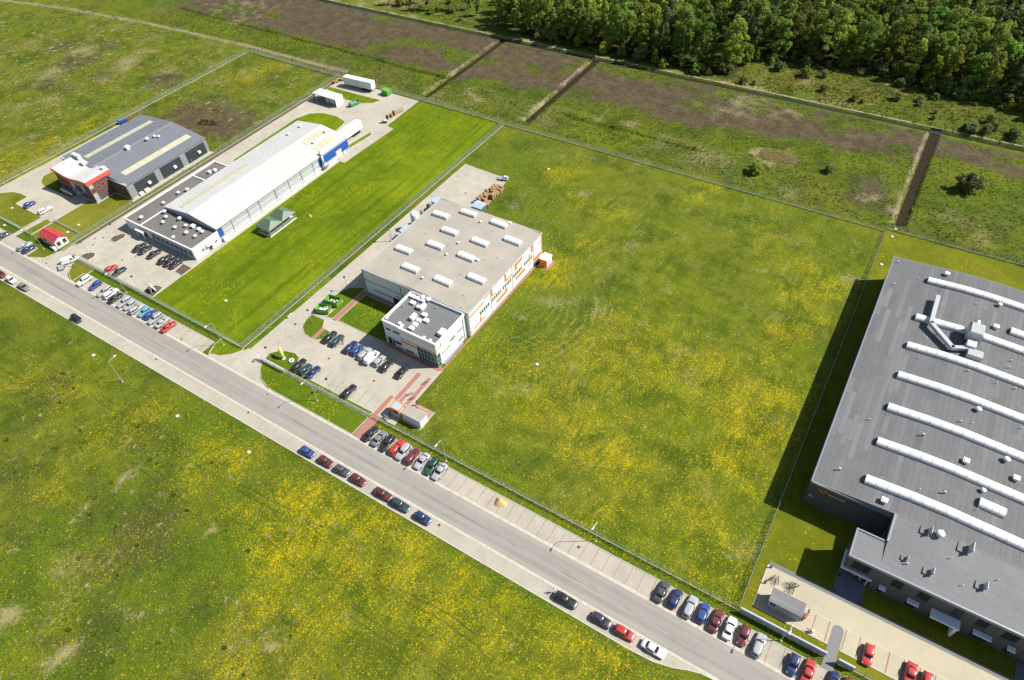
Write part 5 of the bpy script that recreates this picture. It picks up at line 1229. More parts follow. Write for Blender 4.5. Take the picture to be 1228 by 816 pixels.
for z0, z1, lst in ((.3,3.3,los+[(34.0,37.2)]),(3.4,7.25,ups)):
    xs5 = np.arange(18.75 if z0 > 3 else 23.85, 60, 2.4)
    for a in xs5:
        b = a+2.37
        segs = [(a,b)]
        for c, d in lst:
            segs = [q for s_ in segs for q in ((s_[0], min(s_[1], c-.02)), (max(s_[0], d+.02), s_[1])) if q[1]-q[0] > .15]
        for c, d in segs: at4(face_box('S',75.3,c,d,z0+.02,z1-.02,0,.035),'facade_panel',M_FAC)
for x, y, s in ((28.6,86.0,.95),(35.0,86.0,1.2),(26.6,79.1,.6),(30.5,78.6,.85),(38.5,80.4,.9),(46.3,84,.95)):   # tilted smoke vents left open
    zv = oz(x,y)+.22; k = MB().box(x-s*.75,x+s*.75,y-s*.8,y+s*.8,zv-.5,zv)
    o = at4(k,'smoke_vent',M_FELT4)
    m = MB(); m.v = [(x-s*.75,y-s*.8,zv),(x-s*.67,y-s*.8,zv),(x-s*.33,y-s*.8,zv+s*1.3),(x-s*.41,y-s*.8,zv+s*1.3),(x-s*.75,y+s*.8,zv),(x-s*.67,y+s*.8,zv),(x-s*.33,y+s*.8,zv+s*1.3),(x-s*.41,y+s*.8,zv+s*1.3)]
    m.f = [(0,1,2,3),(7,6,5,4),(0,4,5,1),(1,5,6,2),(2,6,7,3),(3,7,4,0)]
    for i, v in enumerate(m.v): m.v[i] = (v[0]+s*1.3, v[1], v[2])
    m.build('vent_flap', M_STEEL, o)
for x, y, s, kd in ((30.9,86.3,1.3,0),(31.2,87.2,.8,2),(27.4,78.4,.8,3),(33.5,83,.6,2),(36,79,.6,2),(41,83,.6,2)): cowl(roof4, x, y, oz(x,y)-.02, s, kd)
# cabin in the dark hall's car park
u = empty('cabin', (12.05,63.8,.05), 0, 'pale cabin with grey flat roof beside the bicycles', 'cabin')
MB().box(-2.8,2.8,-1.2,1.2,0,2.45).build('wall', M_GREYW, u); MB().box(-2.95,2.95,-1.4,1.45,2.45,2.62).build('roof', M_FELT4, u)
window(u,'S',-1.2,-2.6,-1.5,1.0,2.2,M_GLASS,M_WHITE,1,.08); window(u,'W',-2.8,-.7,.7,1.0,2.2,M_GLASS,M_WHITE,0,.08); window(u,'N',1.2,.3,1.3,.05,2.1,M_WHITE,M_GREY,0,.08,'door')

# ------------------------------------------------------------------ cars
def loft(secs):
    """secs: list of (x, [(y,z),...]) -> closed MB"""
    m = MB(); k = len(secs[0][1])
    for x, ring in secs: m.v += [(x,y,z) for y, z in ring]
    for i in range(len(secs)-1):
        for j in range(k):
            j2 = (j+1)%k; m.f.append((i*k+j, i*k+j2, (i+1)*k+j2, (i+1)*k+j))
    m.f.append(tuple(range(k-1,-1,-1))); m.f.append(tuple(range((len(secs)-1)*k, len(secs)*k)))
    return m
CARS = {
 # L, W, H, deck stations (x frac, z, width frac), cabin base (rear, front), roof (rear, front), roof width frac
 'hatchback': (3.95,1.70,1.47,[(-.5,.62,.86),(-.47,.88,.95),(-.2,.92,1),(.14,.93,1),(.36,.83,.97),(.47,.68,.9),(.5,.52,.8)],(-.475,.20),(-.40,.035),.76),
 'saloon':    (4.50,1.76,1.42,[(-.5,.62,.84),(-.48,.90,.92),(-.31,.95,.98),(-.05,.92,1),(.17,.91,1),(.38,.80,.96),(.475,.66,.88),(.5,.52,.78)],(-.335,.20),(-.20,.045),.74),
 'estate':    (4.60,1.76,1.46,[(-.5,.62,.86),(-.48,.90,.94),(-.2,.93,1),(.17,.91,1),(.38,.80,.96),(.475,.66,.88),(.5,.52,.78)],(-.485,.19),(-.43,.045),.75),
 'suv':       (4.50,1.84,1.66,[(-.5,.70,.88),(-.48,1.03,.95),(-.2,1.06,1),(.16,1.05,1),(.38,.97,.97),(.47,.80,.92),(.5,.58,.84)],(-.48,.21),(-.43,.055),.77),
 'van':       (5.0,1.92,1.95,[(-.5,.75,.9),(-.49,1.15,.96),(-.2,1.18,1),(.2,1.16,1),(.40,1.02,.96),(.48,.84,.9),(.5,.6,.84)],(-.495,.33),(-.485,.17),.84),
}
CARPARTS = {}
def car_parts(kind):
    if kind in CARPARTS: return CARPARTS[kind]
    L, W, H, deck, cb, cr, rw = CARS[kind]
    zb = .24
    secs = []
    for fx, z, wf in deck:
        w = W/2*wf; x = fx*L
        secs.append((x, [(-w*.93,zb+(.1 if abs(fx) > .46 else 0)),(w*.93,zb+(.1 if abs(fx) > .46 else 0)),(w,zb+.16),(w,z*.62+.1),(w*.965,z-.06),(w*.80,z),(0,z+.035),(-w*.80,z),(-w*.965,z-.06),(-w,z*.62+.1),(-w,zb+.16)]))
    body = loft(secs)
    def deckz(fx): return float(np.interp(fx, [d[0] for d in deck], [d[1] for d in deck]))
    # cabin: four rings of corners, base -> roof
    bw = W/2*.93; tw = W/2*rw
    def ring(t):
        x0 = (cb[0]+(cr[0]-cb[0])*t)*L; x1 = (cb[1]+(cr[1]-cb[1])*t)*L; w = bw+(tw-bw)*t
        z0 = deckz(cb[0])-.06; z1 = deckz(cb[1])-.05
        zz0 = z0+(H-.07-z0)*t; zz1 = z1+(H-.06-z1)*t
        return x0, x1, w, zz0, zz1
    m = MB()
    for t in (0,.5,.92):
        x0, x1, w, z0, z1 = ring(t); bow = .02*(1 if t == .5 else 0)
        xm = (x0+x1)/2
        m.v += [(x0,-w-bow,z0),(x0-.04,0,z0),(x0,w+bow,z0),(xm,w+bow+.02,(z0+z1)/2+.01),(x1,w+bow,z1),(x1+.07,0,z1),(x1,-w-bow,z1),(xm,-w-bow-.02,(z0+z1)/2+.01)]
    x0, x1, w, z0, z1 = ring(1); xm = (x0+x1)/2
    x0 += .10; x1 -= .12; w -= .07
    m.v += [(x0,-w,H-.03),(x0,0,H-.01),(x0,w,H-.03),(xm,w,H-.01),(x1,w,H-.03),(x1,0,H-.015),(x1,-w,H-.03),(xm,-w,H-.01)]
    for q in range(3):
        for i in range(8): j = (i+1)%8; m.f.append((q*8+j,q*8+i,q*8+8+i,q*8+8+j))
    m.v.append((xm,0,H+.015)); c = len(m.v)-1
    for i in range(8): j = (i+1)%8; m.f.append((24+j,24+i,c))
    n = len(body.v); body.v += m.v; body.f += [tuple(i+n for i in f) for f in m.f]
    for sx in (-1,1): body.cbox(.13*L, sx*(W/2+.08), deckz(.13)+.08, .14,.2,.13)
    P_ = {}
    me = body.mesh('body', M_PAINT, False)
    bm = bmesh.new(); bm.from_mesh(me); bmesh.ops.recalc_face_normals(bm, faces=bm.faces)
    bm.to_mesh(me); bm.free()
    tmp = bpy.data.objects.new('tmp', me); COL.objects.link(tmp)
    md = tmp.modifiers.new('s', 'SUBSURF'); md.levels = 1; md.render_levels = 1
    dg = bpy.context.evaluated_depsgraph_get(); dg.update()
    me2 = bpy.data.meshes.new_from_object(tmp.evaluated_get(dg)); me2.name = 'body'
    bpy.data.objects.remove(tmp)
    me = me2; me.polygons.foreach_set('use_smooth', [True]*len(me.polygons))
    bm = bmesh.new(); bm.from_mesh(me); tree = BVHTree.FromBMesh(bm); bm.free()
    P_['body'] = me
    def lerp(a, b, t): return a+(b-a)*t
    def pt(face, s, t, off=.018):
        """s along the face (0..1), t height (0..1) on the glasshouse"""
        x0, x1, w, z0, z1 = ring(t)
        if face == 'front': return (x1+.07*(1-abs(2*s-1))+off, (s*2-1)*w, z1+off*.5)
        if face == 'rear': return (x0-.04*(1-abs(2*s-1))-off, (1-s*2)*w, z0+off*.3)
        sg = 1 if face == 'left' else -1
        xx = lerp(x0,x1,s); bow = .02*(1-abs(2*t-1))+.02*(1-abs(2*s-1))
        return (xx, sg*(w+bow+off), lerp(z0,z1,s))
    def pane(face, s0, s1, t0, t1, nm):
        q = MB(); S4 = 4
        for t in (t0,(t0+t1)/2,t1):
            for i in range(S4+1): q.v.append(pt(face, lerp(s0,s1,i/S4), t))
        for i_, v_ in enumerate(q.v):
            hit = tree.find_nearest(Vector(v_))
            if hit[0] is not None:
                nn = hit[1] if (Vector(v_)-hit[0]).dot(hit[1]) > -.05 else -hit[1]
                q.v[i_] = tuple(hit[0]+nn*.014)
        for r in range(2):
            for i in range(S4):
                f = (r*5+i, r*5+i+1, r*5+6+i, r*5+5+i)
                q.f.append(f if face in ('front','rear','right') else f[::-1])
        return q.mesh(nm, M_CGLASS, True)
    P_['windscreen'] = pane('front',.07,.93,.16,.88,'windscreen')
    if kind != 'van': P_['rear_window'] = pane('rear',.10,.90,.22,.86,'rear_window')
    sets = ((.08,.33),(.36,.62),(.645,.90)) if kind in ('estate','suv') else (((.12,.50),(.53,.90)) if kind != 'van' else ((.72,.95),))
    P_['sides'] = [pane(f, a, b, .2, .84, 'side_window') for f in ('left','right') for a, b in sets]
    lamps = []
    for sx in (-1,1):
        fz = deck[-2][1]-.05
        lamps.append(('headlight', MB().cbox(L*.452, sx*W*.33, fz, .14,.26,.11).mesh('headlight', M_LAMPW)))
        lamps.append(('tail_light', MB().cbox(-L*.470, sx*W*.375, deck[1][1]-.16, .1,.2,.18).mesh('tail_light', M_LAMPR)))
    P_['lamps'] = lamps
    r = .31 if kind != 'suv' else .35
    t_ = MB(); t_.lathe(0,0,[(r*.6,-.1),(r*.96,-.1),(r,-.06),(r,.06),(r*.96,.1),(r*.6,.1)],14)
    t_.v = [(x,z,y) for x,y,z in t_.v]
    rm = MB(); rm.lathe(0,0,[(.02,-.105),(r*.62,-.1),(r*.62,.1),(.02,.105)],10); rm.v = [(x,z,y) for x,y,z in rm.v]
    P_['tyre'] = t_.mesh('wheel', M_RUBBER); P_['rim'] = rm.mesh('rim', M_ALLOY)
    P_['wheels'] = [(fx*L, sy*(W/2-.10), r) for fx in (-.30,.31) for sy in (-1,1)]
    CARPARTS[kind] = P_
    return P_
def car(kind, x, y, ang, colour, label, group, z=PZ, open_boot=False):
    P_ = car_parts(kind)
    r = empty('parked_car' if kind != 'van' else 'parked_van', (x,y,z), R(ang), label, 'car' if kind != 'van' else 'van', group)
    link('body', P_['body'], r).color = (*colour, 1)
    link('windscreen', P_['windscreen'], r)
    if 'rear_window' in P_: link('rear_window', P_['rear_window'], r)
    for me in P_['sides']: link('side_window', me, r)
    for nm, me in P_['lamps']: link(nm, me, r)
    for wx, wy, wr in P_['wheels']:
        o = link('wheel', P_['tyre'], r); o.location = (wx,wy,wr)
        link('rim', P_['rim'], o)
    return r
C = dict(black=(.012,.013,.015), silver=(.34,.35,.36), white=(.64,.64,.63), red=(.42,.028,.024), darkred=(.13,.018,.022), maroon=(.095,.015,.02), blue=(.018,.055,.22), navy=(.012,.025,.10), grey=(.16,.17,.18), darkgrey=(.055,.06,.068), teal=(.015,.05,.06), green=(.012,.055,.04), lightblue=(.10,.32,.42), purple=(.045,.022,.06), lilac=(.36,.37,.43), bluegrey=(.09,.11,.14))
NAMES = dict(darkred='dark red', darkgrey='dark grey', teal='dark teal', green='dark green', lightblue='light blue', purple='dark purple', lilac='pale lilac grey', bluegrey='blue grey', navy='navy blue')
ORD = ['first','second','third','fourth','fifth','sixth','seventh','eighth','ninth','tenth','eleventh','twelfth','thirteenth']
def row(cars, where, group, z=PZ, rev=False):
    n = len(cars)
    for i, (kind, x, y, ang, c) in enumerate(cars):
        k = n-1-i if rev else i
        car(kind, x, y, ang+random.uniform(-2.5,2.5), C[c], '%s %s %s' % (NAMES.get(c, c), kind if kind != 'suv' else 'tall car', where % ORD[k]), group, z)
N_, S_D = 90, -90
row([('hatchback',-87.6,44.2,0,'blue'),('hatchback',-82.3,44.4,0,'maroon'),('hatchback',-77.6,44.5,0,'darkgrey'),('hatchback',-73.0,44.5,0,'maroon'),('saloon',-66.2,44.5,0,'maroon'),('estate',-61.4,44.4,0,'teal'),('hatchback',-55.6,44.4,0,'navy')],
    'parked along the lay-by, %s in line counted from the blue hatchback', 'cars parked along the lay-by', .048)
row([('estate',-22.5,44.6,0,'black'),('hatchback',-15.2,44.7,0,'purple'),('hatchback',-10.7,44.8,0,'red'),('saloon',-5.2,44.9,0,'white')],
    'in the lay-by opposite the empty bays, %s from the person', 'cars parked along the lay-by', .048)
row([('hatchback',-210.4,44.0,0,'darkred'),('hatchback',-205.0,44.0,0,'white'),('saloon',-198.8,44.1,0,'grey'),('hatchback',-173.2,43.9,0,'black')],
    'in the lay-by across from the white hall, %s eastwards', 'cars parked along the lay-by', .048)
row([('saloon',-78.6,55.2,N_,'black'),('saloon',-76.0,55.1,N_,'grey'),('estate',-73.6,55.0,S_D,'black'),('estate',-71.0,55.2,N_,'red'),('suv',-69.0,55.0,S_D,'silver'),('estate',-66.6,55.1,N_,'darkred'),('saloon',-64.0,55.2,S_D,'lilac'),('estate',-61.4,55.2,S_D,'green'),('saloon',-59.1,55.0,S_D,'silver')],
    'in the roadside bays, %s from the red footpath', 'cars in the roadside bays')
row([('saloon',-8.0,55.1,N_,'darkgrey'),('hatchback',-5.4,55.1,N_,'navy'),('estate',-2.5,55.1,N_,'silver'),('hatchback',-.1,55.2,N_,'blue'),('saloon',2.4,55.1,N_,'darkred'),('saloon',4.9,55.1,N_,'white'),('hatchback',7.4,55.1,S_D,'darkred'),('estate',10.2,54.9,N_,'silver'),('hatchback',16.2,54.8,S_D,'navy'),('saloon',18.7,55.0,N_,'red'),('hatchback',22.7,55.4,N_,'navy'),('hatchback',24.9,55.6,N_,'darkred')],
    'in the bays beside the grey board fence, %s from the empty bays', 'cars in the roadside bays')
row([('hatchback',26.6,62.9,S_D,'red'),('saloon',33.3,63.2,S_D,'red'),('hatchback',35.8,63.2,S_D,'red')], 'in the cream car park of the dark hall, %s from the grey path', 'cars in the dark hall car park')
row([('suv',-185.3,54.5,S_D,'white'),('hatchback',-180.6,54.9,S_D,'blue'),('estate',-176.0,54.6,S_D,'silver'),('estate',-173.5,55.0,N_,'white'),('saloon',-170.8,54.5,N_,'black'),('estate',-167.1,54.7,S_D,'silver'),('hatchback',-164.5,54.6,S_D,'silver'),('estate',-161.7,54.7,N_,'silver'),('hatchback',-158.7,54.9,S_D,'lightblue'),('hatchback',-156.3,55.1,N_,'blue'),('estate',-153.9,54.8,S_D,'silver'),('saloon',-151.0,54.8,N_,'silver'),('saloon',-148.1,54.5,N_,'red')],
    'in the bays before the white hall fence, %s from the white van', 'cars in the bays before the white hall')
row([('hatchback',-183.0,61.8,N_,'red'),('saloon',-179.7,62.2,N_,'black')], 'by the fence inside the white hall car park, %s from the mulch bed', 'cars in the white hall car park')
row([('saloon',-183.9,72.4,N_,'black'),('saloon',-181.4,72.5,N_,'black'),('saloon',-177.3,72.6,N_,'black'),('estate',-172.3,72.5,N_,'black'),('saloon',-169.9,72.6,N_,'black'),('saloon',-167.6,72.8,N_,'black')],
    'against the white hall office wall, %s from its entrance', 'cars in the white hall car park')
row([('hatchback',-236.2,68.9,N_,'blue'),('estate',-228.4,69.5,N_,'white')], 'on the grey hall forecourt, %s from the grass island', 'cars on the grey hall forecourt')
row([('estate',-227.8,54.9,N_,'teal'),('estate',-216.5,55.2,N_,'silver'),('hatchback',-214.0,54.9,N_,'navy')], 'in the bays near the red roofed hut, %s from the footpath', 'cars in the bays near the hut')
row([('estate',-107.5,73.2,N_,'black'),('estate',-105.0,73.2,N_,'teal'),('estate',-100.4,73.2,N_,'navy'),('hatchback',-98.1,73.2,N_,'blue'),('estate',-95.7,73.2,N_,'silver'),('van',-93.3,73.1,N_,'white'),('hatchback',-90.9,73.2,N_,'silver'),('estate',-88.4,73.0,N_,'black'),('saloon',-83.8,73.2,N_,'black')],
    'in the row facing the office block, %s from the skips', 'cars in the skips car park')
row([('estate',-107.7,62.1,N_,'black'),('hatchback',-105.3,61.9,N_,'teal'),('saloon',-102.9,62.1,N_,'navy'),('estate',-91.1,62.0,N_,'black')],
    'by the front fence of the skips yard, %s from the white ring', 'cars in the skips car park')
car('van', -197.4, 58.0, 62, C['white'], 'white van turning in at the gate of the white hall', 'vans')

# trailers
def trailer(x, y, ang, L, label):
    r = empty('box_trailer', (x,y,PZ), R(ang), label, 'trailer', 'white box trailers')
    MB().box(-L/2,L/2,-1.25,1.25,1.15,4.0).build('box_body', M_WHITE, r)
    MB().box(-L/2+.2,L/2-.2,-.5,.5,.85,1.14).build('chassis', M_DSTEEL, r)
    for i in range(int(L/1.7)):
        for sy in (-1,1): MB().box(-L/2+.3+i*1.7,-L/2+.36+i*1.7,sy*1.25-(.03 if sy < 0 else 0),sy*1.25+(.03 if sy > 0 else 0),1.2,3.95).build('side_rib', M_WHITE, r)
    for i in range(3):
        for sy in (-1,1):
            w_ = MB(); w_.lathe(0,0,[(.3,-.18),(.5,-.18),(.52,0),(.5,.18),(.3,.18)],14); w_.v = [(a,c,b) for a,b,c in w_.v]
            o = w_.build('wheel', M_RUBBER, r); o.location = (L/2-2.0-i*1.3, sy*1.0, .52)
    for sy in (-.8,.8): MB().box(-L/2+2.3,-L/2+2.45,sy-.08,sy+.08,0,1.1).build('landing_leg', M_DSTEEL, r)
    for sy in (-1.1,1.1): MB().box(L/2,L/2+.06,sy-.15,sy+.15,.8,1.05).build('tail_light', M_LAMPR, r)
    return r
trailer(-191.0, 182.2, 4, 13.6, 'long white box trailer parked along the back fence')
trailer(-169.6, 151.6, 90, 12.0, 'white box trailer backed up to the white hall')
# carport
u = empty('carport', (-194.7,168.0,PZ), 0, 'open carport with a pale ribbed roof in the trailer yard', 'carport')
MB().box(-5.9,5.9,-2.3,2.3,3.1,3.3).build('roof', M_WHITER, u)
for x in np.arange(-5.7,5.8,.6): MB().box(x-.03,x+.03,-2.3,2.3,3.3,3.36).build('roof_rib', M_GREYW, u)
for x in (-5.6,-2.8,0,2.8,5.6): MB().box(x-.08,x+.08,-2.2,-2.04,0,3.1).build('post', M_DSTEEL, u)
MB().box(-5.8,5.8,2.1,2.25,0,3.1).build('back_wall', M_GREY, u); MB().box(5.7,5.85,-2.0,2.1,0,3.1).build('end_wall', M_CREAM, u); MB().box(-1,5.7,-.6,-.5,0,2.9).build('partition', M_CREAM, u)
# skips and containers
def skip(x, y, ang, L, W, H, mat, label, fill, lid=False, z=PZ):
    r = empty('skip' if not lid else 'lidded_container', (x,y,z), R(ang), label, 'skip' if not lid else 'container')
    def wall(a, b, nm):
        m = MB(); (ax,ay),(bx,by) = a, b; t = .88
        m.v = [(ax*t,ay,.25),(bx*t,by,.25),(bx,by*1.03,H),(ax,ay*1.03,H)]
        q = []
        for vx, vy, vz in m.v: q.append((vx*.965, vy*.95, vz))
        m.v += q; m.f = [(0,1,2,3),(7,6,5,4),(0,4,5,1),(1,5,6,2),(2,6,7,3),(3,7,4,0)]
        m.build(nm, mat, r)
    l, w_ = L/2, W/2
    for a, b in (((-l,-w_),(l,-w_)),((l,-w_),(l,w_)),((l,w_),(-l,w_)),((-l,w_),(-l,-w_))): wall(a, b, 'side_plate')
    MB().box(-l*.86,l*.86,-w_*.98,w_*.98,.2,.3).build('floor_plate', M_RUST, r)
    for sy in (-.5,.5): MB().box(-l*.8,l*.8,sy-.08,sy+.08,0,.2).build('runner', M_DSTEEL, r)
    for i in range(4):
        for sy in (-1,1): MB().box(-l*.75+i*l*.5-.04,-l*.75+i*l*.5+.04,sy*w_*1.03-.04,sy*w_*1.03+.04,.3,H).build('rib', mat, r)
    if lid:
        m = MB().prism(rect(-l*1.02,l*1.02,-w_*1.05,w_*1.05),H,H+.12); m.build('lid', mat, r); MB().box(-.05,.05,-w_*1.05,w_*1.05,H+.12,H+.2).build('lid_rib', mat, r)
    for i in range(fill):
        rr_ = random.uniform(.25,.5)
        MB().cbox(random.uniform(-l*.6,l*.6),random.uniform(-w_*.6,w_*.6),H*.62+random.uniform(-.1,.25),rr_*1.6,rr_,rr_*.5,random.uniform(0,3)).build('debris', random.choice((M_WHITE,M_GREYW,M_WOOD,M_CREAM)), r)
    return r
skip(-115.7,79.9,20,3.7,2.2,1.7,M_GREEN,'bright green open skip heaped with white rubbish',22)
skip(-115.4,83.4,8,4.2,2.3,2.0,M_GREEN,'bright green open skip with rusty inside next to the grass',7)
skip(-178.0,183.0,-8,3.4,2.2,2.0,M_GREEN,'lime green lidded container by the back fence',0,True)
skip(-184.0,170.6,75,4.4,1.7,1.3,M_DGREEN,'small dark green skip near the carport',10)
# pallets
def pallet_mesh():
    sl = MB()
    for y in np.linspace(-.35,.35,5): sl.box(-.6,.6,y-.06,y+.06,.11,.14)
    for x in (-.52,0,.52): sl.box(x-.05,x+.05,-.4,.4,.02,.11)
    return sl.mesh('pallet', M_WOOD)
PALM = pallet_mesh()
def pallet_stack(x, y, n, label, group, ang=0, z=PZ):
    r = empty('pallet_stack', (x,y,z), R(ang), label, 'pallets', group)
    for i in range(n):
        o = link('pallet', PALM, r); o.location = (random.uniform(-.05,.05),random.uniform(-.05,.05),i*.145); o.rotation_euler.z = R(random.uniform(-5,5))
for i in range(9):
    for j in range(3):
        if random.random() < .9: pallet_stack(-106.6+j*1.3+random.uniform(-.15,.15)+.12*i*.3, 140.9+i*1.15, random.randint(6,14), 'wooden pallet stack in the long pile behind the orange and white hall', 'pallet stacks behind the hall', random.uniform(-8,8))
for x, y in ((-203.4,180.4),(-202.9,181.8),(-202.4,183.2),(-203.8,182.8),(-201.6,184.0)): pallet_stack(x, y, random.randint(3,8), 'wooden pallet stack in the yard corner behind the long trailer', 'pallet stacks behind the trailer', random.uniform(-30,30))
for x, y in ((-165.7,168.4),(-165.3,170.0),(-165.2,171.6)): pallet_stack(x, y, random.randint(9,13), 'tall wooden pallet stack at the lawn edge of the trailer yard', 'pallet stacks at the lawn edge', random.uniform(-10,10))
for i in range(5):
    o = empty('timber_stake', (-164.9+i*.15,172.6+i*.75,PZ), 0, 'upright timber stake at the lawn edge of the trailer yard', 'stake', 'timber stakes at the lawn edge')
    MB().box(-.09,.09,-.09,.09,0,1.5).build('stake', M_WOOD, o); MB().box(-.3,.3,-.3,.3,0,.14).build('foot', M_WOOD, o)
u = empty('tank_trailer', (-165.0,165.6,PZ), R(35), 'small white tank on a cart at the yard edge', 'tank')
MB().box(-.9,.9,-.5,.5,.35,.5).build('bed', M_DSTEEL, u); MB().tube((-.8,0,1.0),(.8,0,1.0),.5,.5,12).build('tank', M_WHITE, u, True)
for x in (-.6,.6): MB().tube((x,-.6,.3),(x,.6,.3),.3,.3,12).build('wheel', M_RUBBER, u)
u = empty('container', (-103.7,137.2,PZ), 0, 'green container with pale blue ridged roof beside the pallets', 'container')
MB().box(-1.7,1.7,-1.6,1.6,0,2.45).build('wall', M_GAZ, u); m = MB(); m.v = [(-1.85,-1.75,2.45),(1.85,-1.75,2.45),(1.85,1.75,2.45),(-1.85,1.75,2.45),(-1.85,0,2.85),(1.85,0,2.85)]; m.f = [(0,1,5,4),(3,4,5,2),(0,4,3),(1,2,5),(3,2,1,0)]; m.build('roof', M_BLUER, u)
u = empty('site_trailer', (-106.4,155.2,PZ), R(15), 'pale flatbed trailer carrying white tanks at the yard corner', 'trailer')
MB().box(-1.7,1.7,-.8,.8,.5,.65).build('bed', M_STEEL, u)
for x in (.4,1.2): MB().lathe(x,0,[(.38,.65),(.4,1.3),(.2,1.55),(.05,1.6)],10).build('tank', M_WHITE, u, True)
for y in (-.85,.85): MB().tube((-.2,y-.1,.32),(-.2,y+.1,.32),.32,.32,12).build('wheel', M_RUBBER, u)
MB().tube((-1.7,0,.55),(-2.6,0,.5),.06).build('drawbar', M_DSTEEL, u)
u = empty('oil_drum', (-102.4,139.8,.0), 0, 'rusty orange drum between the container and the pallets', 'drum'); MB().lathe(0,0,[(.35,0),(.37,.3),(.35,.32),(.37,.62),(.35,.65),(.35,1.0),(.1,1.02)],12).build('shell', M_RUST, u, True); MB().lathe(0,0,[(.2,1.02),(.2,1.1),(.02,1.11)],8).build('lid', M_RUST, u)
u = empty('machine_trailer', (-255.3,119.0,.05), R(72), 'blue and rusty farm trailer behind the grey hall', 'trailer')
MB().box(-1.9,1.2,-.8,.8,.6,1.5).build('box_body', M_BLUE, u); MB().box(1.3,2.6,-.7,.7,.5,1.1).build('frame', M_RUST, u)
for x in (-1.2,.6):
    for y in (-.9,.9): MB().tube((x,y-.12,.4),(x,y+.12,.4),.4,.4,12).build('wheel', M_RUBBER, u)
for i in range(4): MB().cbox(-1.4+i*.7,random.uniform(-.4,.4),1.62,.5,.4,.3,random.uniform(0,3)).build('load', random.choice((M_RUST,M_STEEL)), u)
u = empty('flatbed_trailer', (-197.1,55.0,.05), R(-25), 'small grey flatbed trailer next to the white van', 'trailer')
MB().box(-1.3,1.3,-.8,.8,.45,.58).build('bed', M_STEEL, u)
for y in (-.8,.8): MB().box(-1.3,1.3,y-.03,y+.03,.58,.85).build('side_board', M_GREYW, u)
for y in (-.85,.85): MB().tube((0,y-.09,.3),(0,y+.09,.3),.3,.3,12).build('wheel', M_RUBBER, u)
MB().tube((1.3,0,.5),(2.2,0,.45),.05).build('drawbar', M_DSTEEL, u)
# loose things
u = empty('info_board', (-164.2,61.9,.13), R(-20), 'white A-shaped board on the mulch bed', 'sign')
for s in (-1,1):
    m = MB(); m.v = [(-1.0,s*.7,.1),(1.0,s*.7,.1),(1.0,s*.05,2.4),(-1.0,s*.05,2.4),(-1.0,s*.64,.1),(1.0,s*.64,.1),(1.0,s*.0,2.4),(-1.0,s*.0,2.4)]; m.f = [(0,1,2,3),(7,6,5,4),(0,4,5,1),(1,5,6,2),(2,6,7,3),(3,7,4,0)]; m.build('panel', M_WHITE, u)
    for x in (-.9,.9): MB().box(x-.05,x+.05,s*.7-.05,s*.7+.05,0,.12).build('foot', M_DSTEEL, u)
u = empty('sculpture', (-113.0,62.0,.12), R(-30), 'curved yellow horn-shaped sculpture on the round grass island', 'sculpture')
m = MB(); pts_ = [(0,.1),(.05,.9),(-.1,1.7),(-.5,2.3),(-1.1,2.7),(-1.7,2.75)]; rad = [.22,.36,.48,.5,.4,.15]
for i in range(5): m.tube((pts_[i][0],0,pts_[i][1]),(pts_[i+1][0],0,pts_[i+1][1]),rad[i],rad[i+1],10)
m.build('horn', M_YELLOW, u, True); MB().box(-.45,.45,-.45,.45,0,.2).build('base', M_WHITE, u)
u = empty('concrete_ring', (-110.7,62.4,.12), 0, 'white concrete ring on the round grass island', 'ring')
MB().torus((0,0,.2),.5,.2,'z',18,8).build('ring', M_WHITE, u, True); MB().lathe(0,0,[(.36,0),(.36,.1),(.02,.12)],12).build('cover', M_DSTEEL, u)
u = empty('bench', (-122.6,74.0,.05), R(90), 'small stone bench at the drive edge beside the mesh fence', 'bench'); MB().box(-.9,.9,-.25,.25,.35,.5).build('seat', M_CONC, u)
for x in (-.65,.65): MB().box(x-.12,x+.12,-.22,.22,0,.35).build('leg', M_CONC, u)
def heap(name, x, y, r, h, mat, label, cat, z=PZ):
    m = MB(); rs = random.Random(3); n = 18
    rings = [(1.0,0),(.86,.16),(.62,.5),(.36,.82),(.12,.98)]
    for f, q in rings:
        for i in range(n):
            t = 2*math.pi*i/n; k = r*f*(1+.16*math.sin(3*t+1)+.1*rs.uniform(-1,1)); m.v.append((k*math.cos(t)*1.15,k*math.sin(t)*.9,q*h-.02))
    for a in range(4):
        for i in range(n): j = (i+1)%n; m.f.append((a*n+i,a*n+j,(a+1)*n+j,(a+1)*n+i))
    m.f.append(tuple(range(4*n,5*n)))
    o = m.build(name, mat, None, True); o.location = (x,y,z); return tag(o, label, cat)
heap('sand_heap',-44.0,55.6,1.25,.9,M_SAND,'heap of yellow sand in the roadside bays','sand heap')
heap('sand_heap',-149.4,109.7,.6,.8,M_SAND,'little sandy mound on the bright lawn by the gazebo','mound',.02)
LID = [(-157.5,38,'rough field near the lone lamp post'),(-122.1,36.1,'rough field beyond the lay-by, opposite the skips entrance'),(-99.5,37.6,'yellow dandelion strip beyond the lay-by'),(-96.5,167.3,'far corner of the dandelion field behind the hall'),(6.9,187.5,'verge behind the dark hall fence corner'),(6.8,183.4,'lawn corner behind the dark hall'),(6.8,169.6,'lawn strip beside the dark hall'),(-56.6,92,'dandelion field east of the orange and white hall'),(-240.5,65.1,'forecourt grass of the grey hall'),(-212,70.4,'grass behind the red roofed hut fence'),(-211.7,66.3,'grass in front of the red roofed hut fence'),(-233.6,58.4,'verge before the grey hall fence'),(-142.8,69.5,'bright lawn south of the gazebo')]
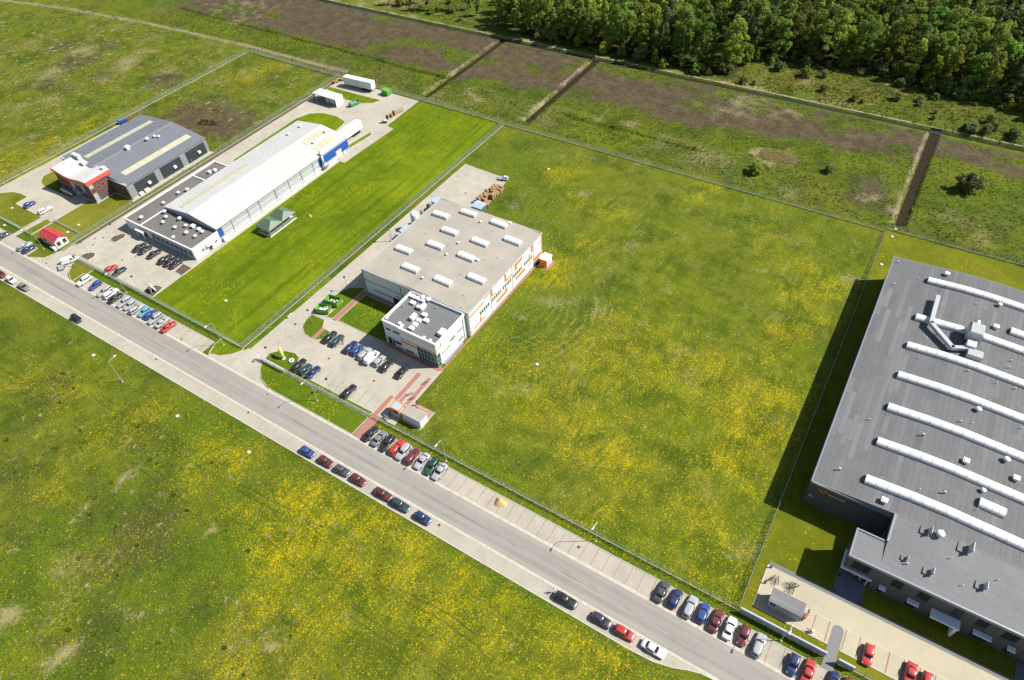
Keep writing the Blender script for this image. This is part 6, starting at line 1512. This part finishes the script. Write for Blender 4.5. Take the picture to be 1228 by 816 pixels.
for x, y, wl_ in LID:
    u = empty('well_cover', (x,y,0), R(random.uniform(0,90)), 'white concrete well cover in the '+wl_, 'well cover', 'white well covers')
    MB().lathe(0,0,[(.46,-.05),(.46,.16),(.42,.2),(.1,.21)],14).build('slab', M_CONC, u); MB().lathe(0,0,[(.2,.21),(.2,.25),(.02,.255)],10).build('lid', M_CREAM, u)
MANH = [(-141.8,53.4),(-141.8,45.4),(-184.3,66.3),(-182,69.4),(-76.8,53.4),(-76.9,45.4),(-103,67.8),(-88.3,67.8),(-108.1,51.6),(-108.1,45.4),(-120.8,149.8),(-113.1,143.1),(-200.9,68.6),(-198.7,66.4),(-203.5,53.8),(-25.5,55.2),(-52,45)]
for x, y in MANH:
    u = empty('drain_cover', (x,y,.05), 0, 'rusty square drain cover set in the paving', 'drain cover', 'drain covers in the paving')
    MB().box(-.38,.38,-.38,.38,-.05,.018).build('frame', M_CONC, u); MB().box(-.3,.3,-.3,.3,-.05,.024).build('grate', M_RUST, u)
# bollards
BOL = MB().lathe(0,0,[(.12,0),(.12,.85),(.1,.92),(.02,.94)],10).mesh('post', M_BLACK); BOB = MB().lathe(0,0,[(.22,0),(.22,.05),(.13,.06)],10).mesh('base', M_DSTEEL)
for x, y in ((7.7,66.6),(7.7,70.1),(18.9,75.0),(18.9,71.6),(23.4,71.6)):
    u = empty('bollard', (x,y,.06), 0, 'short black bollard at the dark hall terrace and car park edge', 'bollard', 'bollards by the dark hall'); link('post', BOL, u); link('base', BOB, u)
u = empty('barrier_post', (17.4,62.0,.05), 0, 'white and black barrier post at a bay line of the cream car park', 'barrier'); MB().lathe(0,0,[(.3,0),(.3,.9),(.2,1.05),(.05,1.08)],12).build('housing', M_WHITE, u); MB().cbox(-.5,-.1,.85,1.0,.1,.12).build('boom', M_BLACK, u)
for x, y, l in ((-78.3,60.5,'blue sign board lying by the gate kiosk'),):
    u = empty('sign_board', (x,y,.06), R(-8), l, 'sign'); MB().cbox(0,0,.75,1.5,.08,.5).build('panel', M_BLUER, u)
    for q in (-.6,.6): MB().box(q-.04,q+.04,-.04,.04,0,.6).build('leg', M_STEEL, u)

# ------------------------------------------------------------------ bicycles, motorcycle
def bike_parts():
    D = {}
    fr = MB(); BB = (-.02,0,.30)
    for a, b, r in (((-.5,0,.34),BB,.018),(BB,(-.18,0,.78),.02),((-.5,0,.34),(-.16,0,.72),.014),((-.16,0,.72),(.36,0,.76),.02),(BB,(.38,0,.66),.022),((.35,0,.86),(.42,0,.55),.02),((.42,0,.58),(.53,0,.34),.018)): fr.tube(a, b, r, r, 6)
    D['frame'] = fr.mesh('frame', M_DSTEEL)
    D['handlebar'] = MB().tube((.34,0,.86),(.36,0,.98),.018).tube((.36,-.28,.99),(.36,.28,.99),.018).mesh('handlebar', M_BLACK)
    D['saddle'] = MB().cbox(-.2,0,.86,.26,.13,.06).tube((-.18,0,.76),(-.2,0,.84),.015).mesh('saddle', M_BLACK)
    D['wheel'] = MB().torus((0,0,0),.32,.025,'y',20,6).mesh('wheel', M_RUBBER)
    sp = MB()
    for i in range(8): sp.tube((0,0,0),(.31*math.cos(i*.785),0,.31*math.sin(i*.785)),.006,.006,4)
    D['spokes'] = sp.mesh('spokes', M_STEEL)
    D['pedals'] = MB().tube((-.02,-.09,.30),(-.02,.09,.30),.03).cbox(.12,.12,.22,.1,.07,.03).cbox(-.16,-.12,.38,.1,.07,.03).mesh('pedals', M_BLACK)
    return D
BK = bike_parts()
def bike(x, y, ang, label, group, z=.05):
    r = empty('bicycle', (x,y,z), R(ang), label, 'bicycle', group)
    for n in ('frame','handlebar','saddle','pedals'): link(n, BK[n], r)
    for wx in (-.5,.53):
        o = link('wheel', BK['wheel'], r); o.location = (wx,0,.345); link('spokes', BK['spokes'], o)
    r.rotation_euler = (R(random.uniform(-4,4)),0,R(ang))
for x, y, a in ((8.3,67.6,60),(8.7,68.2,75),(9.2,67.6,100),(9.6,68.2,110)): bike(x, y, a, 'bicycle in the smaller cluster by the low kerb of the cream car park', 'bicycles by the kerb')
for x, y, a in ((11.4,68.1,150),(11.8,67.5,100),(12.2,68.4,70),(12.5,67.7,95),(12.0,68.9,20),(12.7,68.6,45)): bike(x, y, a, 'bicycle in the tangled cluster behind the pale cabin', 'bicycles behind the cabin')
for x, y, a, l in ((-76.9,73.4,60,'bicycle on the far end of the red strip by the orange and white hall'),(-77.8,68.9,65,'bicycle with its wheel on the short red strip north of the gate kiosk'),(-76.7,67.9,45,'bicycle standing on the red strip nearest to the gate kiosk')): bike(x, y, a, l, 'bicycles by the gate kiosk', .064)
u = empty('motorcycle', (15.7,63.9,.05), R(70), 'black and red motorcycle parked against the pale cabin', 'motorcycle')
MB().cbox(.1,0,.75,.6,.34,.28).cbox(.3,0,.9,.4,.3,.16).build('fuel_tank', M_REDP, u); MB().cbox(-.4,0,.82,.7,.3,.12).build('seat', M_BLACK, u); MB().cbox(0,0,.45,.6,.4,.35).build('engine', M_DSTEEL, u)
for wx in (-.7,.72): MB().torus((wx,0,.32),.25,.08,'y',16,8).build('wheel', M_RUBBER, u)
MB().tube((.72,.1,.32),(.45,.1,1.0),.03).tube((.72,-.1,.32),(.45,-.1,1.0),.03).build('fork', M_STEEL, u); MB().tube((.42,-.36,1.05),(.42,.36,1.05),.025).build('handlebar', M_BLACK, u); MB().cbox(.62,0,.95,.2,.3,.24).build('headlight', M_LAMPW, u); MB().tube((0,.2,.35),(-.8,.24,.42),.05).build('exhaust', M_STEEL, u)

# ------------------------------------------------------------------ people
def cloth_mat(name, shirt, legs, skin=(.42,.25,.17), shoe=(.02,.02,.02)):
    k = NT(name, .85, .2)
    sp = k.n('ShaderNodeSeparateXYZ'); k.set(sp.inputs[0], k.obj())
    c = k.ramp(k.math('DIVIDE', sp.outputs[2], 1.8), [(0,shoe),(.05,legs),(.535,shirt),(.83,skin)], 'CONSTANT')
    # forearms and hands are bare
    arm = k.math('MULTIPLY', k.math('GREATER_THAN', k.math('ABSOLUTE', sp.outputs[0]), .30), k.math('LESS_THAN', sp.outputs[2], 1.12))
    k.col(k.mix(arm, c, skin)); return k.m
def person(x, y, ang, shirt, legs, hair, label, z=.05, pose=0):
    V = [(0,0,.95),(0,0,1.12),(0,.01,1.32),(0,0,1.47),(0,-.015,1.56),(0,-.02,1.66),(0,-.01,1.76)]
    Rr = [(.155,.115),(.14,.10),(.17,.11),(.075,.07),(.055,.055),(.088,.10),(.07,.08)]
    E_ = [(0,1),(1,2),(2,3),(3,4),(4,5),(5,6)]
    def chain(root, pts):
        p = root
        for co, r in pts:
            V.append(co); Rr.append((r,r)); E_.append((p,len(V)-1)); p = len(V)-1
        return p
    sw = .12 if pose == 0 else .26
    for s in (-1,1):
        f = sw*s
        chain(0, [((s*.10,0,.88),.095),((s*.11,-.04-f*.5,.50),.065),((s*.11,.02-f,.10),.045),((s*.12,-.10-f,.04),.045),((s*.125,-.19-f,.03),.03)])
        el = (s*.33,.06+f*.3,1.12) if pose < 2 else (s*.32,-.12,1.16)
        hd = (s*.35,-.05+f*.6,.88) if pose < 2 else (s*.22,-.36,1.08)
        h = chain(2, [((s*.20,0,1.40),.062),(el,.045),(hd,.033)])
        d = Vector(hd)-Vector(el); d.normalize()
        palm = Vector(hd)+d*.07
        V.append(tuple(palm)); Rr.append((.036,.02)); E_.append((h,len(V)-1)); pi = len(V)-1
        for q, (o, ln) in enumerate(((-.03,.075),(-.01,.09),(.01,.085),(.03,.065))):
            b1_ = palm+d*.03+Vector((0,o,0)); V.append(tuple(b1_)); Rr.append((.0095,.0095)); E_.append((pi,len(V)-1))
            V.append(tuple(b1_+d*ln+Vector((-s*.02,0,0)))); Rr.append((.008,.008)); E_.append((len(V)-2,len(V)-1))
        V.append(tuple(palm+Vector((-s*.01,-.055,-.0)))); Rr.append((.011,.011)); E_.append((pi,len(V)-1))
        V.append(tuple(palm+Vector((-s*.02,-.07,0))+d*.045)); Rr.append((.009,.009)); E_.append((len(V)-2,len(V)-1))
    me_ = bpy.data.meshes.new('person'); me_.from_pydata(V, E_, [])
    me_.materials.append(cloth_mat('clothes', shirt, legs))
    o = link('person', me_)
    md = o.modifiers.new('skin', 'SKIN'); md.use_smooth_shade = True
    sv = me_.skin_vertices[0].data
    for i, r in enumerate(Rr): sv[i].radius = r
    sv[0].use_root = True
    ms = o.modifiers.new('sub', 'SUBSURF'); ms.levels = 1; ms.render_levels = 1
    hm = MB(); hm.lathe(0,.02,[(.105,1.64),(.118,1.70),(.115,1.77),(.085,1.83),(.03,1.86)],10)
    k = flat('hair', hair, .8, .2); hm.build('hair', k, o, True)
    fc = MB(); fc.cbox(0,-.118,1.665,.022,.03,.04); fc.build('nose', flat('skin',(.42,.25,.17),.7,.3), o)
    ey = MB()
    for s in (-1,1): ey.cbox(s*.035,-.108,1.695,.02,.012,.012)
    ey.build('eyes', M_BLACK, o)
    MB().cbox(0,-.106,1.625,.045,.012,.01).build('mouth', M_LAMPR, o)
    o.location = (x,y,z); o.rotation_euler = (0,0,R(ang))
    return tag(o, label, 'person')
BLK, DK, RD, WT = (.02,.02,.022), (.04,.05,.08), (.5,.03,.03), (.7,.7,.7)
person(-103.2,73.4,30,RD,DK,BLK,'person in red walking between the cars of the skips car park',.05,1)
person(-74.5,67.2,-60,BLK,BLK,BLK,'person in black at the corner of the striped red paving',.053,1)
person(-73.8,66.1,80,(.55,.12,.14),BLK,BLK,'person in black trousers and pink top on the striped red paving',.062,0)
person(20.3,76.3,-10,RD,RD,BLK,'person all in red under the dark hall entrance',.06,1)
person(21.3,76.0,40,(.6,.35,.33),BLK,(.1,.06,.03),'person in a pinkish top under the dark hall entrance',.06,0)
person(22.1,75.7,-60,(.25,.6,.2),DK,BLK,'person in a light green top under the dark hall entrance',.06,0)
person(22.7,76.2,-120,WT,BLK,BLK,'person in a white top under the dark hall entrance',.06,0)
person(-25.2,44.8,90,WT,BLK,BLK,'person bending at the back of the black estate in the lay-by',.048,2)
person(-194.9,57.2,20,(.75,.42,.03),(.05,.06,.12),BLK,'worker in an orange vest on the grass by the white van',.12,2)
person(15.9,64.9,120,(.5,.3,.25),BLK,BLK,'person standing beside the motorcycle at the cabin end',.05,0)
person(-78.0,61.3,0,DK,BLK,BLK,'person in dark clothes in front of the gate kiosk window',.051,0)

# ------------------------------------------------------------------ trees and shrubs
def leaf_mat(name, c0, c1, c2, trans=.35):
    k = NT(name, .7, .25)
    oi = k.n('ShaderNodeObjectInfo')
    t = k.attr('tone')
    c = k.ramp(t, [(0,c0),(.5,c1),(1,c2)])
    hs = k.n('ShaderNodeHueSaturation'); k.set(hs.inputs['Color'], c)
    k.set(hs.inputs['Hue'], k.rng(oi.outputs['Random'],0,1,.475,.53)); k.set(hs.inputs['Value'], k.rng(k.math('FRACT', k.math('MULTIPLY', oi.outputs['Random'], 7.13)),0,1,.75,1.55)); hs.inputs['Saturation'].default_value = 1.0
    k.col(hs.outputs[0])
    tr = k.n('ShaderNodeBsdfTranslucent'); k.set(tr.inputs[0], hs.outputs[0])
    mx = k.n('ShaderNodeMixShader'); mx.inputs[0].default_value = trans
    out = k.t.nodes['Material Output']
    k.t.links.new(k.b.outputs[0], mx.inputs[1]); k.t.links.new(tr.outputs[0], mx.inputs[2]); k.t.links.new(mx.outputs[0], out.inputs[0])
    return k.m
M_BIRCH = leaf_mat('birch_leaves', (.16,.22,.030), (.26,.33,.05), (.38,.43,.09), .55)
M_ALDER = leaf_mat('alder_leaves', (.10,.15,.022), (.18,.25,.038), (.28,.335,.06), .55)
M_PINE = leaf_mat('pine_needles', (.055,.08,.022), (.10,.135,.038), (.165,.195,.06), .4)
M_WILLOW = leaf_mat('willow_leaves', (.10,.12,.035), (.17,.195,.06), (.25,.265,.10), .45)
M_BRIGHT = leaf_mat('young_leaves', (.15,.21,.012), (.24,.31,.02), (.34,.39,.04), .5)
M_BARK = flat('dark_bark', (.075,.06,.045), .95, .1, 0, .3, 4)
def birch_bark():
    k = NT('birch_bark', .8, .2)
    n_ = k.noise(3, 3, .6, k.scaled(k.pos(), 1, 1, 3)); k.col(k.ramp(n_, [(.4,(.08,.07,.06)),(.52,(.5,.48,.44))])); return k.m
M_BBARK = birch_bark()
def crown_data(h, rad, z0, nclump, per, leaf, shape, seed):
    g = np.random.default_rng(seed)
    # clump centres inside the envelope
    cs = []
    while len(cs) < nclump:
        t = g.random(); a = g.random()*2*np.pi
        if shape == 'birch': env = (np.sin(np.pi*min(1, t*.92+.06))**.7)*(1-.35*t)
        elif shape == 'pine': env = (1-t)**.75*.95+.08
        elif shape == 'round': env = np.sqrt(max(0, 1-(2*t-1)**2))
        else: env = (np.sin(np.pi*(t*.85+.12)))**.6
        rr = env*rad*(.25+.75*np.sqrt(g.random()))
        lob = 1+.25*np.sin(3*a+seed)*g.random()
        cs.append((rr*lob*np.cos(a), rr*lob*np.sin(a), z0+(h-z0)*t))
    cs = np.array(cs)
    cr = rad*(.20+.20*g.random(nclump))
    n = nclump*per
    ci = np.repeat(np.arange(nclump), per)
    d = g.normal(size=(n,3)); d /= np.linalg.norm(d, axis=1)[:,None]
    d[:,2] = np.where(d[:,2] < -.3, d[:,2]*.5, d[:,2])
    r = cr[ci]*(.55+.5*g.random(n))
    p = cs[ci]+d*r[:,None]*np.array([1,1,.85])
    nrm = d+g.normal(size=(n,3))*.55+np.array([0,0,.35]); nrm /= np.linalg.norm(nrm, axis=1)[:,None]
    t1 = np.cross(nrm, g.normal(size=(n,3))); t1 /= np.linalg.norm(t1, axis=1)[:,None]
    t2 = np.cross(nrm, t1)
    s = leaf*(.6+.8*g.random(n))
    a = t1*s[:,None]*.5; b = t2*s[:,None]*.38
    V = np.stack([p-a, p-b, p+a, p+b], 1).reshape(-1,3)
    F = np.arange(4*n).reshape(-1,4)
    tone = np.clip(.5+.22*g.normal(size=n)+.25*(g.random(nclump)-.5)[ci], 0, 1)
    return V, F, np.repeat(tone, 4)
def crown_mesh(name, mat, *args):
    V, F, t = crown_data(*args)
    me_ = np_mesh(name, V, F, mat)
    a = me_.attributes.new('tone','FLOAT','POINT'); a.data.foreach_set('value', t.astype(np.float32)); return me_
def trunk_mesh(h, r, limbs, seed, mat, rad):
    g = random.Random(seed); m = MB(); p = Vector((0,0,-.2)); n = 5; pts_ = [p]
    for i in range(n): p = p+Vector((g.uniform(-.18,.18),g.uniform(-.18,.18),h*.88/n)); pts_.append(p)
    for i in range(n): m.tube(pts_[i],pts_[i+1],r*(1-i/n*.8),r*(1-(i+1)/n*.8),7,False)
    for i in range(limbs):
        k = g.randint(1,n-1); q = pts_[k]; a = g.uniform(0,6.28); L = rad*g.uniform(.5,.85)
        m.tube(q, q+Vector((math.cos(a)*L,math.sin(a)*L,L*g.uniform(.4,.9))), r*.32, r*.08, 5, False)
    return m.mesh('trunk', mat, True)
TREES = {}
def tree_kind(key, h, rad, z0f, ncl, per, leaf, shape, lmat, bmat, seed, r=.16, limbs=7):
    TREES[key] = (crown_mesh('crown', lmat, h, rad, h*z0f, ncl, per, leaf, shape, seed), trunk_mesh(h, r, limbs, seed, bmat, rad))
for i in range(4): tree_kind(('birch',i), 14+i*.8, 2.4+.2*i, .20, 52, 80, .46, 'birch', M_BIRCH, M_BBARK, 20+i)
for i in range(4): tree_kind(('alder',i), 12.5+i*.9, 3.1+.25*i, .14, 58, 82, .48, 'oval', M_ALDER, M_BARK, 40+i)
for i in range(3): tree_kind(('pine',i), 14.5+i*1.2, 2.5+.2*i, .22, 48, 82, .42, 'pine', M_PINE, M_BARK, 60+i)
for i in range(2): tree_kind(('young',i), 8+i*1.5, 2.2, .08, 42, 66, .42, 'oval', M_BRIGHT, M_BARK, 80+i, .1)
for i in range(3): tree_kind(('shrub',i), 3.0+.5*i, 2.0+.3*i, .04, 34, 110, .36, 'round', M_WILLOW if i != 1 else M_ALDER, M_BARK, 100+i, .08, 9)
LAB = dict(birch='slender light green birch with pale trunk in the wood beyond the canal', alder='broad mid green leafy tree in the wood beyond the canal', pine='dark narrow evergreen tree in the wood beyond the canal', young='bright yellow-green young tree in the wood beyond the canal')
def plant(key, x, y, s, label, cat, group, nm):
    cm, tm = TREES[key]
    r = empty(nm, (x,y,0), random.uniform(0,6.28), label, cat, group); r.scale = (s*random.uniform(.92,1.08),)*2+(s*random.uniform(.92,1.12),)
    c = link('crown', cm, r); t = link('trunk', tm, r)
    return r
def edge_y(x):
    return float(np.interp(x, [-175,-165,-157,-134,-103,-83,-68,-62,-40,-20,-3,19,32,60,110], [262,254,252.5,253.5,254,255,257,273,282,287,281,278,277,276,276]))
pts = []
tr = random.Random(21)
tries = 0
while tries < 60000 and len(pts) < 900:
    tries += 1
    x = tr.uniform(-175, 105); y = tr.uniform(250, 425)
    if y < edge_y(x)+tr.uniform(0,5): continue
    if y > edge_y(x)+8 and vnoise(np.array([x]), np.array([y]), 11, 31)[0] < .22: continue
    # only the part of the wood the photo can plausibly see
    top = np.interp(x, [-190,-152,-84,22,105], [300,318,350,402,425])
    if y > top: continue
    dmin = 4.6 if y < edge_y(x)+14 else 6.0
    if any((x-a)**2+(y-b)**2 < dmin*dmin for a, b in pts): continue
    pts.append((x, y))
pts.sort(key=lambda p: p[1]-edge_y(p[0])+max(0, p[0]-40)*1.5+max(0,-158-p[0])*2)
near, far = pts[:285], pts[285:]
def kind_for(x, y):
    d = y-edge_y(x); q = tr.random(); n_ = float(vnoise(np.array([x]), np.array([y]), 26, 9)[0])
    if d < 7 and q < .16: return 'young'
    if x < -100: return 'birch' if q < .72 else 'alder'
    if n_ > .58: return 'pine' if q < .6 else 'alder'
    return 'alder' if q < .55 else ('birch' if q < .85 else 'pine')
for x, y in near:
    k = kind_for(x, y); i = tr.randrange({'birch':4,'alder':4,'pine':3,'young':2}[k])
    plant((k,i), x, y, tr.uniform(.85,1.28), LAB[k], 'tree', k+' trees in the wood', k+'_tree' if k != 'young' else 'young_tree')
# the rest of the wood reads as one mass
Vs, Fs, Ts = [], [], []
base = [crown_data(13.5+i, 2.9, 3.2, 30, 26, .62, sh, 200+i) for i, sh in enumerate(('oval','birch','pine','oval'))]
off = 0
for x, y in far:
    V, F, t = base[tr.randrange(4)]; a = tr.uniform(0,6.28); s = tr.uniform(.85,1.15)
    c_, s_ = math.cos(a)*s, math.sin(a)*s
    W_ = np.stack([V[:,0]*c_-V[:,1]*s_+x, V[:,0]*s_+V[:,1]*c_+y, V[:,2]*s], 1)
    Vs.append(W_); Fs.append(F+off); Ts.append(t*.8+tr.uniform(-.1,.15)); off += len(V)
if Vs:
    me_ = np_mesh('distant_wood', np.concatenate(Vs), np.concatenate(Fs), M_ALDER)
    a = me_.attributes.new('tone','FLOAT','POINT'); a.data.foreach_set('value', np.concatenate(Ts).astype(np.float32))
    tag(link('distant_wood', me_), 'dense green wood stretching away behind the front trees', 'wood', kind='stuff')
# single bushes on the moor edge
for x, y, s, i, l in ((-37,196.5,.95,1,'round green bush on the verge behind the dandelion field'),(-17,208.1,.75,0,'grey-green bush on the moor edge north of the dandelion field'),(21.8,217,1.35,2,'dark isolated bush east of the wide ditch'),(-31.2,282.5,1.0,1,'rounded bush at the wood edge in the clearing'),(-18.7,286.8,1.15,0,'wide rounded bush at the wood edge in the clearing'),(-150.5,252.2,.8,0,'bush on the canal bank below the birches'),(-8,265,.8,0,'pale bush in the middle of the clearing')):
    plant(('shrub',i), x, y, s, l, 'bush', 'single bushes', 'bush')
sr = random.Random(77)
for q in range(70):
    x = sr.uniform(-165, 60); y = edge_y(x)+sr.uniform(-3.5, 2.5)
    if y < canal_y(x)+4: continue
    plant(('shrub',sr.randrange(3)) if q % 3 else ('young',sr.randrange(2)), x, y, sr.uniform(.5,1.15) if q % 3 else sr.uniform(.4,.75), 'ragged undergrowth bush along the front edge of the wood', 'bush', 'undergrowth at the wood edge', 'undergrowth_bush')
n = 0
while n < 46:
    x = sr.uniform(-235, 45); y = sr.uniform(252, 300)
    if x < -172: ok = 252 < y < 292
    elif x > -62: ok = canal_y(x)+4 < y < edge_y(x)-1
    else: ok = False
    if not ok: continue
    n += 1
    plant(('shrub',sr.randrange(3)), x, y, sr.uniform(.35,1.0), 'willow scrub bush scattered in the rough clearing beyond the canal', 'bush', 'scrub bushes beyond the canal', 'scrub_bush')
for x, y, s in ((-214,258,.8),(-205,262,.9),(-196,266,.8),(-188,262,.7),(-181,270,.85),(-176,262,.7),(-222,262,.7),(-232,256,.6)):
    plant(('birch',sr.randrange(4)), x, y, s, 'thin birch standing in open scrub west of the wood', 'tree', 'scattered birches west of the wood', 'birch_tree')

# ------------------------------------------------------------------ tussocks: real blades over the rough ground
def tuft_mat():
    k = NT('tussock_blades', .9, .1); t = k.attr('tone'); q = k.attr('straw')
    trn = k.n('ShaderNodeBsdfTranslucent')
    g_ = k.ramp(t, [(0,(.075,.10,.012)),(.5,(.14,.165,.018)),(1,(.23,.22,.045))]); s_ = k.ramp(t, [(0,(.28,.25,.09)),(1,(.52,.47,.22))])
    cc = k.mix(q, g_, s_); k.col(cc); k.set(trn.inputs[0], cc)
    mx = k.n('ShaderNodeMixShader'); mx.inputs[0].default_value = .5; out = k.t.nodes['Material Output']
    k.t.links.new(k.b.outputs[0], mx.inputs[1]); k.t.links.new(trn.outputs[0], mx.inputs[2]); k.t.links.new(mx.outputs[0], out.inputs[0]); return k.m
def tufts(name, n, box, wfun, hgt, wid, label, seed, nb=6, straw=None, over=3):
    g = np.random.default_rng(seed)
    x = g.uniform(box[0],box[1],n*over); y = g.uniform(box[2],box[3],n*over)
    mk = masks(x, y); pr = wfun(x, y, mk); keep = g.random(len(x)) < pr
    x, y = x[keep][:n], y[keep][:n]; mk = {k: v[keep][:n] for k, v in mk.items()}; n = len(x)
    z = ground_z(x, y)
    st = (g.random(n) < np.clip(mk['dry']*.8+.03,0,.9)).astype(float); tone = np.clip(.45+.25*g.normal(size=n),0,1)
    if straw is not None: st[:] = straw
    h = hgt*(.5+g.random(n)); w_ = wid*(.6+.8*g.random(n))
    ang = g.random((n,nb))*2*np.pi; lean = (.3+.6*g.random((n,nb)))
    rad0 = .25 if nb < 10 else .75*np.sqrt(g.random((n,nb)))
    cx = x[:,None]+np.cos(ang)*w_[:,None]*rad0; cy = y[:,None]+np.sin(ang)*w_[:,None]*rad0*.8
    tx = cx+np.cos(ang)*w_[:,None]*(lean-.2 if nb < 10 else lean*.35)+(0 if nb < 10 else -.2); ty = cy+np.sin(ang)*w_[:,None]*(lean-.2 if nb < 10 else lean*.35)
    wb = .32 if nb < 10 else .16
    px, py = -np.sin(ang)*w_[:,None]*wb, np.cos(ang)*w_[:,None]*wb
    Z0 = np.repeat((z-.03)[:,None],nb,1); Z1 = (z+h)[:,None]*np.ones((1,nb))*(.7+.3*g.random((n,nb)))
    V = np.stack([np.stack([cx+px,cy+py,Z0],-1),np.stack([cx-px,cy-py,Z0],-1),np.stack([tx,ty,Z1],-1)],2).reshape(-1,3)
    F = np.arange(len(V)).reshape(-1,3)
    me_ = np_mesh(name, V, F, M_TUFT)
    for nm, v in (('tone',tone),('straw',st)):
        a = me_.attributes.new(nm,'FLOAT','POINT'); a.data.foreach_set('value', np.repeat(v, nb*3).astype(np.float32))
    tag(link(name, me_), label, 'grass', kind='stuff')
M_TUFT = tuft_mat()
tufts('grass_tussocks', 14000, (-190,40,-30,42), lambda x,y,m: np.clip(.12+.6*m['dark']+.5*m['dry'],0,1)*vnoise(x,y,3,5), .13, .42, 'rough grass tussocks in the field south of the road', 1)
tufts('grass_tussocks', 22000, (-400,-206,62,186), lambda x,y,m: np.where((x<-259.5)|((y>123)&(x>-257)), np.clip(.25+.6*m['dry'],0,1),0)*vnoise(x,y,4,6), .15, .55, 'straw coloured tussocks in the western pasture', 2)
tufts('grass_tussocks', 11000, (-330,45,187,204), lambda x,y,m: (.3+.5*m['lush'])*vnoise(x,y,4,7)*(1-np.clip(m['sand'],0,1)), .2, .5, 'rough verge tussocks behind the plots', 3)
tufts('reed_tussocks', 16000, (-240,50,251,288), lambda x,y,m: (.4+.5*m['dry'])*vnoise(x,y,4,8), .3, .6, 'pale rough grass in the clearing beyond the canal', 4)
tufts('reed_tussocks', 900, (-39.5,-26,205.5,212.5), lambda x,y,m: np.clip(1.2-((x+33)/7)**2-((y-209)/3.4)**2,0,1), .35, .7, 'patch of tall straw coloured reeds on the moor edge', 5, 14, 1.0)

tufts('straw_clumps', 260, (-175,30,-30,38), lambda x,y,m: np.clip(.15+.9*vnoise(x,y,14,15)**2,0,1), .10, .85, 'bleached straw clumps dotted over the field south of the road', 6, 46, 1.0)
tufts('straw_clumps', 620, (-400,-206,64,184), lambda x,y,m: np.where((x<-260)|((y>140)&(x>-257)),.2+.7*vnoise(x,y,18,16),0), .12, 1.3, 'bleached straw clumps in the western pasture', 7, 46, 1.0)
tufts('straw_clumps', 300, (-230,45,252,290), lambda x,y,m: np.where((x<-172)|(x>-62),.7,0)*vnoise(x,y,10,17), .14, 1.2, 'bleached straw clumps in the clearing beyond the canal', 8, 46, 1.0, 6)
tufts('weed_clumps', 80, (-175,10,-30,36), lambda x,y,m: np.clip(.1+.9*m['dark'],0,1), .35, .5, 'dark weeds standing up in the field south of the road', 9, 40, 0.0, 6)
tufts('moor_grass', 9000, (-335,45,205,246), lambda x,y,m: np.clip(m['lush']*1.3-.2-.55*m['soil'],0,1), .16, .45, 'bright grass patches on the peat moor', 10, 6, 0.0, 6)
